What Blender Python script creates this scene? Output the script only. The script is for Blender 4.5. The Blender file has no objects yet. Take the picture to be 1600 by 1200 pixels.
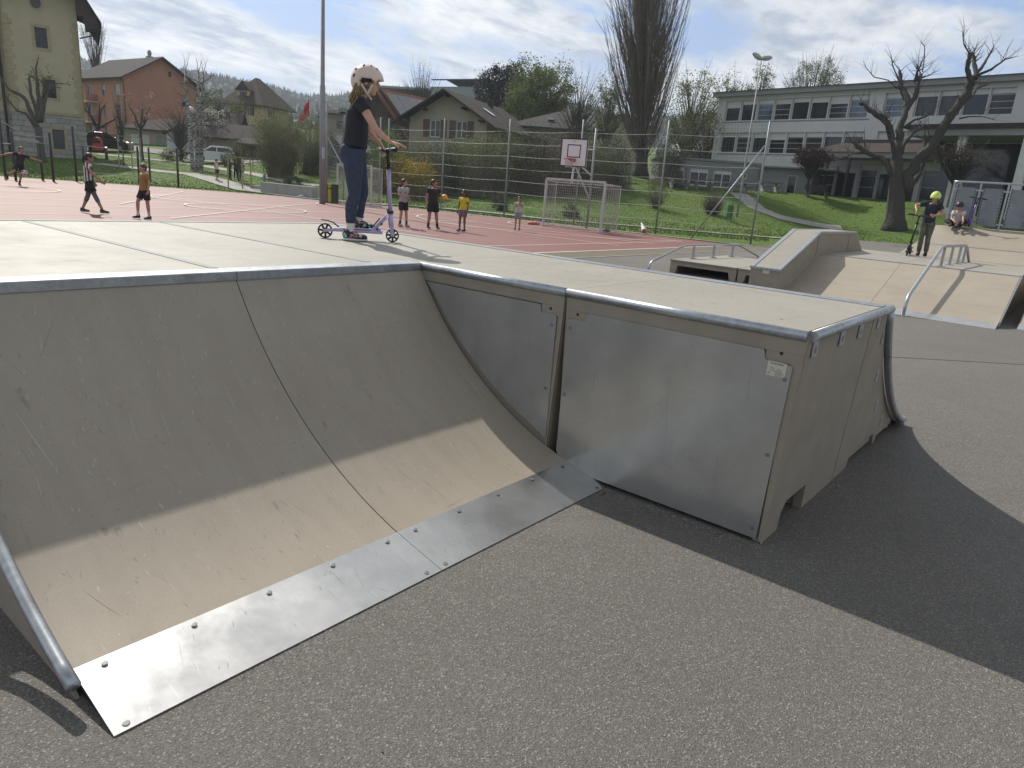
import bpy, bmesh, math, random
import numpy as np
from mathutils import Vector, Matrix, noise
random.seed(7); np.random.seed(7)
S = bpy.context.scene; COL = S.collection
PI = math.pi; rad = math.radians
# ------------------------------------------------------------------ camera
CF = 1113.62                      # focal length in pixels of a 1600 px wide frame
HC = 1.6618
FW = Vector((0.75575905, 0.59727272, -0.26850244)); RT = Vector((0.63450915, -0.7692977, 0.07469393)); UP = Vector((0.16194567, 0.22681787, 0.9603787))
cam = bpy.data.objects.new('camera', bpy.data.cameras.new('camera')); COL.objects.link(cam); S.camera = cam
cam.matrix_world = Matrix(((RT.x, UP.x, -FW.x, 0), (RT.y, UP.y, -FW.y, 0), (RT.z, UP.z, -FW.z, HC), (0, 0, 0, 1)))
cam.data.sensor_fit = 'HORIZONTAL'; cam.data.sensor_width = 36; cam.data.lens = CF/1600*36; cam.data.clip_end = 6000; cam.data.clip_start = .05
# ------------------------------------------------------------------ exposure, sky, sun
S.view_settings.view_transform = 'Standard'; S.view_settings.look = 'None'; S.view_settings.exposure = .22; S.view_settings.gamma = 1
SUN_EL = rad(43.5); SUN_AZ = rad(74)          # direction from which the sun shines, azimuth counted from +X
W = bpy.data.worlds.new('World'); S.world = W; W.use_nodes = True
nt = W.node_tree; N = nt.nodes; L = nt.links; N.clear()
def wn(t, **k):
    n = N.new(t)
    for a, b in k.items(): setattr(n, a, b)
    return n
def wmath(op, a, b=None, c=None):
    n = N.new('ShaderNodeMath'); n.operation = op
    for i, v in enumerate((a, b, c)):
        if v is None: continue
        if isinstance(v, (int, float)): n.inputs[i].default_value = v
        else: L.new(v, n.inputs[i])
    return n.outputs[0]
sky = wn('ShaderNodeTexSky', sky_type='NISHITA', sun_disc=False, sun_elevation=SUN_EL, sun_rotation=PI/2-SUN_AZ, air_density=1.2, dust_density=2.0)
tc = wn('ShaderNodeTexCoord'); sp = wn('ShaderNodeSeparateXYZ'); L.new(tc.outputs['Generated'], sp.inputs[0])
zz = wmath('ADD', wmath('MAXIMUM', sp.outputs[2], 0.0), 0.13)
cb = wn('ShaderNodeCombineXYZ'); L.new(wmath('DIVIDE', sp.outputs[0], zz), cb.inputs[0]); L.new(wmath('DIVIDE', sp.outputs[1], zz), cb.inputs[1])
mp = wn('ShaderNodeMapping'); mp.inputs['Rotation'].default_value = (0, 0, rad(-52)); mp.inputs['Scale'].default_value = (1.0, 1.6, 1); mp.inputs['Location'].default_value = (3.1, 1.7, 0)
L.new(cb.outputs[0], mp.inputs[0])
def wnoise(scale, det, rough, dist, off, vec):
    n = wn('ShaderNodeTexNoise'); n.inputs['Scale'].default_value = scale; n.inputs['Detail'].default_value = det; n.inputs['Roughness'].default_value = rough; n.inputs['Distortion'].default_value = dist
    m = wn('ShaderNodeMapping'); m.inputs['Location'].default_value = off; L.new(vec, m.inputs[0]); L.new(m.outputs[0], n.inputs['Vector']); return n.outputs['Fac']
def wramp(f, *st):
    r = wn('ShaderNodeValToRGB'); el = r.color_ramp.elements
    while len(el) < len(st): el.new(.5)
    for e, (p, c) in zip(el, st): e.position = p; e.color = (*c, 1) if len(c) == 3 else c
    L.new(f, r.inputs[0]); return r.outputs[0]
g = lambda v: (v, v, v)
nA = wnoise(0.55, 9, .55, .3, (1.3, 2.1, 0), mp.outputs[0])        # where gaps open
nB = wnoise(1.5, 10, .62, .4, (7, 3, 0), mp.outputs[0])           # cloud tone
nC = wnoise(6.0, 6, .6, .2, (2, 9, 0), mp.outputs[0])             # ripples
cloud = wramp(wmath('ADD', wmath('MULTIPLY', nB, .64), wmath('MULTIPLY', nC, .36)), (.37, (.26, .32, .43)), (.44, (.40, .45, .53)), (.50, (.58, .61, .65)), (.60, (.78, .79, .79)))
gap = wramp(wmath('ADD', wmath('MULTIPLY', nA, .8), wmath('MULTIPLY', nC, .2)), (.475, g(1)), (.56, g(0)))
blue = wn('ShaderNodeMix', data_type='RGBA', blend_type='MIX'); blue.inputs[0].default_value = .8
skm = wn('ShaderNodeMix', data_type='RGBA', blend_type='MULTIPLY'); skm.inputs[0].default_value = 1; L.new(sky.outputs[0], skm.inputs[6]); skm.inputs[7].default_value = (.085, .085, .085, 1)
L.new(skm.outputs[2], blue.inputs[6]); blue.inputs[7].default_value = (.20, .36, .68, 1)
veil = wramp(sp.outputs[2], (.27, g(0)), (.42, g(.85)))  # cloud cover added above the view so shadows turn less blue
mx = wn('ShaderNodeMix', data_type='RGBA'); L.new(wmath('MAXIMUM', gap, veil), mx.inputs[0]); L.new(blue.outputs[2], mx.inputs[6]); L.new(cloud, mx.inputs[7])
# towards the horizon everything becomes milky, and the veil round the sun is brighter
hz = wramp(sp.outputs[2], (.0, g(1)), (.09, g(0.0)))
mh = wn('ShaderNodeMix', data_type='RGBA'); L.new(wmath('MULTIPLY', hz, .55), mh.inputs[0]); L.new(mx.outputs[2], mh.inputs[6]); mh.inputs[7].default_value = (.66, .69, .71, 1)
sv = (math.cos(SUN_EL)*math.cos(SUN_AZ), math.cos(SUN_EL)*math.sin(SUN_AZ), math.sin(SUN_EL))
vd = wn('ShaderNodeVectorMath', operation='DOT_PRODUCT'); L.new(tc.outputs['Generated'], vd.inputs[0]); vd.inputs[1].default_value = sv
zd = wramp(sp.outputs[2], (.36, g(1)), (.80, (.60, .57, .54)))  # upper sky, out of view, dimmed and warmed to set the shadow fill
gl = wmath('MULTIPLY', 1.0, wmath('ADD', 1.08, wmath('MULTIPLY', wmath('POWER', wmath('MAXIMUM', vd.outputs['Value'], 0.0), 6.0), .75)))
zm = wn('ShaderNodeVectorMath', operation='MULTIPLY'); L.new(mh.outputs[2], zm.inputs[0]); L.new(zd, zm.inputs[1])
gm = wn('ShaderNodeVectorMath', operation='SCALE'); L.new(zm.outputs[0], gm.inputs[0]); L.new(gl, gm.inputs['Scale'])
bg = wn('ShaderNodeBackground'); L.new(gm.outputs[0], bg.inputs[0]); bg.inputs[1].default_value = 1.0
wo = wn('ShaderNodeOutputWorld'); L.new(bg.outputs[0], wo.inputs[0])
sl = bpy.data.lights.new('sun', 'SUN'); sl.energy = 4.6; sl.angle = rad(.6); sl.color = (1, .95, .86)
so = bpy.data.objects.new('sun', sl); COL.objects.link(so); so.rotation_euler = Vector(sv).to_track_quat('Z', 'Y').to_euler(); so.location = (0, 30, 40)

# ------------------------------------------------------------------ measuring helpers
def ray(px, py): return FW + RT*((px-800)/CF) - UP*((py-600)/CF)
def G(px, py, z=0.0):                      # point of the plane of height z that stands at this place of the view
    d = ray(px, py); return Vector((0, 0, HC)) + d*((z-HC)/d.z)
F2 = Vector((FW.x, FW.y)).normalized(); R2 = Vector((F2.y, -F2.x)); CP = math.hypot(FW.x, FW.y)
def tang(px):                              # sideways slope of a picture column at the horizon
    d0 = ray(px, 200); d1 = ray(px, 400); t = d0.z/(d0.z-d1.z); d = d0.lerp(d1, t); v = Vector((d.x, d.y)); return v.dot(R2)/v.dot(F2)
def tang2(px, py): d = ray(px, py); v = Vector((d.x, d.y)); return v.dot(R2)/v.dot(F2)
def PD(px, py, dep): return Vector((0, 0, HC)) + ray(px, py)*dep
TF = [0, 30, 40, 44, 47, 50, 53, 56, 60, 66, 72, 85, 100, 130, 200, 350, 600, 900, 1500]
TT = {-900: [0, 0, 0, 0, 0, .1, .2, .4, .6, 1, 1.5, 2.6, 4, 6.5, 11, 20, 40, 60, 60],
      300: [0, 0, 0, 0, 0, .15, .4, .6, .8, 1.1, 1.45, 2.6, 4, 6.5, 11, 20, 40, 60, 60],
      600: [0, 0, 0, 0, 0, .3, .6, .8, 1.2, 1.8, 2.3, 3, 4, 6.5, 11, 20, 40, 60, 60],
      900: [0, 0, 0, .2, .6, 1.0, 1.4, 1.9, 2.5, 3.3, 3.5, 3.8, 4, 6, 11, 20, 40, 60, 60],
      1120: [0, 0, 0, .15, .5, .9, 1.5, 2.1, 2.6, 2.8, 2.8, 3, 4, 6, 11, 20, 40, 60, 60],
      1300: [0, 0, 0, 0, 0, .25, .8, 1.7, 2.7, 2.8, 2.8, 3, 4, 6, 11, 20, 40, 60, 60],
      1450: [0, 0, 0, 0, .4, 1.1, 2.0, 2.8, 2.8, 2.8, 2.8, 3, 4, 6, 11, 20, 40, 60, 60],
      1900: [0, 0, 0, .4, 1.4, 2.8, 2.8, 2.8, 2.8, 2.8, 2.8, 3, 4, 6, 11, 20, 40, 60, 60]}
TK = sorted(TT); TA = [tang(k) for k in TK]; TTm = np.array([TT[k] for k in TK], float)
def TZ(x, y):
    f = x*F2.x+y*F2.y; s = x*R2.x+y*R2.y
    if f < 30: return 0.0
    a = s/f; i = int(np.searchsorted(TA, a))-1; i = max(0, min(len(TA)-2, i)); u = min(1, max(0, (a-TA[i])/(TA[i+1]-TA[i]))); u = u*u*(3-2*u)
    j = max(0, min(len(TF)-2, int(np.searchsorted(TF, f))-1)); v = min(1, (f-TF[j])/(TF[j+1]-TF[j]))
    q = TTm
    return float((q[i, j]*(1-v)+q[i, j+1]*v)*(1-u)+(q[i+1, j]*(1-v)+q[i+1, j+1]*v)*u)
def GP(px, dep, dz=0.0):                   # point on the terrain in this column of the view, dep metres deep
    a = tang(px); f = dep/CP; v = F2*f+R2*(a*f); return Vector((v.x, v.y, TZ(v.x, v.y)+dz))
AZR = math.atan2(R2.y, R2.x); AZF = math.atan2(F2.y, F2.x)

# ------------------------------------------------------------------ materials
MATS = {}
def mat(name, col, rough=.7, metal=0.0, var=0.0, vscale=3.0, bump=0.0, bscale=60.0, col2=None, spec=None, stretch=None, island=0.0, det=6, coat=0.0, trans=None, extra=None):
    if name in MATS: return MATS[name]
    m = bpy.data.materials.new(name); m.use_nodes = True; t = m.node_tree; n = t.nodes; l = t.links
    b = n['Principled BSDF']; b.inputs['Base Color'].default_value = (*col, 1); b.inputs['Roughness'].default_value = rough; b.inputs['Metallic'].default_value = metal
    if spec is not None: b.inputs['Specular IOR Level'].default_value = spec
    if coat: b.inputs['Coat Weight'].default_value = coat; b.inputs['Coat Roughness'].default_value = .15
    tcn = n.new('ShaderNodeTexCoord'); mpn = n.new('ShaderNodeMapping'); l.new(tcn.outputs['Object'], mpn.inputs[0])
    if stretch: mpn.inputs['Scale'].default_value = stretch
    out = None
    def noise_(sc, d=det, r=.6, vec=None):
        q = n.new('ShaderNodeTexNoise'); q.inputs['Scale'].default_value = sc; q.inputs['Detail'].default_value = d; q.inputs['Roughness'].default_value = r; l.new(vec or mpn.outputs[0], q.inputs['Vector']); return q.outputs['Fac']
    def mr(f, a, b_, c, d):
        q = n.new('ShaderNodeMapRange'); l.new(f, q.inputs[0]); q.inputs[1].default_value = a; q.inputs[2].default_value = b_; q.inputs[3].default_value = c; q.inputs[4].default_value = d; return q.outputs[0]
    def mixc(f, a, b_, bt='MIX'):
        q = n.new('ShaderNodeMix'); q.data_type = 'RGBA'; q.blend_type = bt
        for i, v in ((0, f), (6, a), (7, b_)):
            if isinstance(v, (int, float)): q.inputs[i].default_value = v
            elif isinstance(v, tuple): q.inputs[i].default_value = (*v, 1)
            else: l.new(v, q.inputs[i])
        return q.outputs[2]
    cur = tuple(col)
    if var or col2:
        c2 = col2 or tuple(max(0, c*(1-var)) for c in col); c1 = col if col2 else tuple(min(1, c*(1+var)) for c in col)
        cur = mixc(mr(noise_(vscale), .3, .7, 0, 1), c1, c2)
    if island:
        gi = n.new('ShaderNodeNewGeometry'); cur = mixc(mr(gi.outputs['Random Per Island'], 0, 1, 0, 1), cur, mixc(1.0, cur, tuple([1-island]*3), 'MULTIPLY'))
    if bump:
        bn = n.new('ShaderNodeBump'); bn.inputs['Strength'].default_value = bump; bn.inputs['Distance'].default_value = 1.0/bscale*.5; l.new(noise_(bscale, 4), bn.inputs['Height']); l.new(bn.outputs[0], b.inputs['Normal'])
    if extra: cur = extra(dict(n=n, l=l, b=b, noise=noise_, mr=mr, mixc=mixc, tc=tcn, mp=mpn), cur) or cur
    if not isinstance(cur, tuple): l.new(cur, b.inputs['Base Color'])
    if trans:                                # thin leaves let light through
        tr = n.new('ShaderNodeBsdfTranslucent'); mxs = n.new('ShaderNodeMixShader'); mxs.inputs[0].default_value = trans
        if isinstance(cur, tuple): tr.inputs[0].default_value = (*cur, 1)
        else: l.new(cur, tr.inputs[0])
        l.new(b.outputs[0], mxs.inputs[1]); l.new(tr.outputs[0], mxs.inputs[2]); l.new(mxs.outputs[0], n['Material Output'].inputs[0])
    MATS[name] = m; return m
def vec_scaled(h, sc, src='Object'):
    q = h['n'].new('ShaderNodeMapping'); q.inputs['Scale'].default_value = sc; h['l'].new(h.get('oc') or h['tc'].outputs[src], q.inputs[0]); return q.outputs[0]
def asphalt_x(h, cur):
    big = h['noise'](.35, 5, .6); c = h['mixc'](h['mr'](big, .3, .7, 0, 1), (.138, .129, .114), (.178, .167, .149))
    v = h['n'].new('ShaderNodeTexVoronoi'); v.inputs['Scale'].default_value = 190; h['l'].new(h['mp'].outputs[0], v.inputs['Vector'])
    sp_ = h['n'].new('ShaderNodeSeparateColor'); h['l'].new(v.outputs['Color'], sp_.inputs[0])
    c = h['mixc'](h['mr'](sp_.outputs[0], .0, 1, 0, .85), c, h['mixc'](1.0, c, (.45, .45, .46), 'MULTIPLY'))
    c = h['mixc'](h['mr'](sp_.outputs[1], .88, .97, 0, .6), c, (.34, .325, .30))
    c = h['mixc'](h['mr'](h['noise'](1.6, 8, .75), .52, .68, 0, .40), c, (.095, .091, .085)); c = h['mixc'](h['mr'](h['noise'](.8, 7, .7), .60, .70, 0, .35), c, (.23, .22, .20))
    c = h['mixc'](h['mr'](h['noise'](14, 3, .6), .70, .76, 0, .5), c, (.06, .058, .055))
    bn = h['n'].new('ShaderNodeBump'); bn.inputs['Strength'].default_value = .75; bn.inputs['Distance'].default_value = .004
    ad = h['n'].new('ShaderNodeMath'); ad.operation = 'ADD'; h['l'].new(v.outputs['Distance'], ad.inputs[0]); h['l'].new(h['noise'](260, 3), ad.inputs[1]); h['l'].new(ad.outputs[0], bn.inputs['Height']); h['l'].new(bn.outputs[0], h['b'].inputs['Normal'])
    return c
M_asph = mat('asphalt', (.12, .12, .11), .85, extra=asphalt_x)
def panel_x(h, cur):                       # tan composite board: mottled, scuffed, long thin scratches
    oi = h['n'].new('ShaderNodeObjectInfo'); va = h['n'].new('ShaderNodeVectorMath'); va.operation = 'MULTIPLY_ADD'; h['l'].new(oi.outputs['Random'], va.inputs[0]); va.inputs[1].default_value = (37, 23, 11); h['l'].new(h['tc'].outputs['Object'], va.inputs[2]); h['oc'] = va.outputs[0]; h['l'].new(va.outputs[0], h['mp'].inputs[0])
    c = h['mixc'](h['mr'](h['noise'](1.1, 6, .65), .3, .7, 0, 1), cur, h['mixc'](1.0, cur, (.86, .85, .84), 'MULTIPLY'))
    c = h['mixc'](h['mr'](h['noise'](190, 2, .5), .35, .65, 0, .35), c, h['mixc'](1.0, c, (.72, .71, .69), 'MULTIPLY'))
    s1 = h['noise'](1, 3, .5, vec_scaled(h, (60, 6, 6))); c = h['mixc'](h['mr'](s1, .68, .76, 0, .22), c, (.50, .46, .40))
    s2 = h['noise'](1, 3, .5, vec_scaled(h, (45, 8, 8))); c = h['mixc'](h['mr'](s2, .29, .23, 0, .25), c, (.16, .145, .125))
    s3 = h['noise'](7, 3, .5, vec_scaled(h, (3, 1, 1))); c = h['mixc'](h['mr'](s3, .70, .74, 0, .4), c, (.12, .11, .10))
    s4 = h['noise'](1, 5, .6, vec_scaled(h, (9, 1.3, 1.3))); c = h['mixc'](h['mr'](s4, .45, .75, 0, .28), c, h['mixc'](1.0, c, (.70, .69, .67), 'MULTIPLY'))
    s5 = h['noise'](1, 2, .4, vec_scaled(h, (120, 9, 9))); c = h['mixc'](h['mr'](s5, .70, .78, 0, .35), c, (.14, .13, .115))
    c = h['mixc'](h['mr'](h['noise'](36, 3, .6), .70, .75, 0, .55), c, (.10, .092, .08))
    rr = h['mr'](h['noise'](2.6, 6, .7), .3, .7, .46, .66); h['l'].new(rr, h['b'].inputs['Roughness'])
    bn = h['n'].new('ShaderNodeBump'); bn.inputs['Strength'].default_value = .12; bn.inputs['Distance'].default_value = .002; h['l'].new(h['noise'](300, 2), bn.inputs['Height']); h['l'].new(bn.outputs[0], h['b'].inputs['Normal'])
    return c
M_tan = mat('tan_composite', (.38, .335, .27), .5, extra=panel_x, spec=.35)
M_tan_deck = mat('tan_deck_board', (.335, .315, .27), .5, extra=panel_x, spec=.4)
M_tanc = mat('tan_concrete', (.29, .25, .195), .75, var=.10, vscale=5, bump=.25, bscale=120)
def galv_x(h, cur):
    c = h['mixc'](h['mr'](h['noise'](5, 4, .5), .3, .72, 0, 1), (.47, .47, .445), (.37, .372, .352))
    sg_ = h['n'].new('ShaderNodeTexVoronoi'); sg_.inputs['Scale'].default_value = 70; h['l'].new(h['mp'].outputs[0], sg_.inputs['Vector']); ss_ = h['n'].new('ShaderNodeSeparateColor'); h['l'].new(sg_.outputs['Color'], ss_.inputs[0]); c = h['mixc'](h['mr'](ss_.outputs[0], 0, 1, 0, .22), c, (.34, .35, .355))
    c = h['mixc'](h['mr'](h['noise'](1.3, 8, .7, vec_scaled(h, (3, 1.4, 5))), .45, .72, 0, .5), c, (.40, .40, .38))
    c = h['mixc'](h['mr'](h['noise'](1, 4, .6, vec_scaled(h, (30, 30, 2.4))), .64, .78, 0, .5), c, (.26, .265, .265))
    h['l'].new(h['mr'](h['noise'](3, 3, .5), .3, .7, .20, .29), h['b'].inputs['Roughness'])
    bn = h['n'].new('ShaderNodeBump'); bn.inputs['Strength'].default_value = .10; bn.inputs['Distance'].default_value = .006; h['l'].new(h['noise'](2.5, 2), bn.inputs['Height']); h['l'].new(bn.outputs[0], h['b'].inputs['Normal'])
    return c
M_galv = mat('galvanised_steel', (.45, .47, .49), .3, .55, extra=galv_x)
def galvs_x(h, cur):
    c = h['mixc'](h['mr'](h['noise'](25, 6, .7), .3, .7, 0, 1), (.50, .52, .54), (.30, .325, .35))
    return h['mixc'](h['mr'](h['noise'](3, 6, .7), .55, .7, 0, .6), c, (.26, .27, .28))
M_galvt = mat('galvanised_tube', (.45, .47, .49), .36, .8, extra=galvs_x)
def steel_x(h, cur):
    c = h['mixc'](h['mr'](h['noise'](3, 6, .7), .3, .7, 0, 1), (.60, .60, .59), (.47, .47, .465))
    c = h['mixc'](h['mr'](h['noise'](9, 4, .6), .62, .75, 0, .3), c, (.33, .29, .24))
    s = h['noise'](1, 3, .6, vec_scaled(h, (90, 5, 5))); c = h['mixc'](h['mr'](s, .62, .72, 0, .35), c, (.78, .78, .78))
    h['l'].new(h['mr'](h['noise'](2, 5, .7), .3, .7, .24, .40), h['b'].inputs['Roughness'])
    return c
M_post = mat('grey_post_paint', (.27, .28, .285), .55, .25, var=.12, vscale=5)
M_strip = mat('dull_strip', (.25, .255, .25), .7, .0, var=.15, vscale=6)
M_steel = mat('toe_plate_steel', (.55, .55, .55), .3, .9, extra=steel_x)
def track_x(h, cur):
    c = h['mixc'](h['mr'](h['noise'](.25, 6, .65), .3, .7, 0, 1), (.205, .072, .056), (.150, .050, .040))
    c = h['mixc'](h['mr'](h['noise'](90, 2), .4, .6, 0, .35), c, (.12, .045, .038))
    return h['mixc'](h['mr'](h['noise'](1.2, 6, .7, vec_scaled(h, (.5, 2, 1))), .58, .72, 0, .35), c, (.26, .13, .11))
M_track = mat('red_tartan', (.3, .12, .1), .62, extra=track_x, bump=.2, bscale=150)
M_line = mat('white_line_paint', (.62, .58, .56), .6, var=.12, vscale=9)
def grass_x(h, cur):
    c = h['mixc'](h['mr'](h['noise'](.30, 8, .7), .3, .7, 0, 1), (.125, .185, .045), (.092, .145, .034))
    c = h['mixc'](h['mr'](h['noise'](3.5, 6, .7), .35, .65, 0, .6), c, (.115, .19, .035))
    c = h['mixc'](h['mr'](h['noise'](22, 4, .7), .4, .62, 0, .6), c, (.040, .072, .014))
    c = h['mixc'](h['mr'](h['noise'](1.1, 6, .7), .6, .72, 0, .4), c, (.15, .14, .06))
    bn = h['n'].new('ShaderNodeBump'); bn.inputs['Strength'].default_value = .8; bn.inputs['Distance'].default_value = .06; h['l'].new(h['noise'](14, 6, .8), bn.inputs['Height']); h['l'].new(bn.outputs[0], h['b'].inputs['Normal'])
    return c
M_grass = mat('grass_ground', (.07, .13, .02), .9, extra=grass_x, spec=.15)
M_blade = mat('grass_blade', (.15, .225, .05), .7, island=.6, trans=.3, spec=.2)
M_flower = mat('daisy_white', (.75, .74, .62), .7)
M_gravel = mat('gravel', (.20, .17, .13), .95, col2=(.07, .06, .045), vscale=45, bump=1, bscale=40)
M_path = mat('pale_path', (.30, .29, .265), .9, var=.12, vscale=1.5, bump=.2, bscale=90)
M_conc = mat('concrete', (.30, .295, .28), .88, var=.14, vscale=2.5, bump=.25, bscale=60)
M_kerbd = mat('dark_kerb_and_shadow', (.06, .06, .055), .9, var=.2)
M_bark = mat('grey_brown_bark', (.115, .098, .08), .9, col2=(.055, .047, .04), vscale=9, bump=.9, bscale=22, stretch=(1, 1, .35))
M_barkd = mat('dark_bark', (.062, .052, .044), .9, col2=(.026, .022, .019), vscale=7, bump=1.0, bscale=11, stretch=(1, 1, .4))
M_twig = mat('bare_twig', (.16, .14, .11), .9)
M_cut = mat('cut_wood', (.5, .42, .28), .8)
def birch_x(h, cur):
    return h['mixc'](h['mr'](h['noise'](1, 4, .6, vec_scaled(h, (5, 5, 14))), .47, .55, 0, 1), (.36, .345, .32), (.05, .045, .04))
M_birch = mat('birch_bark', (.5, .5, .46), .8, extra=birch_x)
def leafm(name, c, isl=.55, tr=.3): return mat(name, c, .65, island=isl, trans=tr, spec=.25)
ML_olive = leafm('olive_leaf', (.18, .20, .09)); ML_fresh = leafm('fresh_leaf', (.17, .24, .055)); ML_yel = leafm('forsythia_bloom', (.48, .36, .04), .5, .3)
ML_will = leafm('willow_leaf', (.17, .21, .06)); ML_dark = leafm('dark_needle', (.018, .028, .022), .5, .1); ML_pale = leafm('pale_leaf', (.20, .23, .10)); ML_red = leafm('maroon_leaf', (.075, .03, .028), .6, .15)
ML_white = leafm('white_blossom', (.6, .58, .5), .3, .3); ML_hedge = leafm('hedge_leaf', (.10, .125, .055), .6, .2); ML_brown = leafm('brown_bud', (.12, .09, .06), .5, .1)
def pl(n, c, r=.6, **k): return mat(n, c, r, **k)
M_black = pl('black_plastic', (.018, .018, .02), .45); M_dark = pl('dark_metal', (.045, .042, .04), .5, var=.2); M_white = pl('white_paint', (.62, .62, .60), .5, var=.06, vscale=2)
M_glass = pl('window_glass', (.022, .025, .028), .07, spec=.6, var=.4, vscale=.6); M_glassb = pl('reflecting_glass', (.10, .13, .17), .06, spec=.8, var=.5, vscale=.7)

# ------------------------------------------------------------------ mesh builder
class MB:
    def __init__(s): s.v = []; s.f = []; s.m = []; s.mi = 0
    def add(s, vs, fs):
        o = len(s.v); s.v.extend([tuple(q) for q in vs]); s.f.extend([tuple(i+o for i in f) for f in fs]); s.m.extend([s.mi]*len(fs)); return s
    def box(s, x0, y0, z0, x1, y1, z1):
        return s.add([(x0, y0, z0), (x1, y0, z0), (x1, y1, z0), (x0, y1, z0), (x0, y0, z1), (x1, y0, z1), (x1, y1, z1), (x0, y1, z1)], [(0, 3, 2, 1), (4, 5, 6, 7), (0, 1, 5, 4), (1, 2, 6, 5), (2, 3, 7, 6), (3, 0, 4, 7)])
    def quad(s, a, b, c, d): return s.add([a, b, c, d], [(0, 1, 2, 3)])
    def bar(s, a, b, w, h=None, up=(0, 0, 1)):        # square bar between two points
        a = Vector(a); b = Vector(b); t = (b-a).normalized(); u = Vector(up)
        if abs(t.dot(u)) > .95: u = Vector((1, 0, 0))
        x = t.cross(u).normalized(); y = x.cross(t); h = h or w; vs = []
        for p in (a, b):
            for i, j in ((-1, -1), (1, -1), (1, 1), (-1, 1)): vs.append(p+x*(i*w/2)+y*(j*h/2))
        return s.add(vs, [(0, 1, 2, 3), (7, 6, 5, 4), (0, 4, 5, 1), (1, 5, 6, 2), (2, 6, 7, 3), (3, 7, 4, 0)])
    def tube(s, pts, r, n=8, caps=True):
        pts = [Vector(p) for p in pts]; k = len(pts); rs = r if isinstance(r, (list, tuple)) else [r]*k
        t0 = (pts[1]-pts[0]).normalized(); u = Vector((0, 0, 1)) if abs(t0.z) < .9 else Vector((1, 0, 0)); x = t0.cross(u).normalized(); vs = []
        for i, p in enumerate(pts):
            t = (pts[min(i+1, k-1)]-pts[max(i-1, 0)]); t = t.normalized() if t.length > 1e-9 else t0
            x = (x-t*x.dot(t)); x = x.normalized() if x.length > 1e-6 else t.orthogonal().normalized(); y = t.cross(x)
            for j in range(n): a = 2*PI*j/n; vs.append(p+(x*math.cos(a)+y*math.sin(a))*rs[i])
        fs = [(i*n+j, i*n+(j+1) % n, (i+1)*n+(j+1) % n, (i+1)*n+j) for i in range(k-1) for j in range(n)]
        if caps: fs += [tuple(range(n-1, -1, -1)), tuple((k-1)*n+j for j in range(n))]
        return s.add(vs, fs)
    def cyl(s, c, r, h, n=16, r2=None): return s.tube([c, (c[0], c[1], c[2]+h)], [r, r if r2 is None else r2], n)
    def prism(s, poly, a, b):                         # poly = list of 3-D points, swept from +a to +b (vectors)
        n = len(poly); a = Vector(a); b = Vector(b); vs = [Vector(p)+a for p in poly]+[Vector(p)+b for p in poly]
        return s.add(vs, [tuple(range(n-1, -1, -1)), tuple(range(n, 2*n))]+[(i, (i+1) % n, n+(i+1) % n, n+i) for i in range(n)])
    def ell(s, c, rx, ry, rz, n=12, m=8, R=None, zmin=-1.0):
        vs = []; fs = []
        for i in range(m+1):
            ph = -PI/2+PI*i/m; zc = max(math.sin(ph), zmin)
            for j in range(n):
                a = 2*PI*j/n; cr = math.cos(ph); q = Vector((rx*cr*math.cos(a), ry*cr*math.sin(a), rz*zc))
                if R: q = R@q
                vs.append(Vector(c)+q)
        fs = [(i*n+j, i*n+(j+1) % n, (i+1)*n+(j+1) % n, (i+1)*n+j) for i in range(m) for j in range(n)]
        return s.add(vs, fs)
    def loft(s, rings, side, n=14, dome=True):        # rings: (center, half side, half depth); side = direction of the first radius
        side = Vector(side).normalized(); k = len(rings); R = [(Vector(c), a, b) for c, a, b in rings]
        if dome:
            t = (R[0][0]-R[1][0]).normalized(); c, a, b = R[0]; h = min(a, b); R = [(c+t*h*.9, a*.3, b*.3), (c+t*h*.6, a*.75, b*.75)]+R
            t = (R[-1][0]-R[-2][0]).normalized(); c, a, b = R[-1]; h = min(a, b); R = R+[(c+t*h*.6, a*.75, b*.75), (c+t*h*.9, a*.3, b*.3)]
        k = len(R); vs = []
        for i, (c, a, b) in enumerate(R):
            t = (R[min(i+1, k-1)][0]-R[max(i-1, 0)][0]).normalized(); x = (side-t*side.dot(t)).normalized(); y = t.cross(x)
            for j in range(n): q = 2*PI*j/n; vs.append(c+x*(math.cos(q)*a)+y*(math.sin(q)*b))
        fs = [(i*n+j, i*n+(j+1) % n, (i+1)*n+(j+1) % n, (i+1)*n+j) for i in range(k-1) for j in range(n)]+[tuple(range(n-1, -1, -1)), tuple((k-1)*n+j for j in range(n))]
        return s.add(vs, fs)
    def build(s, name, m, parent=None, smooth=False, off=None, bevel=0, remesh=0, sm=0, label=None, fixn=False):
        me = bpy.data.meshes.new(name); vs = s.v
        if off is not None: vs = [(x-off[0], y-off[1], z-off[2]) for x, y, z in vs]
        me.from_pydata(vs, [], s.f); ms = m if isinstance(m, (list, tuple)) else [m]
        for q in ms: me.materials.append(q)
        if len(ms) > 1: me.polygons.foreach_set('material_index', s.m)
        if fixn:
            bm = bmesh.new(); bm.from_mesh(me); bmesh.ops.recalc_face_normals(bm, faces=bm.faces); bm.to_mesh(me); bm.free()
        o = bpy.data.objects.new(name, me); COL.objects.link(o)
        if parent is not None: o.parent = parent
        if bevel:
            b = o.modifiers.new('b', 'BEVEL'); b.width = bevel; b.segments = 2; b.limit_method = 'ANGLE'; b.angle_limit = rad(40)
        if remesh:
            r = o.modifiers.new('r', 'REMESH'); r.mode = 'VOXEL'; r.voxel_size = remesh; r.use_smooth_shade = True
            if sm: q = o.modifiers.new('s', 'SMOOTH'); q.iterations = sm; q.factor = .5
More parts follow.
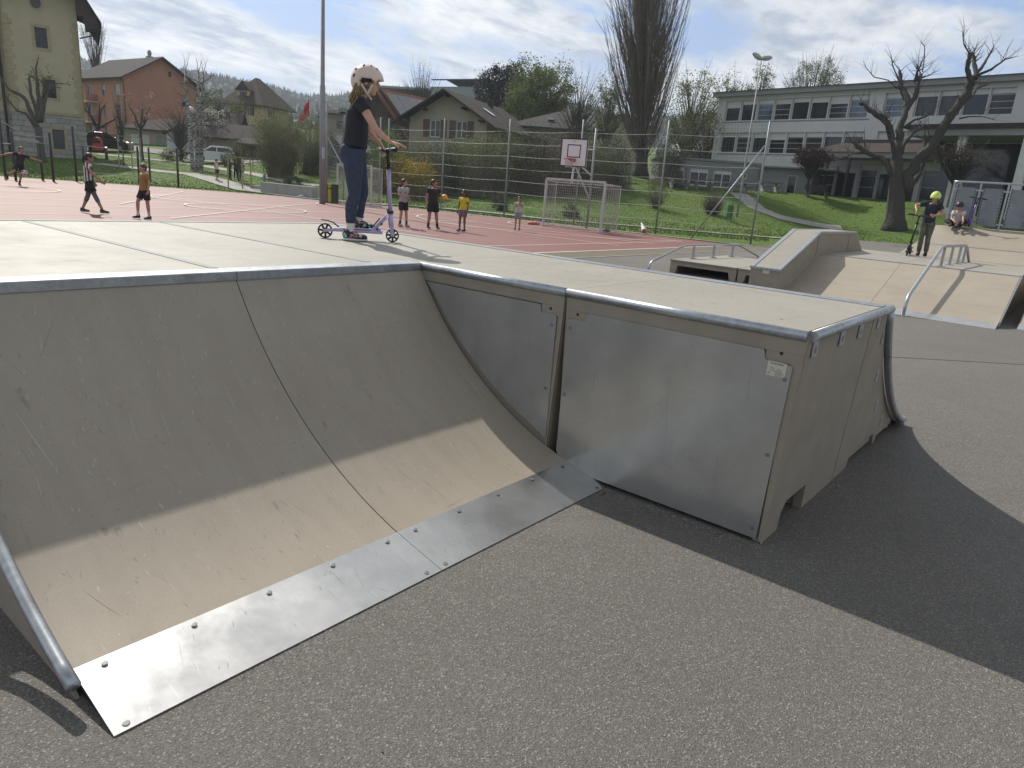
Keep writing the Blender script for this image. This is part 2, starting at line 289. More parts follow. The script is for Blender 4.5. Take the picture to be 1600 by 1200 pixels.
        if remesh or bevel:
            dg = bpy.context.evaluated_depsgraph_get(); nm = bpy.data.meshes.new_from_object(o.evaluated_get(dg)); o.modifiers.clear(); o.data = nm; nm.name = name
            if remesh and not nm.materials: nm.materials.append(ms[0])
        if smooth: o.data.polygons.foreach_set('use_smooth', [True]*len(o.data.polygons))
        if label: o['label'] = label
        return o
def tag(o, label, cat, group=None, kind=None):
    if label: o['label'] = label
    if cat: o['category'] = cat
    if group: o['group'] = group
    if kind: o['kind'] = kind
    return o
def thing(name, label, cat, loc=(0, 0, 0), rz=0.0, group=None):
    o = bpy.data.objects.new(name, None); o.empty_display_size = .2; COL.objects.link(o); o.location = loc; o.rotation_euler = (0, 0, rz); return tag(o, label, cat, group)
def copy_tree(o, parent=None):
    c = o.copy(); COL.objects.link(c)
    if parent is not None: c.parent = parent
    for ch in [q for q in bpy.data.objects if q.parent == o]: copy_tree(ch, c)
    return c
def struct(o): o['kind'] = 'structure'; return o
# ================================================================== THE SETTING
def terr(x, y):
    z = TZ(x, y); return z-.03*max(0, 1-z/.3)
mb = MB(); angs = [AZF+rad(a) for a in np.concatenate([np.linspace(-180, -52, 14, endpoint=False), np.linspace(-52, 52, 300), np.linspace(62, 170, 10)])]
rs = [0.5, 5, 12, 20]+list(np.arange(26, 90, 1.0))+list(np.geomspace(90, 1500, 40)); na = len(angs)
for r in rs:
    for a in angs: x, y = r*math.cos(a), r*math.sin(a); mb.v.append((x, y, terr(x, y)))
for i in range(len(rs)-1):
    for j in range(na): k = (j+1) % na; mb.f.append((i*na+j, (i+1)*na+j, (i+1)*na+k, i*na+k)); mb.m.append(0)
mb.f.append(tuple(range(na))); mb.m.append(0)
struct(mb.build('grass_ground', M_grass, smooth=True))
# far ridge
RH = [(-900, 120), (-100, 128), (60, 134), (125, 136), (160, 122), (230, 130), (300, 133), (350, 126), (400, 118), (470, 108), (520, 112), (560, 118), (640, 118), (720, 128), (760, 136), (850, 118), (1000, 112), (1140, 132), (1300, 100), (1700, 90), (2400, 80)]
def ridge(px): return float(np.interp(px, [a for a, b in RH], [b for a, b in RH]))
RD = 850.0; mb = MB(); cols = list(range(-700, 2300, 24)); fr = [.27, .5, .6, .7, .8, .9, 1.0, 1.15, 1.5]; hf = [.03, .16, .34, .53, .72, .88, 1.0, .9, .4]
def hillpt(px, q):
    h = HC+ridge(px)*RD/CF*.93; p = GP(px, RD*q); n_ = noise.noise(Vector((p.x*.008, p.y*.008, 0)))*12
    return Vector((p.x, p.y, 5+(h-5)*float(np.interp(q, fr, hf))+(n_ if q < 1 else 0)))
for q in fr:
    for c in cols: mb.v.append(tuple(hillpt(c, q)))
n_ = len(cols)
for i in range(len(fr)-1):
    for j in range(n_-1): mb.f.append((i*n_+j, i*n_+j+1, (i+1)*n_+j+1, (i+1)*n_+j)); mb.m.append(0)
M_hill = mat('hill_forest_floor', (.025, .042, .022), .95, col2=(.05, .07, .035), vscale=.01)
struct(mb.build('forested_hill', M_hill, smooth=True))
M_fir = mat('fir_forest', (.020, .036, .022), .9, island=.5); M_decid = mat('spring_forest', (.055, .075, .03), .9, island=.5)
mb = MB(); mb2 = MB(); rr = random.Random(3)
for i in range(13000):
    px = rr.uniform(-120, 1450); q = rr.choice([rr.uniform(.29, 1.0), rr.uniform(.5, 1.0), rr.uniform(.9, 1.01)]); p = hillpt(px, q); h = rr.uniform(7, 13); w = h*rr.uniform(.16, .24)
    if rr.random() < .68:
        c = Vector((p.x, p.y, p.z-2)); k = 5; o = rr.random()*6
        mb.add([c+Vector((math.cos(o+2*PI*j/k)*w, math.sin(o+2*PI*j/k)*w, 0)) for j in range(k)]+[c+Vector((0, 0, h))], [(j, (j+1) % k, k) for j in range(k)])
    else: mb2.ell((p.x, p.y, p.z+h*.25), w*1.7, w*1.7, h*.36, 6, 4)
tag(mb.build('fir_forest', M_fir), 'dark conifers covering the far hillside behind the houses', 'forest', kind='stuff')
tag(mb2.build('broadleaf_forest', M_decid), 'paler broadleaf crowns scattered among the conifers on the far hillside', 'forest', kind='stuff')

def sheet(name, pts, z, m):
    b = MB(); b.add([(p[0], p[1], z) for p in pts], [tuple(range(len(pts)))]); o = struct(b.build(name, m))
    bm = bmesh.new(); bm.from_mesh(o.data); bmesh.ops.recalc_face_normals(bm, faces=bm.faces)
    if bm.faces and list(bm.faces)[0].normal.z < 0: bmesh.ops.reverse_faces(bm, faces=bm.faces)
    bm.to_mesh(o.data); bm.free(); return o
g2 = lambda px, dep: (GP(px, dep).x, GP(px, dep).y)
sheet('asphalt', [(-60, -60), (70, -60), (55, 0)]+[g2(1640, 41.0), g2(1560, 43), g2(1500, 45), g2(1450, 46), g2(1400, 47), g2(1345, 49), g2(1300, 50), (36.5, 11.2), (31.2, 10.9), (29.2, 11.3), (-60, 11.3)], 0.0, M_asph)
TRK = [(-40, 11.3), (28.2, 11.3), (28.4, 21), (28.2, 26.5), (27.6, 30.2), (25.0, 32.4), (24.4, 38.0), (21.8, 41.5), (18.5, 44.2), (13.2, 47.6), (-40, 47.6)]
sheet('sports_track', TRK, .004, M_track)
def strip(name, pts, w, m, dz=.02, closed=False, drape=True, step=1.0):
    P = [Vector((p[0], p[1])) for p in pts]; Q = []
    for i in range(len(P)-1):
        n_ = max(1, int((P[i+1]-P[i]).length/step))
        for k in range(n_): Q.append(P[i].lerp(P[i+1], k/n_))
    Q.append(P[-1]); b = MB(); k = len(Q)
    for i, p in enumerate(Q):
        t = (Q[min(i+1, k-1)]-Q[max(i-1, 0)]).normalized(); s_ = Vector((-t.y, t.x))*(w/2)
        for e in (s_, -s_): b.v.append((p.x+e.x, p.y+e.y, (TZ(p.x+e.x, p.y+e.y) if drape else 0)+dz))
    for i in range(k-1): b.f.append((2*i+1, 2*i+3, 2*i+2, 2*i)); b.m.append(0)
    return struct(b.build(name, m))
edge = TRK[1:10]
strip('track_edging', [(29.2, 11.15)]+[(x+.15, y+.1) for x, y in edge[1:]], .34, M_path, .012, drape=False)
strip('gravel_strip', [(14.0, 10.78), (33.0, 10.6)], 1.0, M_gravel, .008, drape=False)
strip('gravel_edging', [(13.5, 10.25), (31.5, 10.05)], .07, M_path, .012, drape=False)
strip('track_border', [(-30, 11.36), (27, 11.36)], .09, M_line, .009, drape=False)
# painted court markings
lines = [[(-20, 13.0), (26.6, 13.0)], [(26.6, 13.0), (26.6, 29.5)], [(-20, 21.6), (24, 21.6)], [(-20, 25.0), (22, 25.2)], [(-20, 28.0), (15.6, 28.0)], [(15.5, 15.5), (15.5, 41)], [(20.5, 12.2), (20.5, 21)], [(-5, 33), (16, 33)], [(-20, 37), (20, 37)], [(9.9, 20.6), (22, 31)], [(11, 26.4), (19, 38)], [(-6, 18.4), (10.5, 18.6)], [(22.9, 12.2), (22.9, 29)]]
lb = MB()
def addline(b, pts, w=.05, z=.010):
    for (x0, y0), (x1, y1) in zip(pts[:-1], pts[1:]):
        t = Vector((x1-x0, y1-y0)).normalized(); s_ = Vector((-t.y, t.x))*(w/2); b.quad((x0-s_.x, y0-s_.y, z), (x1-s_.x, y1-s_.y, z), (x1+s_.x, y1+s_.y, z), (x0+s_.x, y0+s_.y, z))
for i, l_ in enumerate(lines): addline(lb, l_, .055, .009+.0022*i)
def arc(cx, cy, r, a0, a1, n=40): return [(cx+r*math.cos(rad(a0+(a1-a0)*i/n)), cy+r*math.sin(rad(a0+(a1-a0)*i/n))) for i in range(n+1)]
for i, (cx, cy, r, a0, a1) in enumerate([(26.6, 19.2, 6.2, 95, 265), (26.6, 18.9, 2.4, 90, 270), (15.5, 26, 2.2, 0, 359), (9.2, 34.5, 2.6, 0, 359), (4.6, 36.2, 1.6, 0, 359), (17.2, 30.8, 2.9, 60, 300), (23.6, 29.4, 2.0, 120, 300)]): addline(lb, arc(cx, cy, r, a0, a1), .06, .040+.002*i)
struct(lb.build('court_markings', M_line))
strip('footpath', [g2(1150, 56), g2(1163, 53.5), g2(1184, 51.2), g2(1222, 50.0), g2(1262, 49.8), g2(1320, 49.2)], 1.5, M_path, .035, step=.5)
kerb = [(28.5, 33.6), (29.8, 32.0), (31.2, 27.5), (32.2, 22.6), (34.6, 20.2), (36.6, 16.4), (38.6, 13.6), (42.5, 11.6)]
strip('narrow_footpath', kerb, .75, M_path, .03, step=.5)
strip('kerb_shadow_strip', [(x+.62, y+.28) for x, y in kerb], .16, M_kerbd, .05, step=.5)  # dark strip painting in the shadow of the path's kerb
strip('park_footpath', [g2(150, 57.5), g2(200, 56), g2(244, 54.5), g2(300, 54), g2(344, 50), g2(386, 46), g2(440, 43.5), g2(490, 41.5), (27.6, 32)], 1.7, M_path, .035, step=.5)
strip('upper_footpath', [g2(150, 70), g2(240, 68.5), g2(317, 65), g2(396, 58), g2(453, 52.5), g2(500, 51)], 1.2, M_path, .035, step=.5)
strip('path_kerb', [g2(160, 60), g2(240, 58), g2(300, 57), g2(345, 56)], .25, M_kerbd, .06, step=.5)
strip('village_road', [g2(100, 84), g2(200, 80), g2(280, 76), g2(345, 72.5), g2(400, 72)], 4.2, mat('road_asphalt', (.17, .165, .155), .9, var=.1), .05, step=1)
kb = MB(); pk = [GP(1640, 40.6), GP(1560, 43), GP(1500, 45), GP(1450, 46), GP(1400, 47), GP(1345, 49)]
for a, b in zip(pk[:-1], pk[1:]): kb.bar((a.x, a.y, .05), (b.x, b.y, .05), .16, .14)
struct(kb.build('grass_kerb', M_kerbd))
# leaf litter and short grass tufts along the visible lawn edges
gb = MB(); fb = MB(); rg = random.Random(11)
def intrack(x, y):
    c = False; n_ = len(TRK)
    for i in range(n_):
        (x1, y1), (x2, y2) = TRK[i], TRK[(i+1) % n_]
        if (y1 > y) != (y2 > y) and x < (x2-x1)*(y-y1)/(y2-y1)+x1: c = not c
    return c
cnt = 0
while cnt < 42000:
    px = rg.uniform(-20, 1620); dep = rg.uniform(33, 62) if px > 550 else rg.uniform(40, 70)
    p = GP(px, dep)
    if intrack(p.x-.5, p.y-.4) or p.z < .001 and (p.y < 11.8 or (px > 1210)): cnt += 1; continue
    h = rg.uniform(.03, .08); a = rg.random()*6.28; w = rg.uniform(.015, .035)
    for k in range(2):
        a += 1.5; dx, dy = math.cos(a)*w, math.sin(a)*w; lx, ly = rg.uniform(-.05, .05), rg.uniform(-.05, .05)
        z0 = p.z-.03; gb.add([(p.x-dx, p.y-dy, z0), (p.x+dx, p.y+dy, z0), (p.x+lx, p.y+ly, p.z+h)], [(0, 1, 2)])
    if rg.random() < .02: fb.add([(p.x-.03, p.y, p.z+.07), (p.x, p.y-.03, p.z+.07), (p.x+.03, p.y, p.z+.07), (p.x, p.y+.03, p.z+.10)], [(0, 1, 2, 3)])
    cnt += 1
tag(gb.build('grass_tufts', M_blade), 'short green grass blades across the lawns', 'grass', kind='stuff')
tag(fb.build('daisies', M_flower), 'tiny white daisies scattered through the lawn', 'flowers', kind='stuff')

# ================================================================== SKATE RAMPS
D = 1.10; X0, XS, XC, XR = .677, 2.046, 3.415, 5.012; YT0, YT1, YC, YF, YE, YM = 1.93, 2.205, 3.574, 6.72, .96, 2.345
class TH:                                     # a thing built in world coordinates
    def __init__(s, name, label, cat, base, group=None): s.o = thing(name, label, cat, base, 0, group); s.b = base
    def part(s, mb, name, m, parent=None, **k): return mb.build(name, m, parent or s.o, off=s.b, **k)
def qcurve(n=26, y0=YT1, z0=.070, y1=YC, z1=D-.012):       # concave ride curve
    a0 = rad(15); ch = math.hypot(y1-y0, z1-z0); a1 = 2*math.atan2(z1-z0, y1-y0)-a0; R = ch/(2*math.sin((a1-a0)/2)); cy = y0-R*math.sin(a0); cz = z0+R*math.cos(a0)
    return [(cy+R*math.sin(a0+(a1-a0)*i/n), cz-R*math.cos(a0+(a1-a0)*i/n)) for i in range(n+1)]
def screw_mesh(b, c, nrm, r=.013):
    n_ = Vector(nrm).normalized(); c = Vector(c); b.tube([c, c+n_*.0006, c+n_*.0011], [r*.8, r*.8, r*.55], 10)
SCM = mat('screw_steel', (.22, .22, .23), .5, .6); 
def add_screw(T, parent, c, nrm, r=.013):
    b = MB(); screw_mesh(b, c, nrm, r); o = T.part(b, 'screw', SCM, parent, smooth=False); b = MB(); b.tube([Vector(c)+Vector(nrm).normalized()*.0009, Vector(c)+Vector(nrm).normalized()*.0014], [r*.45, r*.45], 6); T.part(b, 'socket', M_black, o) if o.parent == T.o else None
    return o
M_scr = mat('pale_scratch', (.425, .39, .33), .6); M_scuf = mat('dark_scuff', (.25, .225, .19), .65); M_scm = mat('plate_scratch', (.60, .60, .60), .35, .8)
def scratches(b, fn, n, rnd, lmax=.28, mi=(1, 2), w=(.0004, .0016), ratio=.6, pref=None):
    """thin worn marks added to the board's own mesh; fn(u, v) -> point and normal, u and v in metres"""
    for _ in range(n):
        (u, v) = rnd; u = R9.uniform(*rnd[0]); v = R9.uniform(*rnd[1]); a = R9.gauss(pref if pref is not None else 0, .22) if R9.random() < .88 else R9.uniform(0, 3.14); l_ = lmax*R9.random()**2+.015; cv_ = R9.uniform(-1.0, 1.0); wd = R9.uniform(*w)*(1 if l_ > .05 else 1.6); k = 7; P = []; b.mi = mi[0] if R9.random() < ratio else mi[1]
        for i in range(k+1): P.append((u, v)); u += math.cos(a)*l_/k; v += math.sin(a)*l_/k; a += cv_*l_/k
        if not all(rnd[0][0] < p[0] < rnd[0][1] and rnd[1][0] < p[1] < rnd[1][1] for p in P): continue
        for i in range(k):
            (ua, va), (ub, vb) = P[i], P[i+1]; dx, dy = ub-ua, vb-va; q = math.hypot(dx, dy); sx_, sy_ = -dy/q, dx/q; wa = wd*math.sin(math.pi*(i+.15)/(k+.3)); wb = wd*math.sin(math.pi*(i+1.15)/(k+.3))
            b.add([fn(ua-sx_*wa, va-sy_*wa), fn(ub-sx_*wb, vb-sy_*wb), fn(ub+sx_*wb, vb+sy_*wb), fn(ua+sx_*wa, va+sy_*wa)], [(0, 1, 2, 3)])
    b.mi = 0
R9 = random.Random(77)
def quarter(x0, x1, label, left_pipe=False):
    T = TH('quarter_pipe', label, 'skate ramp', (x0, YT0, 0), 'quarter pipe modules of the near ramp'); g_ = .003
    cv = qcurve(); th = .02; b = MB(); n = len(cv)
    for y, z in cv: b.v += [(x0+g_, y, z), (x1-g_, y, z)]
    for i in range(n):                        # underside, offset along the normal
        y, z = cv[i]; y2, z2 = cv[min(i+1, n-1)]; y1_, z1_ = cv[max(i-1, 0)]; t = Vector((y2-y1_, z2-z1_)).normalized(); b.v += [(x0+g_, y+t.y*th, z-t.x*th), (x1-g_, y+t.y*th, z-t.x*th)]
    b.v += b.v[:2*n]                          # the ride surface has vertices of its own so that it shades smoothly
    for i in range(n-1):
        a = 2*i; c = 2*n+2*i; t = a+4*n; b.f += [(t, t+1, t+3, t+2), (c, c+2, c+3, c+1), (a, a+2, c+2, c), (a+1, c+1, c+3, a+3)]; b.m += [0]*4
    b.f += [(0, 2*n, 2*n+1, 1), (2*n-2, 2*n-1, 4*n-1, 4*n-2)]; b.m += [0]*2
    cum = [0.0]
    for (ya_, za_), (yb_, zb_) in zip(cv[:-1], cv[1:]): cum.append(cum[-1]+math.hypot(yb_-ya_, zb_-za_))
    def fn(u, v):
        v = min(max(v, 0), cum[-1]-1e-4); i = max(0, int(np.searchsorted(cum, v))-1); t = (v-cum[i])/(cum[i+1]-cum[i]); (ya_, za_), (yb_, zb_) = cv[i], cv[i+1]; tx, tz = yb_-ya_, zb_-za_; q = math.hypot(tx, tz); return (u, ya_+tx*t-tz/q*.0006, za_+tz*t+tx/q*.0006)
    scratches(b, fn, 75, ((x0+.03, x1-.03), (.03, cum[-1]-.06)), pref=1.57); scratches(b, fn, 200, ((x0+.03, x1-.03), (.03, cum[-1]-.06)), lmax=.025, w=(.0008, .002), ratio=.3, pref=1.57); scratches(b, fn, 6, ((x0+.03, x1-.03), (.05, cum[-1]-.3)), lmax=.5, w=(.0012, .0028), ratio=.75, pref=1.45)
    o = T.part(b, 'riding_surface', [M_tan, M_scr, M_scuf], smooth=False); 
    for p in o.data.polygons: p.use_smooth = p.index < 4*(n-1) and p.index % 4 == 0
    # body under the curve
    poly = [(0, YT1+.03, .03)]+[(0, y+.03, z-.045) for y, z in cv[3:]]+[(0, YC+.02, D-.09), (0, YC+.02, .03)]
    b = MB(); b.prism(poly, (x0+.02, 0, 0), (x1-.02, 0, 0)); T.part(b, 'body', M_tanc)
    # toe plate
    b = MB(); b.prism([(0, YT0, .001), (0, YT0, .006), (0, YT1+.02, .077), (0, YT1+.02, .070)], (x0+.001, 0, 0), (x1-.0015, 0, 0)); scratches(b, lambda u, v: (u, v, .006+(v-YT0)*(.071/(YT1+.02-YT0))+.0004), 60, ((x0+.02, x1-.02), (YT0+.01, YT1)), lmax=.16, w=(.0003, .0010), ratio=.7, pref=1.3); tp = T.part(b, 'toe_plate', [M_steel, M_scm, M_scuf])
    b = MB(); b.prism([(0, YT0+.03, .0005), (0, YT0+.03, .004), (0, YT1, .06), (0, YT1, .0005)], (x0+.01, 0, 0), (x1-.01, 0, 0)); T.part(b, 'toe_wedge', M_black)
    nn = Vector((0, -.07, .275)).normalized()
    for i in range(5): add_screw(T, tp, (x0+.085+i*(x1-x0-.17)/4, YT1-.012, .0738), nn, .0135)
    for q in (x0+.045, x1-.07): add_screw(T, tp, (q, YT0+.022, .0125), nn, .0145)
    # coping profile: flat strip on the deck edge and its folded lip
    b = MB(); b.prism([(0, YC-.022, D+.006), (0, YC+.115, D+.006), (0, YC+.115, D+.0015), (0, YC-.018, D+.0015), (0, YC-.018, D-.040), (0, YC-.026, D-.040), (0, YC-.026, D+.002)], (x0+.002, 0, 0), (x1-.002, 0, 0))
    cp_ = T.part(b, 'coping_strip', M_galvt)
    for i in range(6):
        for dd in (-.028, .028): add_screw(T, cp_, (x0+.10+i*(x1-x0-.2)/5+dd, YC+.06, D+.006), (0, 0, 1), .006)
    if left_pipe:
        c2 = qcurve(22, YT1-.08, .075, YC+.0, D+.01); b = MB(); b.tube([(x0-.030, y, z+.012) for y, z in c2], .0225, 14); T.part(b, 'edge_pipe', M_galvt, smooth=True)
        b = MB(); b.prism([(0, YT1-.03, .0)]+[(0, y, z-.02) for y, z in cv[1:]]+[(0, YC, 0)], (x0-.012, 0, 0), (x0-.001, 0, 0)); T.part(b, 'side_panel', M_tanc)
    return T
quarter(X0, XS, 'left half of the near curved ramp with round pipe on its outer edge', True)
quarter(XS, XC-.006, 'right half of the near curved ramp touching the metal panelled box')
# ---- platforms behind the curve
def platform(x0, x1, y0, y1, label, edges, group='platform modules of the near ramp', seamstrip=False):
    T = TH('ramp_platform', label, 'skate platform', (x0, y0, 0), group); e = .003
    b = MB(); b.box(x0+e, y0+e+.118, D-.018, x1-e, y1-e, D); scratches(b, lambda u, v: (u, v, D+.0005), 260, ((x0+.05, x1-.06), (y0+.15, y1-.15)), lmax=.4, ratio=.75); T.part(b, 'deck_board', [M_tan_deck, M_scr, M_scuf])
    b = MB(); b.box(x0+.012, y0+.03, .06, x1-.012, y1-.012, D-.021); T.part(b, 'body', M_tanc)
    for k in edges:
        b = MB()
        if k == 'far': b.prism([(0, y1+.012, D+.004), (0, y1-.10, D+.004), (0, y1-.10, D+.0012), (0, y1+.008, D+.0012), (0, y1+.008, D-.05), (0, y1+.012, D-.05)], (x0+.002, 0, 0), (x1-.002, 0, 0))
        if k == 'right': b.prism([(x1+.012, 0, D+.004), (x1-.10, 0, D+.004), (x1-.10, 0, D+.0012), (x1+.008, 0, D+.0012), (x1+.008, 0, D-.05), (x1+.012, 0, D-.05)], (0, y0+.002, 0), (0, y1-.11, 0))
        if k == 'seam': b.box(x1-.05, y0+.16, D+.0006, x1-.004, y1-.12, D+.0028)
        p = T.part(b, 'edge_strip', M_strip, fixn=True)
    return T
platform(X0, XS, YC, YF, 'left platform module behind the near curved ramp', ['far', 'seam'])
platform(XS, XC-.3, YC, YF, 'middle platform module the girl is rolling along', ['far', 'seam'])
TP3 = platform(XC-.3, XR, YC, YF, 'right rear platform module beyond the girl', ['far', 'right'])
b = MB(); b.box(XC+.002, YC+.002, D-.018, XR-.003, YC+.1195, D-.0005); TP3.part(b, 'deck_board', M_tan_deck)
# ---- boxes with galvanised panels
def rpoly(pts, r=.012, n=4):                 # round the corners of a (y, z) outline
    out = []; k = len(pts)
    for i in range(k):
        a, b, c = Vector(pts[i-1]), Vector(pts[i]), Vector(pts[(i+1) % k]); u = (a-b).normalized(); v = (c-b).normalized(); q = min(r, (a-b).length*.4, (c-b).length*.4)
        for j in range(n+1): t = j/n; p0 = b+u*q*(1-t); p1 = b+v*q*t; out.append(tuple(p0*(1-t)+p1*t+(b-(p0*(1-t)+p1*t))*0))
    return out
def box_module(y0, y1, panel, screws, label, holes, near=False):
    T = TH('grind_box', label, 'skate box', (XC, y0, 0), 'box modules with galvanised side panels'); xi = XC+.012
    dr = .045
    if near: prof = [(0, y0+.004), (dr, y0+.004)]
    # body: tapered ends, narrower at the ground
    b = MB(); y0b = y0+dr; y1b = y1-dr; x1 = XR-.155; zt = D-.02
    def ring(ya, yb, z): return [(xi, ya, z), (x1, ya, z), (x1, yb, z), (xi, yb, z)]
    if near:                                  # end wall with forklift openings
        fe = [(xi, 0.0), (3.64, 0.0), (3.645, .10), (3.70, .155), (4.02, .155), (4.035, .0), (4.62, .0), (4.64, zt), (xi, zt)]
        def yy(z): return y0+.004+dr*(1-z/zt)
        fv = [(x, yy(z), z) for x, z in fe]; bv = [(x, yy(z)+.05, z) for x, z in fe]; k = len(fe)
        b.add(fv+bv, [tuple(range(k)), tuple(range(2*k-1, k-1, -1))]+[(i, k+i, k+(i+1) % k, (i+1) % k) for i in range(k)])
        b.add(ring(y0b+.045, y1b, .16)+ring(y0+.05, y1-.004, zt), [(0, 3, 2, 1), (4, 5, 6, 7), (0, 1, 5, 4), (1, 2, 6, 5), (2, 3, 7, 6), (3, 0, 4, 7)])
        b.box(xi+.006, y0b+.04, .03, xi+.10, y1b, .17); b.box(4.05, y0b+.05, 0, 4.6, y0b+.5, .165)
    else: b.add(ring(y0b, y1b, .03)+ring(y0+.004, y1-.004, zt), [(0, 3, 2, 1), (4, 5, 6, 7), (0, 1, 5, 4), (1, 2, 6, 5), (2, 3, 7, 6), (3, 0, 4, 7)])
    T.part(b, 'body', M_tanc, fixn=True)
    # outer frame that the panel sits in
    b = MB(); ff = [(y0+.004, zt), (y1-.004, zt), (y1b, .03), (y0b, .03)]; fin = None
    if near:
        b.prism([(0, y0+.006, zt), (0, y1-.006, zt), (0, y1-.010, .99), (0, y0+.010, .99)], (XC-.004, 0, 0), (XC+.016, 0, 0))
        b.prism([(0, y0+.010, .989), (0, 1.150, .989), (0, 1.150, .94), (0, 1.02, .94), (0, y0b+.02, .02), (0, y0b, .0)], (XC-.004, 0, 0), (XC+.016, 0, 0))
        b.prism([(0, y1-.010, .989), (0, 2.192, .989), (0, 2.192, .945), (0, 2.315, .94), (0, y1b-.005, .03), (0, y1b, .03)], (XC-.004, 0, 0), (XC+.016, 0, 0))
    else:
        b.prism([(0, y0+.010, zt), (0, YC-.01, zt), (0, YC-.01, .995), (0, y0+.010, .995)], (XC-.004, 0, 0), (XC+.016, 0, 0))
        b.prism([(0, y0+.010, .994), (0, 2.515, .994), (0, 2.515, .942), (0, 2.392, .938), (0, 2.40, .14), (0, y0b, .10)], (XC-.004, 0, 0), (XC+.016, 0, 0))
    T.part(b, 'frame', M_tanc, fixn=True)
    b = MB(); b.prism([(0, y, z) for y, z in rpoly(panel)], (XC-.012, 0, 0), (XC-.006, 0, 0)); pn = T.part(b, 'side_panel', M_galv, fixn=True)
    for y, z in screws: add_screw(T, pn, (XC-.012, y, z), (-1, 0, 0), .015)
    for y, z in holes:
        b = MB(); b.tube([(XC-.006, y, z), (XC-.0045, y, z)], [.009, .009], 10); T.part(b, 'bolt_hole', M_black)
    # deck board, copings
    ylo = y0+.03 if near else y0; b = MB(); b.box(XC+.028, ylo+.002, D-.018, XR-.002, y1-.002, D); scratches(b, lambda u, v: (u, v, D+.0005), 260, ((XC+.05, XR-.14), (ylo+.03, y1-.03)), lmax=.3, ratio=.7, pref=.3); T.part(b, 'deck_board', [M_tan_deck, M_scr, M_scuf])
    b = MB(); ya, yb = (y0+.012, y1-.002) if near else (y0+.002, y1-.0)
    b.tube([(XC+.004, ya, D-.016), (XC+.004, yb, D-.016)], .026, 16); T.part(b, 'edge_pipe', M_galvt, smooth=False).data.polygons.foreach_set('use_smooth', [True]*16+[False]*2)
    b = MB(); b.prism([(XR+.012, 0, D+.004), (XR-.12, 0, D+.004), (XR-.12, 0, D+.0012), (XR+.008, 0, D+.0012), (XR+.008, 0, D-.05), (XR+.012, 0, D-.05)], (0, y0+.03 if near else y0, 0), (0, y1, 0)); es = T.part(b, 'edge_strip', M_galvt, fixn=True)
    for i in range(3):
        for dd in (-.03, .03): add_screw(T, es, (XR-.06, y0+.25+i*(y1-y0-.4)/2+dd, D+.004), (0, 0, 1), .007)
    return T
TN = box_module(YE, YM, [(2.188, .990), (2.192, .945), (2.312, .940), (2.306, .120), (1.946+.3, .03), (1.035, .022), (1.010, .936), (1.146, .941), (1.156, .990)], [(2.293, .886), (2.287, .485), (1.037, .865), (1.052, .475), (1.062, .075)],
           'near box module with big galvanised panel and a small maker sticker', [(2.253, .992-.02), (1.075, .985)], near=True)
cvp = qcurve(); panel = [(3.50, .990), (2.519, .990), (2.512, .944), (2.395, .940), (2.395, .17)]+[(y, z+.055) for y, z in cvp if 2.5 < y and z < .90 and y < 3.47]
box_module(YM, YC, panel, [(2.425, .881), (2.428, .489)], 'rear box module whose galvanised panel narrows along the curved ramp', [(2.447, .975)])
# end pipe, brackets on the end wall, deck details of the near module
b = MB(); b.tube([(XC+.034, YE-.002, D-.016), (XR+.01, YE-.002, D-.016)], .026, 16); TN.part(b, 'edge_pipe', M_galvt, smooth=False).data.polygons.foreach_set('use_smooth', [True]*16+[False]*2)
for x in (3.53, 3.99, 4.36):
    b = MB(); b.box(x-.04, YE-.002, D-.125, x+.04, YE+.004, D-.03); br = TN.part(b, 'bracket', M_galvt, bevel=.0012); add_screw(TN, br, (x, YE-.002, D-.09), (0, -1, 0), .024)
b = MB(); b.tube([(3.71, 1.2, D+.0004), (3.71, 1.2, D+.0012)], .008, 8); TN.part(b, 'bolt_hole', M_black)
# maker sticker
b = MB(); b.quad((XC-.0126, 1.128, .942), (XC-.0126, 1.036, .940), (XC-.0126, 1.038, .868), (XC-.0126, 1.130, .870)); st = TN.part(b, 'sticker', mat('cream_sticker', (.55, .53, .42), .5))
def text3d(txt, size, M, m, parent, name='lettering', ext=.0, off=(0, 0, 0), bold=0.0):
    c = bpy.data.curves.new('t', 'FONT'); c.body = txt; c.size = size; c.align_x = 'CENTER'; c.align_y = 'CENTER'; c.extrude = ext; c.offset = bold; o = bpy.data.objects.new(name, c); COL.objects.link(o)
    bpy.context.view_layer.update(); dg = bpy.context.evaluated_depsgraph_get(); me = bpy.data.meshes.new_from_object(o.evaluated_get(dg)); me.transform(M); me.transform(Matrix.Translation(-Vector(off))); me.materials.clear(); me.materials.append(m)
    bpy.data.objects.remove(o); q = bpy.data.objects.new(name, me); COL.objects.link(q); q.parent = parent; return q
def facex(x, y, z): return Matrix(((0, 0, -1, x), (-1, 0, 0, y), (0, 1, 0, z), (0, 0, 0, 1)))   # lettering on a face that looks to -X
ink = mat('dark_ink', (.05, .05, .055), .6); pale = mat('grey_ink', (.24, .23, .21), .6)
text3d('Conse-Skate:', .0125, facex(XC-.0130, 1.084, .932), ink, st, off=TN.b, bold=.0002)
b = MB(); yy0 = 1.112
for k, pts in enumerate([[(1.112, .905), (1.106, .912), (1.099, .906), (1.092, .904)], [(1.080, .901), (1.072, .909), (1.064, .903), (1.056, .901)], [(1.113, .899), (1.095, .896), (1.075, .895), (1.055, .893)], [(1.087, .915), (1.084, .919)]]):
    for (ya, za), (yb, zb) in zip(pts[:-1], pts[1:]): b.bar((XC-.0131, ya, za), (XC-.0131, yb, zb), .0016, .0012)
TN.part(b, 'emblem', ink, st)
b = MB()
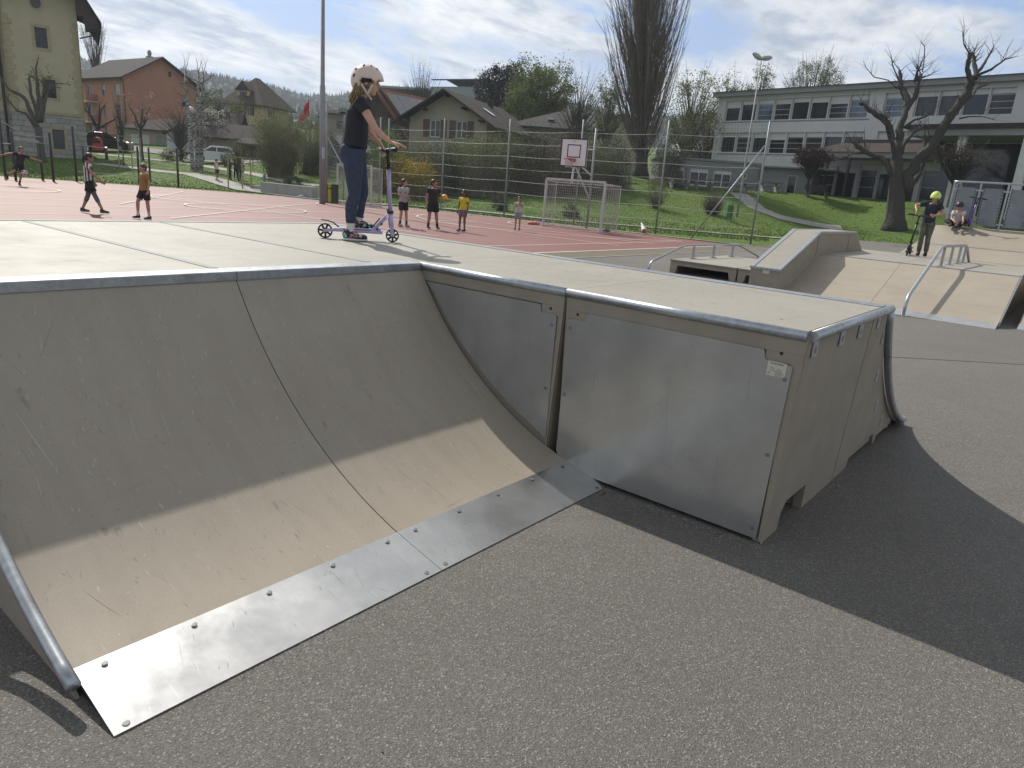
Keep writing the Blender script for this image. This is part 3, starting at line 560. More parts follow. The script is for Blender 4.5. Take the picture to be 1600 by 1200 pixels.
for i in range(5):
    z = .889-i*.0042; b.box(XC-.0131, 1.088-.048*random.uniform(.75, 1), z-.0007, XC-.0128, 1.088, z+.0007)
    if i < 4: b.box(XC-.0131, 1.110, z-.0007, XC-.0128, 1.110+.016*random.uniform(.7, 1), z+.0007)
TN.part(b, 'small_print', pale, st)
# ---- the quarter pipe falling away on the far side of the box
def away_quarter(y0, y1, label, near):
    T = TH('quarter_pipe', label, 'skate ramp', (XR, y0, 0), 'quarter pipe modules behind the box')
    cv = [(XR+.012+(1.36-(y-YT1))*1.0, z) for y, z in qcurve(26, YT1, .05, YT1+1.36, D-.06)][::-1]   # from the top down to the toe
    cv = [(XR+.015, D-.055)]+[(x, z) for x, z in cv if x > XR+.02]
    b = MB(); th = .02
    b.prism([(x, 0, z) for x, z in cv]+[(x-.012, 0, z-th) for x, z in cv[::-1]], (0, y0+.03 if near else y0, 0), (0, y1, 0)); T.part(b, 'riding_surface', M_tan, fixn=True)
    ye = y0+.006
    if near:
        zt = D-.03; side = [(4.665, zt), (XR+.005, zt)]+[(x-.03, z-.01) for x, z in cv[1:-3]]+[(6.20, .055), (5.72, .055), (5.715, .015), (5.66, .0), (5.60, .10), (5.00, .10), (4.955, .0), (4.645, 0.0)]
        fv = [(x, ye+.045*(1-z/zt), z) for x, z in side]; bv = [(x, ye+.06+.045*(1-z/zt), z) for x, z in side]; k = len(side); b = MB()
        b.add(fv+bv, [tuple(range(k)), tuple(range(2*k-1, k-1, -1))]+[(i, k+i, k+(i+1) % k, (i+1) % k) for i in range(k)]); T.part(b, 'side_wall', M_tanc, fixn=True)
        pc = [(XR+.005, D-.02)]+[(x, z) for x, z in cv[1:]]+[(6.44, .045)]
        b = MB(); b.tube([(x+.004, ye-.004, z+.004) for x, z in pc], .026, 12); T.part(b, 'edge_pipe', M_galvt, smooth=True)
        for i, (x, z) in enumerate([(4.78, 1.03), (5.02, .90), (5.165, .62), (5.42, .36), (5.77, .17), (6.05, .09)]):
            b = MB(); b.box(x-.025, ye-.003+.045*(1-z), z-.045, x+.028, ye+.002+.045*(1-z), z+.04); br = T.part(b, 'bracket', M_galvt, bevel=.0012); add_screw(T, br, (x+.0, ye-.003+.045*(1-z), z), (0, -1, 0), .014)
    b = MB(); b.prism([(x-.10, 0, z-.06) for x, z in cv[:-4]]+[(6.1, 0, .03), (XR-.15, 0, .03), (XR-.15, 0, D-.12)], (0, y0+.07, 0), (0, y1-.01, 0)); T.part(b, 'body', M_tanc, fixn=True)
    b = MB(); b.prism([(6.34, 0, .056), (6.60, 0, .004), (6.60, 0, .001), (6.34, 0, .048)], (0, y0+.02, 0), (0, y1, 0)); T.part(b, 'toe_plate', M_steel, fixn=True)
away_quarter(YE, YM, 'curved ramp falling away behind the box, its side wall in shade', True)
away_quarter(YM, YC, 'second curved module falling away behind the box, mostly hidden', False)

# ================================================================== FUNBOX AND THE THINGS AROUND IT (right)
TB = .75
def bank(x0, z0, x1, z1, ya0, ya1, yb0, yb1, th=.03):   # sloped slab; (ya0, ya1) left/right y at the low end, (yb0, yb1) at the high end
    b = MB(); b.add([(x0, ya1, z0), (x0, ya0, z0), (x1, yb0, z1), (x1, yb1, z1), (x0, ya1, z0-th), (x0, ya0, z0-th), (x1, yb0, z1-th), (x1, yb1, z1-th)], [(0, 3, 2, 1), (4, 5, 6, 7), (0, 1, 5, 4), (1, 2, 6, 5), (2, 3, 7, 6), (3, 0, 4, 7)]); return b
T = TH('funbox', 'wide tan funbox with sloping front, flat table and toe plate, right of the box', 'skate ramp', (13.9, 1.1, 0))
ym = 3.05
for i, (a, c) in enumerate([(5.0, ym+.003), (ym-.003, 1.07)]):
    T.part(bank(14.05, .07, 15.98, TB, a, c, a, c), 'front_bank', M_tan, fixn=True)
    bb = MB(); bb.box(16.09, c, TB-.02, 20.0, a, TB); T.part(bb, 'table_board', M_tan_deck)
    bb = MB(); bb.box(15.96, c+.004, TB-.015, 16.09, a-.004, TB+.004); T.part(bb, 'edge_strip', M_galvt)
    bb = MB(); bb.prism([(13.78, 0, .003), (14.07, 0, .075), (14.07, 0, .068), (13.78, 0, .0005)], (0, c, 0), (0, a, 0)); tp = T.part(bb, 'toe_plate', M_steel, fixn=True)
    for q in range(5): add_screw(T, tp, (14.03, c+.15+q*(a-c-.3)/4, .067), (-.24, 0, 1), .012)
bb = MB(); bb.prism([(14.15, 0, .01), (16.0, 0, TB-.05), (20, 0, TB-.05), (20, 0, .01)], (0, 1.12, 0), (0, 4.98, 0)); T.part(bb, 'body', M_tanc, fixn=True)
bb = MB(); bb.add([(14.02, 1.058, .10), (16.0, 1.058, TB+.03), (16.0, 1.058, TB-.05), (14.02, 1.058, .02), (14.02, 1.04, .10), (16.0, 1.04, TB+.03), (16.0, 1.04, TB-.05), (14.02, 1.04, .02)], [(0, 1, 2, 3), (7, 6, 5, 4), (0, 4, 5, 1), (1, 5, 6, 2), (2, 6, 7, 3), (3, 7, 4, 0)])
T.part(bb, 'edge_pipe', M_galvt, fixn=True)
# ledge on the left flank
T = TH('grind_ledge', 'raised tan ledge with metal edges climbing along the left of the funbox', 'skate ledge', (13.68, 4.75, 0))
def led(pts, y0, y1): b = MB(); b.prism([(x, 0, z) for x, z in pts], (0, y0, 0), (0, y1, 0)); return b
T.part(led([(13.66, .0), (13.66, .49), (15.70, 1.19), (18.45, 1.19), (19.25, .76), (20, .74), (20, 0)], 4.60, 5.17), 'body', M_tanc, fixn=True)
T.part(led([(13.655, .491), (13.655, .505), (15.70, 1.205), (18.46, 1.205), (19.27, .772), (19.27, .755), (18.45, 1.191), (15.70, 1.191)], 4.67, 5.10), 'top_board', M_tan_deck, fixn=True)
for y in (4.585, 5.105): T.part(led([(13.645, .47), (13.645, .512), (15.70, 1.212), (18.46, 1.212), (18.46, 1.165), (15.71, 1.165)], y, y+.08), 'edge_strip', M_galvt, fixn=True)
bb = MB(); bb.box(13.640, 4.592, .468, 13.70, 5.178, .510); T.part(bb, 'edge_strip', M_galvt)
for x in (15.62, 17.9):
    bb = MB(); bb.box(x, 4.595, .70, x+.008, 4.601, 1.165); T.part(bb, 'panel_joint', M_black)
bb = MB(); bb.quad((13.6565, 4.93, .46), (13.6565, 4.80, .46), (13.6565, 4.80, .40), (13.6565, 4.93, .40)); T.part(bb, 'sticker', mat('cream_sticker', (.55, .53, .42), .5))
# handrail over the funbox
def rail(name, label, pts, posts, r=.030, foot=None):
    T = TH(name, label, 'grind rail', foot or (pts[0][0], pts[0][1], 0)); P = [Vector(p) for p in pts]; Q = [P[0]]
    for i in range(1, len(P)-1):
        a, b_, c = P[i-1], P[i], P[i+1]; u = (a-b_).normalized(); v = (c-b_).normalized(); q = min(.22, (a-b_).length*.45, (c-b_).length*.45)
        for j in range(6): t = j/5; Q.append((b_+u*q*(1-t))*(1-t)+(b_+v*q*t)*t)
    Q.append(P[-1]); b = MB(); b.tube(Q, r, 14); T.part(b, 'rail', M_galvt, smooth=True)
    for (x, y, z0, z1) in posts:
        b = MB(); b.box(x-.028, y-.022, z0, x+.028, y+.022, z1); po = T.part(b, 'post', M_galvt); b = MB(); b.box(x-.07, y-.07, z0+.001, x+.07, y+.07, z0+.011); T.part(b, 'foot_plate', M_galvt, po)
    b = MB(); b.box(P[0].x-.09, P[0].y-.09, P[0].z+.002, P[0].x+.09, P[0].y+.09, P[0].z+.014); T.part(b, 'foot_plate', M_galvt)
rail('grind_rail', 'bent galvanised handrail running up the funbox slope', [(13.72, 2.42, 0), (13.80, 2.42, .32), (15.95, 2.40, 1.15), (18.5, 2.33, 1.13), (19.3, 2.32, TB)], [(16.25, 2.40, TB, 1.13), (17.1, 2.38, TB, 1.13), (17.9, 2.35, TB, 1.13), (18.45, 2.33, TB, 1.11)])
rail('grind_rail', 'low galvanised rail spanning the low manual pad', [(14.55, 7.86, 0), (14.62, 7.84, .22), (15.75, 7.62, .60), (18.4, 7.40, .60), (19.5, 7.20, .28), (19.55, 7.19, 0)], [(15.95, 7.46, .31, .59), (16.95, 7.40, .31, .59), (18.0, 7.36, .31, .59)], .024)
T = TH('manual_pad', 'low tan platform on open legs beside the ledge', 'skate platform', (15.2, 6.1, 0))
for k, (ya, yb) in enumerate([(7.62, 6.02), (6.0, 5.22)]):
    bb = MB(); bb.box(15.10, yb+.003, .275, 18.3, ya-.003, .30); T.part(bb, 'top_board', M_tan_deck)
    zt = .272; w = .15
    fe = [(ya-.01, 0), (ya-.01, zt), (yb+.01, zt), (yb+.01, 0), (yb+w, 0), (yb+w+.04, zt-.10), (ya-w-.04, zt-.10), (ya-w, 0)]
    bb = MB(); bb.prism([(0, y, z) for y, z in fe], (15.14, 0, 0), (15.24, 0, 0)); bb.prism([(0, y, z) for y, z in fe], (18.1, 0, 0), (18.26, 0, 0)); bb.box(15.24, ya-.10, .0, 18.1, ya-.02, zt-.002); T.part(bb, 'body', M_tanc, fixn=True)
# high platform behind with its bank and guard rail
T = TH('bank_ramp', 'tall tan bank rising from the funbox table to the high railed platform', 'skate ramp', (20, -3, 0)); yl = 3.62; yr = -4.5
T.part(bank(20.01, TB+.005, 20.78, 1.02, yl+.30, yr, yl+.12, yr), 'lower_bank', M_tan, fixn=True)
T.part(bank(20.86, 1.03, 22.1, 1.475, yl+.10, yr, yl, yr), 'upper_bank', M_tan, fixn=True)
T.part(bank(20.775, 1.024, 20.865, 1.037, yl+.12, yr, yl+.10, yr), 'joint_strip', M_galvt, fixn=True)
bb = MB(); bb.box(22.1, yr, 1.44, 23.9, yl, 1.475); T.part(bb, 'platform_board', M_tan_deck)
bb = MB(); bb.add([(20.02, yl+.28, 0), (20.02, yr, 0), (23.88, yr, 0), (23.88, yl-.02, 0), (20.02, yl+.28, .70), (20.02, yr, .70), (22.1, yr, 1.43), (22.1, yl-.02, 1.43), (23.88, yr, 1.43), (23.88, yl-.02, 1.43)], [(0, 1, 2, 3), (4, 7, 6, 5), (7, 9, 8, 6), (0, 4, 5, 1), (1, 5, 6, 8, 2), (3, 9, 7, 4, 0), (2, 8, 9, 3)]); T.part(bb, 'body', M_tanc, fixn=True)
T = TH('guard_rail', 'grey steel guard rail with perforated panels behind the seated child', 'railing', (22.35, 3.4, 1.475)); zz0 = 1.475; zt = 2.62; y = 3.42; xr = 22.32; k = 0
bb = MB(); bb.tube([(23.85, 3.50, zz0), (23.85, 3.50, zt-.08), (23.78, 3.49, zt), (22.42, 3.44, zt), (xr, 3.38, zt-.01), (xr, 3.3, zt-.005), (xr, -4.4, zt-.005)], .028, 10); T.part(bb, 'top_rail', M_galvt, smooth=True)
M_perf = mat('weathered_sheet_steel', (.27, .29, .31), .5, .6, col2=(.19, .205, .225), vscale=4)
for x, yq in [(23.0, 3.46), (23.84, 3.48), (22.45, 3.44)]:
    bb = MB(); bb.box(x-.02, yq-.02, zz0, x+.02, yq+.02, zt-.02); T.part(bb, 'post', M_galvt)
bb = MB(); bb.box(22.52, 3.44, zz0+.08, 22.96, 3.447, zt-.12); bb.box(23.05, 3.45, zz0+.08, 23.78, 3.457, zt-.12); T.part(bb, 'infill_panel', M_perf)
while y > -4.2:
    bb = MB(); bb.box(xr-.02, y-.02, zz0, xr+.02, y+.02, zt-.02); T.part(bb, 'post', M_galvt)
    a, c = y-.07, y-.53; bb = MB(); bb.box(xr-.004, c, zz0+.07, xr+.002, a, zt-.14); p_ = T.part(bb, 'infill_panel', M_perf)
    bb = MB()
    for yy1 in (a-.025, c+.025):
        for i in range(12): bb.box(xr-.006, yy1-.010, zz0+.12+i*.078, xr-.0042, yy1+.010, zz0+.165+i*.078)
    T.part(bb, 'slot', M_black, p_)
    for yy1, zz1 in ((a+.02, zt-.2), (c-.02, zt-.2), (a+.02, zz0+.13), (c-.02, zz0+.13)):
        bb = MB(); bb.box(xr-.012, yy1-.03, zz1-.02, xr-.0065, yy1+.03, zz1+.02); T.part(bb, 'clamp', M_galvt, p_)
    y -= .60
# ramp at the far right edge
T = TH('bank_ramp', 'sloping ramp with bright toe plate cut off by the right edge', 'skate ramp', (14.4, -.6, 0))
T.part(bank(14.55, .07, 16.5, TB, .82, -1.6, .82, -1.6), 'riding_surface', M_tan, fixn=True)
bb = MB(); bb.prism([(14.27, 0, .003), (14.57, 0, .075), (14.57, 0, .068), (14.27, 0, .0005)], (0, -1.6, 0), (0, .82, 0)); T.part(bb, 'toe_plate', M_steel, fixn=True)
bb = MB(); bb.prism([(14.65, 0, .01), (16.52, 0, TB-.05), (20, 0, TB-.05), (20, 0, .01)], (0, -1.58, 0), (0, .80, 0)); T.part(bb, 'body', M_tanc, fixn=True)

# ================================================================== BUILDINGS
M_cream = mat('cream_render', (.48, .42, .295), .9, var=.07, vscale=.7, bump=.15, bscale=30); M_ochre = mat('ochre_render', (.47, .38, .22), .9, var=.06, vscale=.5)
M_orange = mat('terracotta_render', (.42, .20, .135), .9, var=.10, vscale=.6, bump=.15, bscale=25); M_beige = mat('beige_render', (.36, .325, .25), .9, var=.08, vscale=.6)
M_lime = mat('sandstone', (.40, .335, .21), .9, var=.14, vscale=1.6, bump=.3, bscale=14); M_grey = mat('grey_render', (.56, .56, .555), .9, var=.06, vscale=.4, bump=.1, bscale=25)
def stone_x(h, cur):
    b = h['n'].new('ShaderNodeTexBrick'); b.inputs['Scale'].default_value = 1.0; b.offset = .43; b.squash = 1.3; b.squash_frequency = 3
    for k, v in (('Brick Width', .95), ('Row Height', .42), ('Mortar Size', .018), ('Mortar Smooth', .3), ('Bias', 0)): b.inputs[k].default_value = v
    b.inputs['Color1'].default_value = (.33, .32, .29, 1); b.inputs['Color2'].default_value = (.46, .45, .41, 1); b.inputs['Mortar'].default_value = (.17, .16, .15, 1)
    sx = h['n'].new('ShaderNodeSeparateXYZ'); h['l'].new(h['tc'].outputs['Object'], sx.inputs[0]); ad = h['n'].new('ShaderNodeMath'); ad.operation = 'ADD'; h['l'].new(sx.outputs[0], ad.inputs[0]); h['l'].new(sx.outputs[1], ad.inputs[1])
    cb_ = h['n'].new('ShaderNodeCombineXYZ'); h['l'].new(ad.outputs[0], cb_.inputs[0]); h['l'].new(sx.outputs[2], cb_.inputs[1])
    nz = h['n'].new('ShaderNodeTexNoise'); nz.inputs['Scale'].default_value = 1.1; h['l'].new(cb_.outputs[0], nz.inputs['Vector']); m1 = h['n'].new('ShaderNodeVectorMath'); m1.operation = 'MULTIPLY_ADD'; h['l'].new(nz.outputs['Color'], m1.inputs[0]); m1.inputs[1].default_value = (.35, .16, 0); h['l'].new(cb_.outputs[0], m1.inputs[2])
    h['l'].new(m1.outputs[0], b.inputs['Vector']); bn = h['n'].new('ShaderNodeBump'); bn.inputs['Strength'].default_value = .8; bn.inputs['Distance'].default_value = .05; iv = h['n'].new('ShaderNodeMath'); iv.operation = 'SUBTRACT'; iv.inputs[0].default_value = 1; h['l'].new(b.outputs['Fac'], iv.inputs[1]); h['l'].new(iv.outputs[0], bn.inputs['Height']); h['l'].new(bn.outputs[0], h['b'].inputs['Normal'])
    return h['mixc'](h['mr'](h['noise'](6, 6, .7), .35, .65, 0, .5), b.outputs['Color'], h['mixc'](1.0, b.outputs['Color'], (.66, .65, .63), 'MULTIPLY'))
M_stone = mat('rough_stone', (.4, .39, .36), .9, extra=stone_x)
def tiles(name, c, c2, sc=3.2):
    def f(h, cur):
        w = h['n'].new('ShaderNodeTexWave'); w.bands_direction = 'Z'; w.inputs['Scale'].default_value = sc*1.6; w.inputs['Distortion'].default_value = .4; h['l'].new(h['tc'].outputs['Object'], w.inputs['Vector'])
        nz = h['noise'](sc*2.5, 5, .8); cc = h['mixc'](h['mr'](nz, .3, .7, 0, 1), c, c2); cc = h['mixc'](h['mr'](h['noise'](.6, 5, .7), .4, .7, 0, .5), cc, c2)
        cc = h['mixc'](h['mr'](w.outputs['Fac'], .0, .35, .55, 0), cc, h['mixc'](1.0, cc, (.45, .44, .43), 'MULTIPLY'))
        bn = h['n'].new('ShaderNodeBump'); bn.inputs['Strength'].default_value = .8; bn.inputs['Distance'].default_value = .05; h['l'].new(w.outputs['Fac'], bn.inputs['Height']); h['l'].new(bn.outputs[0], h['b'].inputs['Normal']); return cc
    return mat(name, c, .9, extra=f, spec=.12)
M_tilebr = tiles('brown_tiles', (.105, .075, .06), (.07, .052, .045)); M_tilegr = tiles('grey_tiles', (.12, .115, .11), (.085, .08, .078)); M_tilered = tiles('red_tiles', (.30, .12, .065), (.20, .09, .06)); M_tiledk = tiles('dark_tiles', (.10, .085, .078), (.062, .054, .052))
M_wooddk = mat('dark_timber', (.055, .04, .032), .85, var=.3, vscale=2); M_shut = mat('brown_shutter', (.105, .058, .042), .75, var=.2, vscale=4); M_roofflat = mat('grey_roof_sheet', (.22, .225, .23), .7, var=.1); M_blind = mat('grey_blind', (.38, .40, .41), .6)
def facade(R, A, u, W_, H, ops, m, depth=.16, top=None, name='wall'):
    """wall from local point A along u, W_ wide and H high, with real openings; outward normal = u x z"""
    A = Vector(A); u = Vector(u).normalized(); n = u.cross(Vector((0, 0, 1))); P = lambda x, z, d=0.0: A+u*x+Vector((0, 0, z))-n*d
    xs = sorted({0, W_}|{o['x'] for o in ops}|{o['x']+o['w'] for o in ops}); zs = sorted({0, H}|{o['z'] for o in ops}|{o['z']+o['h'] for o in ops}); b = MB()
    for x0, x1 in zip(xs[:-1], xs[1:]):
        for z0, z1 in zip(zs[:-1], zs[1:]):
            cx, cz = (x0+x1)/2, (z0+z1)/2
            if any(o['x'] < cx < o['x']+o['w'] and o['z'] < cz < o['z']+o['h'] for o in ops): continue
            b.quad(P(x0, z0), P(x1, z0), P(x1, z1), P(x0, z1))
    if top: b.add([P(x, z) for x, z in top], [tuple(range(len(top)))])
    for o in ops:
        x0, z0, x1, z1 = o['x'], o['z'], o['x']+o['w'], o['z']+o['h']
        for q in (((x0, z0), (x1, z0)), ((x1, z0), (x1, z1)), ((x1, z1), (x0, z1)), ((x0, z1), (x0, z0))): b.quad(P(*q[0]), P(*q[0], depth), P(*q[1], depth), P(*q[1]))
    w = b.build(name, m, R, fixn=False)
    for o in ops:
        x0, z0, x1, z1 = o['x'], o['z'], o['x']+o['w'], o['z']+o['h']; f = o.get('f', .06); b = MB(); d0, d1 = depth-.05, depth-.002
        def fb_(a, c, e, g_): 
            q = [P(a, c, d0), P(e, c, d0), P(e, g_, d0), P(a, g_, d0), P(a, c, d1), P(e, c, d1), P(e, g_, d1), P(a, g_, d1)]; b.add(q, [(0, 1, 2, 3), (0, 4, 5, 1), (1, 5, 6, 2), (2, 6, 7, 3), (3, 7, 4, 0)])
        fb_(x0, z0, x0+f, z1); fb_(x1-f, z0, x1, z1); fb_(x0+f, z1-f, x1-f, z1); fb_(x0+f, z0, x1-f, z0+f)
        if o.get('blind'): fb_(x0+f, z1-f-o['blind'], x1-f, z1-f)
        for k in range(1, o.get('v', 1)): xx = x0+(x1-x0)*k/o['v']; fb_(xx-f*.4, z0+f, xx+f*.4, z1-f-(o.get('blind') or 0))
        for k in range(1, o.get('hz', 1)): z_ = z0+(z1-z0)*k/o['hz']; fb_(x0+f, z_-f*.3, x1-f, z_+f*.3)
        wi = b.build('door' if o.get('door') else 'window', o.get('fm', M_white), R); b = MB(); b.quad(P(x0+f, z0+f, depth-.02), P(x1-f, z0+f, depth-.02), P(x1-f, z1-f, depth-.02), P(x0+f, z1-f, depth-.02)); b.build('pane', o.get('gm', M_glass), wi)
        if o.get('sill', 1): b = MB(); b.bar(P(x0-.05, z0-.035, -.03), P(x1+.05, z0-.035, -.03), .12, .06); b.build('sill', o.get('sm', M_conc), wi)
        if o.get('sur'):
            q = o['sur']; b = MB()
            for (a, c, e, g_) in ((x0-q, z0-q, x0, z1+q), (x1, z0-q, x1+q, z1+q), (x0, z1, x1, z1+q), (x0, z0-q, x1, z0)):
                v8 = [P(a, c, -.02), P(e, c, -.02), P(e, g_, -.02), P(a, g_, -.02), P(a, c), P(e, c), P(e, g_), P(a, g_)]; b.add(v8, [(0, 1, 2, 3), (0, 4, 5, 1), (1, 5, 6, 2), (2, 6, 7, 3), (3, 7, 4, 0)])
            b.build('surround', M_lime, wi)
        if o.get('sh'):
            for a, e in ((x0-o['sh']-.03, x0-.03), (x1+.03, x1+.03+o['sh'])):
                b = MB(); v8 = [P(a, z0, -.04), P(e, z0, -.04), P(e, z1, -.04), P(a, z1, -.04), P(a, z0, -.005), P(e, z0, -.005), P(e, z1, -.005), P(a, z1, -.005)]; b.add(v8, [(0, 1, 2, 3), (0, 4, 5, 1), (1, 5, 6, 2), (2, 6, 7, 3), (3, 7, 4, 0)]); b.build('shutter', M_shut, wi)
    return w
def OP(x, z, w, h, **k): return dict(x=x, z=z, w=w, h=h, **k)
def gable_roof(R, W_, Lg, H, rise, ov, m, along='y', th=.18, name='roof'):
    b = MB(); W2, L2 = (W_, Lg) if along == 'y' else (Lg, W_)
    def Q(x, y, z): return (x, y, z) if along == 'y' else (y, x, z)
    sl_ = rise/(W2/2); e = ov; ze = H-e*sl_
    v = [Q(-e, -e, ze), Q(W2/2, -e, H+rise), Q(W2+e, -e, ze), Q(-e, L2+e, ze), Q(W2/2, L2+e, H+rise), Q(W2+e, L2+e, ze)]; v += [(x, y, z+th) for x, y, z in v]
    b.add(v, [(0, 1, 4, 3), (1, 2, 5, 4), (6, 9, 10, 7), (7, 10, 11, 8), (0, 6, 7, 1), (1, 7, 8, 2), (3, 4, 10, 9), (4, 5, 11, 10), (0, 3, 9, 6), (2, 8, 11, 5)])
    return b.build(name, m, R, fixn=True)
def hip_roof(R, W_, Lg, H, rise, ov, m, ridge_=.5, th=.15):
    b = MB(); e = ov; sl_ = rise/(min(W_, Lg)/2+0); z0 = H-e*sl_*.5; cx, cy = W_/2, Lg/2; q = max(0, (Lg-W_)/2)*ridge_*2; p = max(0, (W_-Lg)/2)*ridge_*2
    v = [(-e, -e, z0), (W_+e, -e, z0), (W_+e, Lg+e, z0), (-e, Lg+e, z0), (-e, -e, z0+th), (W_+e, -e, z0+th), (W_+e, Lg+e, z0+th), (-e, Lg+e, z0+th), (cx-p/2, cy-q/2, H+rise), (cx+p/2, cy+q/2, H+rise)]
    if p >= q: fs = [(4, 5, 9, 8), (5, 6, 9), (6, 7, 8, 9), (7, 4, 8)]
    else: fs = [(4, 5, 8), (5, 6, 9, 8), (6, 7, 9), (7, 4, 8, 9)]
    b.add(v, [(0, 3, 2, 1), (0, 1, 5, 4), (1, 2, 6, 5), (2, 3, 7, 6), (3, 0, 4, 7)]+fs); return b.build('roof', m, R, fixn=True)
def house(label, base, th, W_, Lg, H, wall, front=[], left=[], right=[], gable=0, cat='house', name='house', up=0):
    R = thing(name, label, cat, base, AZR+rad(th)); t = lambda w: [(0, H), (w, H), (w/2, H+gable)] if gable else None
    facade(R, (0, 0, -up), (1, 0, 0), W_, H+up, [dict(o, z=o['z']+up) for o in front], wall, top=[(0, H+up), (W_, H+up), (W_/2, H+up+gable)] if gable else None)
    facade(R, (W_, 0, -up), (0, 1, 0), Lg, H+up, [dict(o, z=o['z']+up) for o in right], wall)
    facade(R, (0, Lg, -up), (0, -1, 0), Lg, H+up, [dict(o, z=o['z']+up) for o in left], wall)
    facade(R, (W_, Lg, -up), (-1, 0, 0), W_, H+up, [], wall, top=[(0, H+up), (W_, H+up), (W_/2, H+up+gable)] if gable else None)
    return R
def base_at(px, dep, z): p = GP(px, dep); return (p.x, p.y, z)
# ---- old school house at the left edge
b0 = base_at(24, 60.0, .5); R = thing('school_house', 'old cream building with stone base and corner stones at the left edge', 'building', b0, AZR+rad(31)); H = 13.9; WW = 5.25; SB = 4.0
oo = lambda x, z, w, h, **k: OP(x, z, w, h, sur=.24, fm=M_dark, v=2, hz=3, sill=0, **k)
facade(R, (0, 0, 0), (1, 0, 0), WW, SB, [OP(2.75, 1.2, .85, 1.6, sur=.2, fm=M_dark, v=2, hz=3, sill=0)], M_stone, name='stone_base')
facade(R, (0, .06, SB), (1, 0, 0), WW, H-SB, [oo(2.35, 1.3, .95, 1.45), oo(2.15, 5.15, .85, 1.55)], M_cream)
facade(R, (WW, 0, 0), (0, 1, 0), 12, SB, [], M_stone, name='stone_base'); facade(R, (WW-.06, 0, SB), (0, 1, 0), 12, H-SB, [], M_cream)
facade(R, (0, 9, 0), (0, -1, 0), 9, SB, [], M_stone, name='stone_base'); facade(R, (.06, 9, SB), (0, -1, 0), 9, H-SB, [], M_cream)
facade(R, (-9, 1.5, 0), (1, 0, 0), 9.0, SB, [], M_stone, name='stone_base'); facade(R, (-9, 1.56, SB), (1, 0, 0), 9.06, H-SB-.5, [], M_cream)
b = MB(); b.box(-.05, -.08, SB-.03, WW+.05, .10, SB+.2); b.build('string_course', M_lime, R)
z = SB+.22; i = 0; rq = random.Random(5); b = MB(); b2 = MB()
while z < 11.4:
    h = rq.uniform(.38, .46); q = .62 if i % 2 else .42
    b.box(-.03, .02, z, q, .10, z+h-.03); b2.box(WW-q-.02, .02, z, WW+.01, .10, z+h-.03); b2.box(WW-.05, .02, z, WW+.012, .02+q+.15, z+h-.03); z += h; i += 1
b.build('corner_stones', M_lime, R); b2.build('corner_stones', M_lime, R)
b = MB(); c = Vector((2.4, .02, 12.55))
b.add([tuple(c+Vector((math.cos(t_*PI/12)*.52, 0, math.sin(t_*PI/12)*.6))) for t_ in range(24)]+[tuple(c+Vector((math.cos(t_*PI/12)*.38, 0, math.sin(t_*PI/12)*.46))) for t_ in range(24)], [(k, (k+1) % 24, 24+(k+1) % 24, 24+k) for k in range(24)])
ro = b.build('round_window', M_lime, R); b = MB(); b.add([tuple(c+Vector((math.cos(t_*PI/12)*.39, .015, math.sin(t_*PI/12)*.47))) for t_ in range(24)], [tuple(range(24))]); b.build('pane', M_glass, ro)
e = [(-1.2, 14.6), (WW*.35, 17.5), (WW*.6, 16.2), (WW+.5, 13.7), (WW+1.75, 11.6), (WW+1.75, 11.35), (WW+.6, 13.25), (WW-.05, 13.45), (-.6, 14.1)]
b = MB(); b.prism([(x, 0, z) for x, z in e], (0, -1.3, 0), (0, 13, 0)); b.build('roof', M_tiledk, R, fixn=True)
b = MB(); b.prism([(WW+.02, 0, 13.4), (WW+.6, 0, 13.2), (WW+1.65, 0, 11.4), (WW+1.6, 0, 11.2), (WW+.55, 0, 10.9), (WW+.5, 0, 11.9), (WW+.02, 0, 11.95)], (0, -1.0, 0), (0, .6, 0)); b.build('eave_boards', M_wooddk, R, fixn=True)
b = MB(); b.prism([(-9, 0, 16), (.5, 0, 16), (.35, 0, 13.0), (-.3, 0, 12.7), (-9, 0, 12.9)], (0, -.8, 0), (0, 1.5, 0)); b.build('side_eave', M_wooddk, R, fixn=True)
b = MB(); b.tube([(-3.2, .9, 12.6), (-1.2, 1.35, 12.0), (-.55, 1.4, 11.0), (-.5, 1.4, 0)], .10, 8); b.build('downpipe', M_wooddk, R)
b = MB(); b.tube([(WW+1.5, -.6, 11.2), (WW+1.3, -.5, 10.7), (WW+.1, -.1, 10.3)], .06, 8); b.build('gutter_pipe', M_wooddk, R)
# ---- terracotta apartment block
b0 = base_at(201, 97, 2.4); b0 = (b0[0], b0[1], 1.1); W_, Lg, H = 10.3, 13.5, 10.6
lw = [OP(9.6, 7.2, .8, 1.5, gm=M_glass, blind=.7, fm=M_blind), OP(6.9+3.6, 7.0, 0.01, .01, sill=0)] and []
fl = []
for i, z in enumerate((8.2, 5.5, 2.8)):
    fl += [OP(1.15, z, 1.5, 1.45, fm=M_blind, gm=(M_blind if i == 0 else M_glassb), v=2), OP(5.2, z, .95, 1.35, blind=(.6 if i == 0 else 0), fm=M_blind, gm=M_glass), OP(9.2, z-.6, 1.3, 2.0, v=2, sill=0)]
R = house('terracotta apartment block with grey tiled gable roof', b0, 55, W_, Lg, H, M_orange, front=[OP(8.0, 7.6, .95, .85, v=1), OP(8.0, 4.5, .95, .85, v=1), OP(6.4, 10.2, .01, .01, sill=0)], left=[dict(o, x=Lg-o['x']-o['w']) for o in fl]+[OP(Lg-3.3, .1, 2.0, 1.8, sill=0, gm=M_white, door=1), OP(Lg-9, .1, 1.6, 1.8, sill=0, gm=M_glass, door=1)], gable=3.0, name='apartment_block', cat='building', up=1)
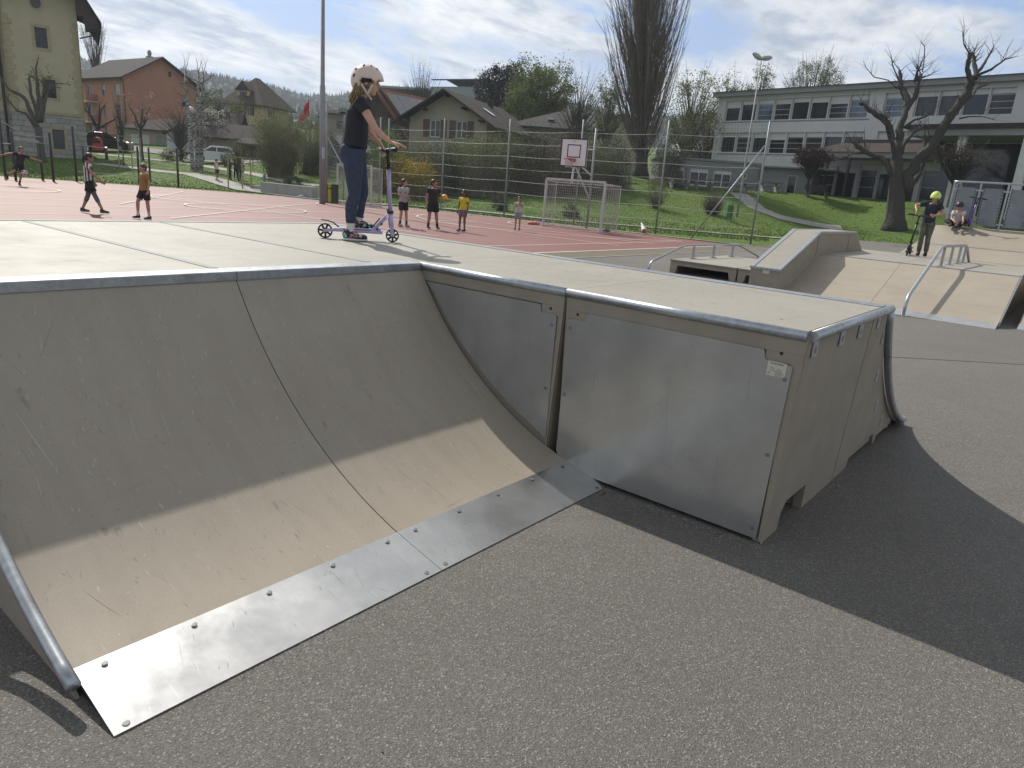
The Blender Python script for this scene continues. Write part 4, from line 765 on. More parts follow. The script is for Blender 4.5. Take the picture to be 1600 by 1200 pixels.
rf = gable_roof(R, W_, Lg, H, 3.0, .75, M_tilegr); b = MB(); b.box(W_/2+.8, 4.5, H+2.4, W_/2+1.5, 5.2, H+3.6); b.ell((W_/2+1.15, 4.85, H+4.0), .3, .3, .45, 8, 6); b.build('chimney', M_conc, rf)
b = MB(); b.box(6.2, -.03, 11.4, 6.6, -.01, 12.1); b.build('vent_opening', M_wooddk, R)
b = MB(); b.tube([(-.5, -.3, H-.5), (-.06, 0, H-1), (-.06, .1, .1)], .07, 6); b.build('downpipe', M_wooddk, R)
for z in (7.2, 4.5, 1.8):
    b = MB(); b.box(-1.5, 7.6, z, -.01, 12.6, z+.16); bal = b.build('balcony', M_white, R); b = MB(); b.box(-1.5, 7.62, z+.16, -1.42, 12.58, z+1.05); b.box(-1.42, 7.62, z+.16, -.02, 7.7, z+1.05); b.box(-1.42, 12.5, z+.16, -.02, 12.58, z+1.05); b.build('parapet', M_orange, bal)
b = MB(); b.box(-.012, -.012, -1, W_+.012, -.002, 1.9); b.build('plinth', M_conc, R)
# low garage in front of it
R = house('low garage with dark hipped roof beside the terracotta block', base_at(196, 86, 2.2), 12, 11.0, 6, 2.6, M_beige, front=[OP(.6, .05, 2.2, 1.9, sill=0, gm=M_white, door=1), OP(3.4, .05, 2.2, 1.9, sill=0, gm=M_conc, door=1), OP(6.4, .05, 2.2, 1.9, sill=0, gm=M_wooddk, door=1)], name='garage', cat='garage', up=1); hip_roof(R, 11.0, 6, 2.6, 1.5, .6, M_tiledk, .8)
R = house('small white shed between the birches and the garage', base_at(262, 80, 1.9), 0, 3.6, 4, 2.4, M_grey, name='garden_shed', cat='shed', gable=.9, up=1); gable_roof(R, 3.6, 4, 2.4, .9, .3, M_tilegr)
# ---- ochre villa
b0 = base_at(357, 127, 5.6); W_, Lg, H = 6.8, 8.5, 6.6; sh = dict(sh=.5, v=2)
R = house('ochre villa with steep brown roof and a dormer', (b0[0], b0[1], 4.9), -14, W_, Lg, H+.6, M_ochre, front=[OP(1.3, 4.6, .95, 1.9, **sh), OP(4.0, 4.9, .95, 1.4, **sh), OP(1.3, 1.6, .95, 1.9, **sh), OP(4.0, 2.0, .95, 1.4, **sh)], right=[OP(2.5, 4.9, .95, 1.4, **sh)], name='villa', up=2)
rf = hip_roof(R, W_, Lg, H+.6, 4.3, 1.1, M_tilebr, .75)
b = MB(); b.box(2.0, .35, H+.8, 4.3, 2.4, H+2.6); dm = b.build('dormer', M_ochre, R); b = MB(); b.prism([(1.6, 0, H+2.4), (3.15, 0, H+3.9), (4.7, 0, H+2.4)], (0, 0, 0), (0, 3.0, 0)); b.build('dormer_roof', M_tilebr, dm, fixn=True); b = MB(); b.box(2.8, .325, H+1.15, 3.5, .345, H+2.15); b.build('pane', M_glass, dm); b = MB(); b.box(2.45, .32, H+1.1, 2.77, .344, H+2.2); b.box(3.53, .32, H+1.1, 3.85, .344, H+2.2); b.build('shutter', M_shut, dm)
b = MB(); b.box(-.1, -1.0, 3.95, 2.6, -.01, 4.1); b.build('balcony', M_conc, R)
# sheds and low roofs behind the car
for (px, dep, z, th, w, l_, h, gb_, lab, wm) in [(322, 82, 2.2, -8, 9.5, 5, 2.2, 1.4, 'low barn with tiled roof behind the white car', M_beige), (378, 76, 2.4, 4, 9, 4, 1.3, .5, 'long dark open shed with flat roof behind the round bush', M_wooddk), (296, 92, 3.6, 10, 6, 5, 2.6, 1.6, 'small cottage roof beside the birches', M_grey)]:
    R = house(lab, base_at(px, dep, z), th, w, l_, h, wm, gable=0, name='outbuilding', cat='outbuilding', up=1.5); gable_roof(R, w, l_, h, gb_, .5, M_tiledk, 'x')
R = house('dark green garden hut with pale gabled roof near the lamp mast', base_at(506, 66, 1.2), -30, 2.6, 3.4, 2.5, mat('green_boards', (.025, .04, .03), .8), gable=1.0, front=[OP(.9, .2, .9, 1.7, sill=0, fm=M_dark)], name='garden_hut', cat='hut', up=.8); gable_roof(R, 2.6, 3.4, 2.5, 1.0, .35, M_roofflat, th=.1)
b = MB(); R = house('low flat-roofed shelter left of the garden hut', base_at(466, 68, 1.4), 2, 3.4, 2.5, 2.5, M_grey, name='shelter', cat='shelter', up=.6); b.box(-.3, -.3, 2.5, 3.7, 2.8, 2.66); b.build('roof', M_roofflat, R)
# house with awning roof behind the girl's back
R = house('beige house with low hipped roof seen behind the girl', base_at(512, 95, 3.5), 6, 9, 8, 5.4, M_beige, front=[OP(1.0, 3.4, 1.6, 1.2, v=2), OP(4.0, 3.4, 1.2, 1.2, v=2)], up=2); hip_roof(R, 9, 8, 5.4, 1.6, .9, M_tiledk, .5); b = MB(); b.box(1.5, -.9, 5.6, 5.5, .5, 6.1); b.build('dormer', M_roofflat, R)
R = house('grey house with shallow roof in the distance beside the flag', base_at(500, 140, 7), 0, 8, 8, 4.6, M_grey, up=3); hip_roof(R, 8, 8, 4.6, 2.2, .6, M_tilegr, .5)
# solar roof house
b0 = base_at(546, 82, 3.1); R = house('barn house with orange tiles and solar panels on its roof', b0, -34, 9.2, 13, 3.5, M_wooddk, gable=4.0, name='house', up=1.5, front=[OP(3.5, 1.2, 1.0, 1.2)]); rf = gable_roof(R, 8.4, 12, 3.4, 4.0, .6, M_tilered)
b = MB(); n_ = Vector((4.0, 0, 4.2)).normalized(); q = lambda s_, y: Vector((4.2, y, 7.4))+Vector((4.2, 0, -4.0))*s_+n_*.27
M_solar = mat('solar_panel', (.03, .04, .065), .15, spec=.8)
for i in range(7): b.add([q(.10, .6+i*1.6), q(.10, 2.15+i*1.6), q(.86, 2.15+i*1.6), q(.86, .6+i*1.6)], [(0, 1, 2, 3)])
b.build('solar_array', M_solar, rf)
# ---- beige chalet
b0 = base_at(637, 66, 2.0); W_, Lg, H = 7.6, 12.0, 5.6
wv = dict(v=2, hz=1, sh=.62, f=.09)
R = house('beige chalet with brown shutters and wide tiled gable roof', (b0[0], b0[1], 1.25), -19, W_, Lg, H, M_beige, front=[OP(2.05, 4.0, 1.05, 1.5, **wv), OP(4.75-.1, 4.0, 1.05, 1.5, **wv), OP(1.2, .9, 1.1, 1.4, v=2)], right=[OP(1.5, 2.6, 1.2, 1.3, v=2), OP(6, 2.6, 1.2, 1.3, v=2)], gable=2.2, name='chalet', up=1.2)
rf = gable_roof(R, W_, Lg, H, 2.2, 1.25, M_tiledk); b = MB()
for x in (.0, 1.7, W_/2, 5.6, 7.3): zz = H+2.2*(1-abs(x-W_/2)/(W_/2))-.28; b = MB(); b.box(x-.09, -1.1, zz-.1, x+.09, 0, zz+.1); b.build('beam_end', M_wooddk, R)
n_ = Vector((2.2, 0, W_/2)).normalized(); q = lambda s_, y, d=.25: Vector((W_/2, y, H+2.2))+Vector((W_/2, 0, -2.2))*s_+n_*d
b = MB(); b.add([q(.45, 3.4), q(.45, 4.3), q(.72, 4.3), q(.72, 3.4)], [(0, 1, 2, 3)]); b.build('skylight', mat('bright_skylight', (.6, .64, .66), .2), rf); b = MB(); b.box(W_/2+.5, 8, H+1.9, W_/2+.9, 8.4, H+2.7); b.build('chimney', M_wooddk, rf)
b = MB(); b.tube([(W_+.9, .2, H-.75), (W_+.08, .15, H-1.2), (W_+.08, .1, 0)], .06, 6); b.build('downpipe', M_wooddk, R)
# grey hipped-roof house
b0 = base_at(795, 74, 2.6); R = house('grey house with hipped slate roof behind the hedge', (b0[0], b0[1], 2.6), -4, 8.6, 9, 4.9, M_beige, front=[OP(2.6, 2.6, 1.1, 1.2, v=2), OP(5.4, 2.6, 1.1, 1.2, v=2)], up=1.2); rf = hip_roof(R, 8.6, 9, 4.9, 2.0, .7, M_tilegr, .4); b = MB(); b.box(3.4, .9, 5.75, 4.0, 1.7, 5.9); b.build('skylight', mat('bright_skylight', (.6, .64, .66), .2), rf)
# industrial hall far behind
b0 = base_at(585, 190, 9); R = house('large grey industrial hall far behind the chalet', (b0[0], b0[1], 9), -8, 32, 22, 12.2, mat('grey_cladding', (.17, .18, .19), .7, var=.1), name='industrial_hall', cat='building', gable=0, up=8); b = MB(); b.box(-.5, -.5, 14.2, 32.5, 22.5, 14.7); b.build('roof', M_roofflat, R)
b0 = base_at(668, 175, 9); R = house('taller pale grey hall with shallow gable above the chalet roof', (b0[0], b0[1], 9), -30, 13, 12, 13.6, mat('pale_cladding', (.22, .235, .25), .6, var=.08), name='industrial_hall', cat='building', gable=.0, up=8); gable_roof(R, 13, 12, 15.0, .9, .02, M_tilegr, 'x', th=.3)
for i in range(3): b = MB(); b.box(-.4, -.05, 13.4-i*1.7, 13.4, -.02, 13.6-i*1.7); b.build('facade_band', M_roofflat, R)
# house behind the poplar on the left and far flats between trees
R = house('red roofed house half hidden left of the tall poplar', base_at(905, 100, 4.5), 10, 9, 8, 4.4, M_beige, gable=3, up=2, front=[OP(2.5, 2.4, 1.2, 1.2)]); gable_roof(R, 9, 8, 4.4, 3, .7, M_tilebr)
R = house('pale block seen through the trees left of the school', base_at(1055, 120, 5), 0, 16, 10, 6.0, M_grey, up=2, name='building', cat='building', front=[OP(1+i*3, 3.0, 1.6, 1.2, v=2) for i in range(5)]); b = MB(); b.box(-.3, -.3, 6, 16.3, 10.3, 6.3); b.build('roof', M_roofflat, R)
# ---- modern school on the rise
sa = GP(1102, 73); sbv = GP(1700, 48.6); sa = Vector((sa.x, sa.y, 1.9)); du = Vector((sbv.x-sa.x, sbv.y-sa.y)); SW = du.length; du.normalize(); sang = math.atan2(du.y, du.x); HS = 9.55
def sx(px, py=200):                          # distance along the facade of a picture column
    a = tang2(px, py); d = F2+R2*a; den = du.x*d.y-du.y*d.x; return (d.x*sa.y-d.y*sa.x)/den*1.0
R = thing('school_building', 'long pale school building with two ribbons of dark windows', 'building', tuple(sa), sang)
ops = []
rwin = random.Random(6); M_glassc = mat('glass_with_room_behind', (.055, .05, .048), .12, spec=.6, col2=(.012, .012, .014), vscale=1.4); M_blind2 = mat('pale_fabric_blind', (.33, .33, .31), .8)
def ribbon(cols, z, h, step=0, **k):
    for a, c in zip(cols[:-1], cols[1:]): ops.append(OP(a+.05, z, c-a-.10, h, blind=rwin.choice([.34, .34, .34, .42, .6]), sill=0, f=.05, v=1 if c-a < 2.2 else 2, hz=rwin.choice([1, 1, 4]), gm=rwin.choice([M_glass, M_glass, M_glassc, M_glassc, M_glassb if z > 6 else M_glass]), **k))
e1 = np.linspace(sx(1132, 175), sx(1357, 170), 9)
ribbon(list(e1), 7.35, 1.85); ribbon(list(np.linspace(sx(1380, 165), sx(1415, 165), 2)), 7.35, 1.85); ribbon(list(np.linspace(sx(1428, 165), sx(1585, 162), 5)), 7.35, 1.85)
e2 = np.linspace(sx(1124, 225), sx(1348, 222), 9); ribbon(list(e2), 4.4, 1.85); ribbon(list(np.linspace(sx(1368, 220), sx(1450, 215), 3)), 4.4, 1.85)
ribbon(list(np.linspace(sx(1272, 280), sx(1336, 280), 3)), .3, 3.1); ribbon(list(np.linspace(sx(1340, 280), sx(1432, 280), 4)), .05, 3.5); ribbon(list(np.linspace(sx(1440, 270), sx(1570, 270), 4)), .05, 3.9)
facade(R, (0, 0, 0), (1, 0, 0), SW, HS, ops, M_grey, depth=.3); facade(R, (0, 11, 0), (0, -1, 0), 11, HS, [], M_grey)
b = MB(); b.box(-.45, -.55, HS, SW, 11.4, HS+.42); b.build('eaves_fascia', mat('grey_fascia', (.27, .275, .28), .7), R)
b = MB(); b.prism([(0, -.75, HS+.42), (0, 5.5, HS+1.25), (0, 11.6, HS+.42)], (-.6, 0, 0), (SW, 0, 0)); b.build('roof', M_tilegr, R, fixn=True)
for z in (7.22, 4.27): b = MB(); b.box(sx(1128, 190), -.04, z-.04, sx(1357 if z > 5 else 1348, 190 if z > 5 else 238), -.003, z+.05); b.build('sill_band', M_roofflat, R)
cx0, cx1 = sx(1292, 245), sx(1482, 240); zc = 4.35
b = MB(); b.box(cx0, -3.2, zc-.42, cx1, -.01, zc); cn = b.build('entrance_canopy', mat('grey_fascia', (.27, .275, .28), .7), R)
b = MB(); b.add([(cx0-.2, -3.4, zc), (cx1, -3.4, zc), (cx1, -.02, zc+1.25), (cx0+2.6, -.02, zc+1.25), (cx0+.4, -.02, zc)], [(0, 1, 2, 3), (0, 3, 4)]); b.build('canopy_roof', M_tiledk, cn)
for px in (1306, 1338, 1372): b = MB(); x = sx(px, 270)-1.0; b.box(x-.09, -3.1, 0, x+.09, -2.92, zc-.42); b.build('post', M_dark, cn)
cx2 = sx(1472, 205); b = MB(); b.box(cx2, -5.5, 5.35, SW, -.01, 5.8); c2 = b.build('porch_canopy', mat('grey_fascia', (.27, .275, .28), .7), R); b = MB(); b.box(cx2-.15, -5.7, 5.8, SW, -.02, 6.1); b.build('canopy_roof', M_tiledk, c2)
for x in (sx(1570, 260)-1.2, sx(1640, 260)): b = MB(); b.box(x-.25, -5.2, 0, x+.25, -4.8, 5.35); b.build('column', M_white, c2)
for px in (1380, 1478): b = MB(); b.tube([(sx(px, 270)-1, -6, -.4), (sx(px, 270)-1, -6, 4.2)], .06, 8); b.build('red_post', mat('red_brown_paint', (.25, .08, .06), .6), c2) if px > 1400 else None
b = MB(); b.box(cx2+.5, -.02, .0, SW, -.005, 5.3); b.build('porch_back', M_glass, R)
# container annex at its foot
b0 = base_at(1034, 61, 2.15); R = thing('container_annex', 'low grey container annex with pale window frames below the school', 'annex', b0, AZR+rad(5)); wA = 8.2
M_clad = mat('grey_green_cladding', (.22, .235, .23), .7, var=.08)
facade(R, (0, 0, -.4), (1, 0, 0), wA, 3.1, [OP(.15+i*2.05, 1.0, 1.6, 1.45, v=2, f=.10, blind=.25, sill=0) for i in range(3)]+[OP(6.75, 1.85, .45, .5, f=.1, sill=0)], M_clad); facade(R, (wA, 0, -.4), (0, 1, 0), 5, 3.1, [], M_clad); facade(R, (0, 5, -.4), (0, -1, 0), 5, 3.1, [], M_clad)
b = MB(); b.box(-.1, -.1, 2.7, wA+.1, 5.1, 2.85); b.build('roof', M_roofflat, R)
for i in range(4): b = MB(); b.box(1.86+i*2.05, -.03, -.3, 1.94+i*2.05, -.004, 2.7); b.build('joint_cover', M_roofflat, R)
R = thing('container_annex', 'darker rear container with a door right of the grey annex', 'annex', base_at(1174, 62, 2.2), AZR-rad(30)); facade(R, (0, 0, -.3), (1, 0, 0), 4.6, 2.8, [OP(2.6, .4, .8, 1.9, f=.08, sill=0, door=1)], M_clad); facade(R, (4.6, 0, -.3), (0, 1, 0), 4, 2.8, [], M_clad); b = MB(); b.box(-.1, -.5, 2.5, 6.4, 4.1, 2.62); b.build('roof', M_roofflat, R)

# ================================================================== VEGETATION
def np_mesh(name, V, F, m, parent=None, off=None):
    V = np.asarray(V, np.float32).reshape(-1, 3); F = np.asarray(F, np.int32)
    if off is not None: V = V-np.array(off, np.float32)
    k = F.shape[1]; me = bpy.data.meshes.new(name); me.vertices.add(len(V)); me.vertices.foreach_set('co', V.ravel()); me.loops.add(F.size); me.loops.foreach_set('vertex_index', F.ravel())
    me.polygons.add(len(F)); me.polygons.foreach_set('loop_start', np.arange(0, F.size, k, dtype=np.int32)); me.polygons.foreach_set('loop_total', np.full(len(F), k, np.int32)); me.materials.append(m); me.update(calc_edges=True)
    o = bpy.data.objects.new(name, me); COL.objects.link(o)
    if parent is not None: o.parent = parent
    return o
RNG = np.random.default_rng(5)
def leaf_cloud(P, size, asp=.55):             # small leaf quads at points P
    n = len(P); d = RNG.normal(size=(n, 3)); d /= np.linalg.norm(d, axis=1)[:, None]; e = np.cross(d, RNG.normal(size=(n, 3))); e /= np.linalg.norm(e, axis=1)[:, None]; s = size*RNG.uniform(.6, 1.4, (n, 1))
    a, b = d*s*.5, e*s*.5*asp; V = np.stack([P-a, P+b, P+a, P-b], 1).reshape(-1, 3); return V, np.arange(4*n).reshape(-1, 4)
def clumps(c, r, k, n, spread, shell=.55, bot=-1.0):
    c = np.array(c); r = np.array(r); d = RNG.normal(size=(k*3, 3)); d /= np.linalg.norm(d, axis=1)[:, None]; d = d[d[:, 2] > bot][:k]; k = len(d); rad_ = RNG.uniform(shell, 1.0, (k, 1)); K = c+d*rad_*r
    i = RNG.integers(0, k, n); return K, K[i]+RNG.normal(size=(n, 3))*spread*r.mean()*RNG.uniform(.5, 1.3, (k, 1))[i]
def tree(name, label, base, h, cr, n, leaf, lm, k=40, spread=.13, trunk=.18, bark=None, cat='tree', group=None, crown_z=.62, shell=.5, bot=-.8, limbs=True):
    """leafy tree: trunk + limbs to each clump, crown of small leaves. cr = crown radii"""
    bark = bark or M_bark; R = thing(name, label, cat, base, 0, group); c = (0, 0, h*crown_z); K, P = clumps(c, cr, k, n, spread, shell, bot); V, F = leaf_cloud(P, leaf); np_mesh('crown', V, F, lm, R)
    b = MB(); top = Vector((0, 0, h*(crown_z+.15))); b.tube([(0, 0, -.3), (trunk*.3, 0, h*.2), (0, trunk*.4, h*.45), top], [trunk*1.25, trunk, trunk*.75, trunk*.2], 8)
    if limbs:
        for q in K:
            q = Vector(q); z0 = min(max(q.z*.45, h*.12), h*.6); s_ = Vector((0, 0, z0)); mid = s_.lerp(q, .5)+Vector((random.uniform(-.1, .1), random.uniform(-.1, .1), .12))*cr[0]; w = trunk*random.uniform(.22, .4); b.tube([s_, mid, q, q+(q-mid)*.5], [w, w*.6, w*.3, w*.1], 4, False)
    b.build('trunk', bark, R); return R
def twigball(b, base, tip_c, r, n, w, rnd, curl=.25, foot=.12):     # bundle of thin stems fanning out of a foot
    for i in range(n):
        d = Vector((rnd.gauss(0, 1), rnd.gauss(0, 1), rnd.gauss(0, 1))).normalized(); t = Vector(tip_c)+Vector((d.x*r[0], d.y*r[1], d.z*r[2]))*rnd.uniform(.4, 1.0); s_ = Vector(base)+Vector((rnd.uniform(-1, 1), rnd.uniform(-1, 1), 0))*foot*r[0]
        m_ = s_.lerp(t, .5)+Vector((0, 0, (t-s_).length*-.02))+Vector((rnd.uniform(-1, 1), rnd.uniform(-1, 1), rnd.uniform(-1, 1)))*curl*.25*r[0]; b.tube([s_, m_, t], [w, w*.6, w*.2], 3, False)
def shrub(name, label, base, r, n, leaf, lm, stems=120, w=.012, k=40, spread=.13, cat='shrub', group=None, stem_mat=None, shell=.45, bot=-.75, foot=.12, cz=.98):
    R = thing(name, label, cat, base, 0, group); c = (0, 0, r[2]*cz)
    if n: K, P = clumps(c, r, k, n, spread, shell, bot); P[:, 2] = np.maximum(P[:, 2], .03); V, F = leaf_cloud(P, leaf); np_mesh('foliage', V, F, lm, R)
    b = MB(); twigball(b, (0, 0, 0), c, [q*1.02 for q in r], stems, w, random.Random(len(label)+n), foot=foot); b.build('stems', stem_mat or M_twig, R); return R
# --- pruned trees drawn limb by limb (picture columns/rows turned into metres at the tree's own distance, each limb with its own lean in depth)
def pruned(name, label, dep, org, sc, trunk, limbs, bark, twigs=3, base=None, zsc=1.0, leaves=None, depth_amp=1.0, cutends=True, group=None, twl=.9, seed=1, limbm=None):
    rnd = random.Random(seed); S_ = CF/dep; pxy = lambda x, y: (org[0]+x/sc, org[1]+y/sc); T0 = PD(*pxy(*trunk[0][:2]), dep); g_ = TZ(T0.x, T0.y); base = Vector((T0.x, T0.y, g_-.15)); R = thing(name, label, 'tree', tuple(base), 0, group)
    def W_(x, y, d=0.0): p = PD(*pxy(x, y), dep); q = p+Vector((F2.x, F2.y, 0))*d; return q
    b = MB(); tp = [W_(x, y) for x, y, w in trunk]; tr = [w/sc/S_/2 for x, y, w in trunk]; b.tube([tuple(base-Vector((0, 0, .2)))]+tp, [tr[0]*1.15]+tr, 12); ends = []; st = b
    if limbm: b.build('trunk', bark, R, smooth=True, off=base); b = MB()
    for L_ in limbs:
        pts, w0, w1, d0, d1 = L_; k = len(pts); P = []; rr_ = []
        for i, (x, y) in enumerate(pts): t = i/(k-1); P.append(W_(x, y, (d0+(d1-d0)*t)*depth_amp)); rr_.append((w0+(w1-w0)*t)/sc/S_/2)
        Q = [P[0]]; q_ = [rr_[0]]                                 # gnarled: subdivide with wobble
        for i in range(k-1):
            for j in range(1, 4):
                t = j/3; p = P[i].lerp(P[i+1], t); r_ = rr_[i]+(rr_[i+1]-rr_[i])*t; wob = r_*.45 if j < 3 else 0; Q.append(p+Vector((rnd.uniform(-1, 1), rnd.uniform(-1, 1), rnd.uniform(-1, 1)))*wob); q_.append(r_*rnd.uniform(.9, 1.15))
        b.tube(Q, q_, 8, True); ends.append((Q[-1], (Q[-1]-Q[-3]).normalized(), q_[-1]))
        for _ in range(twigs):
            i = rnd.randrange(len(Q)//2, len(Q)); p = Q[i]; d = (Q[-1]-Q[0]).normalized()*.6+Vector((rnd.uniform(-1, 1), rnd.uniform(-1, 1), rnd.uniform(-.3, 1.2))); d.normalize(); l_ = rnd.uniform(.4, 1.2)*twl; w = min(q_[i]*.35, .03)
            m_ = p+d*l_*.5+Vector((0, 0, .06)); e_ = m_+(d+Vector((rnd.uniform(-.4, .4), rnd.uniform(-.4, .4), rnd.uniform(-.2, .5))))*l_*.5; b.tube([p, m_, e_], [w, w*.6, w*.2], 4, False)
            if rnd.random() < .6: b.tube([m_, m_+Vector((rnd.uniform(-1, 1), rnd.uniform(-1, 1), rnd.uniform(0, 1)))*l_*.35], [w*.5, w*.15], 3, False); ends.append((e_, d, 0))
    b.build('branches' if limbm else 'trunk', limbm or bark, R, smooth=True, off=base)
    if leaves:
        n, size, lm = leaves; pe = np.array([tuple(e_[0]) for e_ in ends]); i = RNG.integers(0, len(pe), n); P = pe[i]+RNG.normal(size=(n, 3))*.16; V, F = leaf_cloud(P, size); np_mesh('crown', V, F, lm, R, off=tuple(base))
    return R
# big pruned tree on the right lawn
pruned('pruned_tree', 'big pruned lime tree with thick forked trunk right of the path', 47.5, (1280, 60), 5, [(588, 1465, 185), (592, 1400, 140), (600, 1250, 125), (605, 1050, 90), (605, 880, 78), (612, 800, 68)],
 [([(660, 1200), (680, 1060), (770, 930), (880, 780), (940, 660), (1030, 520), (1080, 400), (1100, 335)], 88, 58, 0, -1.5), ([(600, 830), (570, 690), (470, 590), (410, 530), (365, 480)], 48, 26, 0, 1.0), ([(620, 800), (650, 660), (720, 520), (790, 410), (835, 270)], 62, 24, 0, .6),
  ([(700, 560), (725, 450), (690, 370), (700, 290), (712, 228)], 50, 24, .3, 1.4), ([(585, 960), (560, 850), (510, 740), (470, 650), (455, 620)], 40, 16, 0, -1.2), ([(510, 740), (480, 700), (438, 684)], 20, 12, -.7, -1.4), ([(580, 1080), (540, 970), (500, 920), (430, 890), (390, 850), (335, 790)], 46, 30, 0, 1.6),
  ([(430, 890), (350, 890), (265, 938)], 18, 8, 1.0, 2.2), ([(1085, 390), (1050, 300), (1035, 240), (1035, 165)], 44, 22, -1.5, -2.0), ([(1035, 165), (985, 90), (970, 20), (975, -10)], 12, 5, -2, -2.3), ([(1110, 345), (1130, 260), (1140, 190), (1138, 128)], 40, 16, -1.5, -.8), ([(1140, 300), (1215, 230), (1265, 180), (1345, 78)], 30, 12, -1.2, -.2),
  ([(1145, 310), (1230, 270), (1310, 200), (1370, 186)], 22, 5, -1.3, -2.2), ([(1050, 500), (1140, 460), (1190, 400), (1310, 360)], 24, 8, -1.2, -.2), ([(640, 900), (700, 800), (780, 730), (890, 672)], 34, 18, 0, 1.2), ([(660, 700), (730, 640), (790, 620), (828, 575)], 20, 10, .2, -1.0), ([(690, 1170), (800, 1060), (850, 930), (870, 830), (905, 770), (985, 742)], 44, 14, 0, 1.4),
  ([(775, 330), (780, 260), (795, 200)], 22, 9, .5, 0), ([(800, 320), (830, 200)], 16, 7, .5, 1.0), ([(835, 300), (890, 280), (940, 265), (985, 240)], 14, 4, .6, 1.4), ([(845, 250), (870, 130), (882, 40), (862, 0)], 9, 4, .6, 1.1), ([(690, 290), (660, 200), (660, 145)], 12, 6, 1.2, 1.6), ([(660, 380), (600, 310), (500, 280), (450, 200), (440, 140)], 10, 3, .8, 1.8), ([(690, 470), (640, 410), (595, 380)], 12, 5, .5, -.4),
  ([(1010, 640), (1080, 625), (1160, 632), (1230, 660)], 12, 4, -1.2, -2.0), ([(990, 470), (1130, 440), (1200, 420)], 14, 5, -1.2, .4)], M_barkd, twigs=11, seed=4, twl=1.25)
pruned('pruned_tree', 'pollarded tree with a few fresh leaves before the old stone building', 55, (0, 60), 4.285, [(290, 880, 62), (282, 800, 50), (265, 680, 44), (258, 600, 44)],
 [([(262, 640), (190, 540), (150, 500), (80, 480), (0, 400)], 22, 8, 0, .8), ([(255, 600), (210, 480), (185, 400), (100, 350), (30, 240), (0, 232)], 30, 8, 0, -1), ([(262, 560), (230, 460), (190, 370), (170, 262)], 26, 16, 0, .4), ([(268, 560), (240, 430), (215, 330), (200, 262), (130, 238)], 26, 8, 0, 1.2), ([(270, 540), (280, 450), (255, 360), (240, 270), (232, 185), (247, 125)], 24, 5, 0, .2), ([(272, 560), (300, 420), (322, 340), (330, 275)], 34, 20, 0, -.6), ([(305, 400), (360, 330), (450, 340)], 12, 4, -.4, -1.0), ([(310, 380), (380, 300), (450, 302)], 10, 3, -.5, .5), ([(285, 520), (295, 380), (298, 240)], 12, 4, 0, .8), ([(200, 520), (150, 440), (110, 420)], 14, 5, .4, 1.2)], M_bark, twigs=4, leaves=(420, .12, ML_fresh), seed=7)
pruned('pruned_tree', 'pollarded street tree before the balconies of the terracotta block', 74, (120, 60), 5, [(165, 900, 34), (165, 760, 30), (160, 690, 30)],
 [([(160, 700), (110, 640), (70, 580), (60, 500)], 22, 8, 0, 1), ([(160, 690), (120, 590), (60, 520)], 18, 8, 0, -1), ([(162, 700), (170, 600), (160, 500)], 20, 8, 0, .4), ([(165, 690), (200, 620), (225, 570)], 18, 8, 0, -.8), ([(168, 700), (240, 650), (295, 600)], 18, 6, 0, .8), ([(170, 600), (195, 540), (215, 525)], 12, 6, 0, .3), ([(175, 690), (230, 700), (300, 680)], 10, 3, 0, -1)], M_barkd, twigs=4, seed=9)
pruned('pruned_tree', 'pollarded tree with white buds at the right end of the terracotta block', 66, (120, 60), 5, [(515, 975, 30), (505, 880, 26), (495, 720, 26)],
 [([(495, 720), (450, 700), (400, 620)], 16, 6, 0, 1), ([(495, 700), (470, 620), (435, 530)], 18, 6, 0, -.5), ([(495, 700), (500, 620), (498, 545)], 20, 8, 0, .4), ([(500, 710), (560, 650), (600, 625)], 16, 6, 0, -1), ([(545, 660), (540, 590), (560, 540)], 10, 4, -.5, .4)], M_barkd, twigs=6, leaves=(110, .12, ML_white), seed=12)
for k, (x0, dx, top, sd) in enumerate([(905, -55, 250, 3), (940, 10, 270, 5), (972, 15, 280, 8)]):
    lm_ = []
    rb = random.Random(sd)
    for i in range(11):
        y = 360+i*50; s_ = rb.choice([-1, 1]); l_ = rb.uniform(40, 130); xx = x0+dx*(1-(y-top)/(1000-top)); lm_.append(([(xx, y), (xx+s_*l_*.5, y-15-rb.uniform(0, 30)), (xx+s_*l_, y-35-rb.uniform(0, 70))], 12, 4, 0, rb.uniform(-1.5, 1.5)))
    lm_.append(([(x0+dx, top+5), (x0+dx-15, top-60), (x0+dx-30, top-110)], 7, 2, 0, .4)); lm_.append(([(x0+dx, top+5), (x0+dx+25, top-60), (x0+dx+40, top-90)], 6, 2, 0, -.4))
    R = pruned('birch_tree', ['leftmost of three lopped birches with white trunks', 'middle of three lopped birches with white trunks', 'rightmost of three lopped birches with white trunks'][k], 58+k*.6, (120, 60), 5, [(x0, 1025, 34), (x0+dx*.2, 850, 30), (x0+dx*.6, 600, 26), (x0+dx*.9, 400, 24), (x0+dx, top, 18)], lm_, M_birch, twigs=4, group='lopped birches beside the park path', seed=20+k, limbm=M_twig)
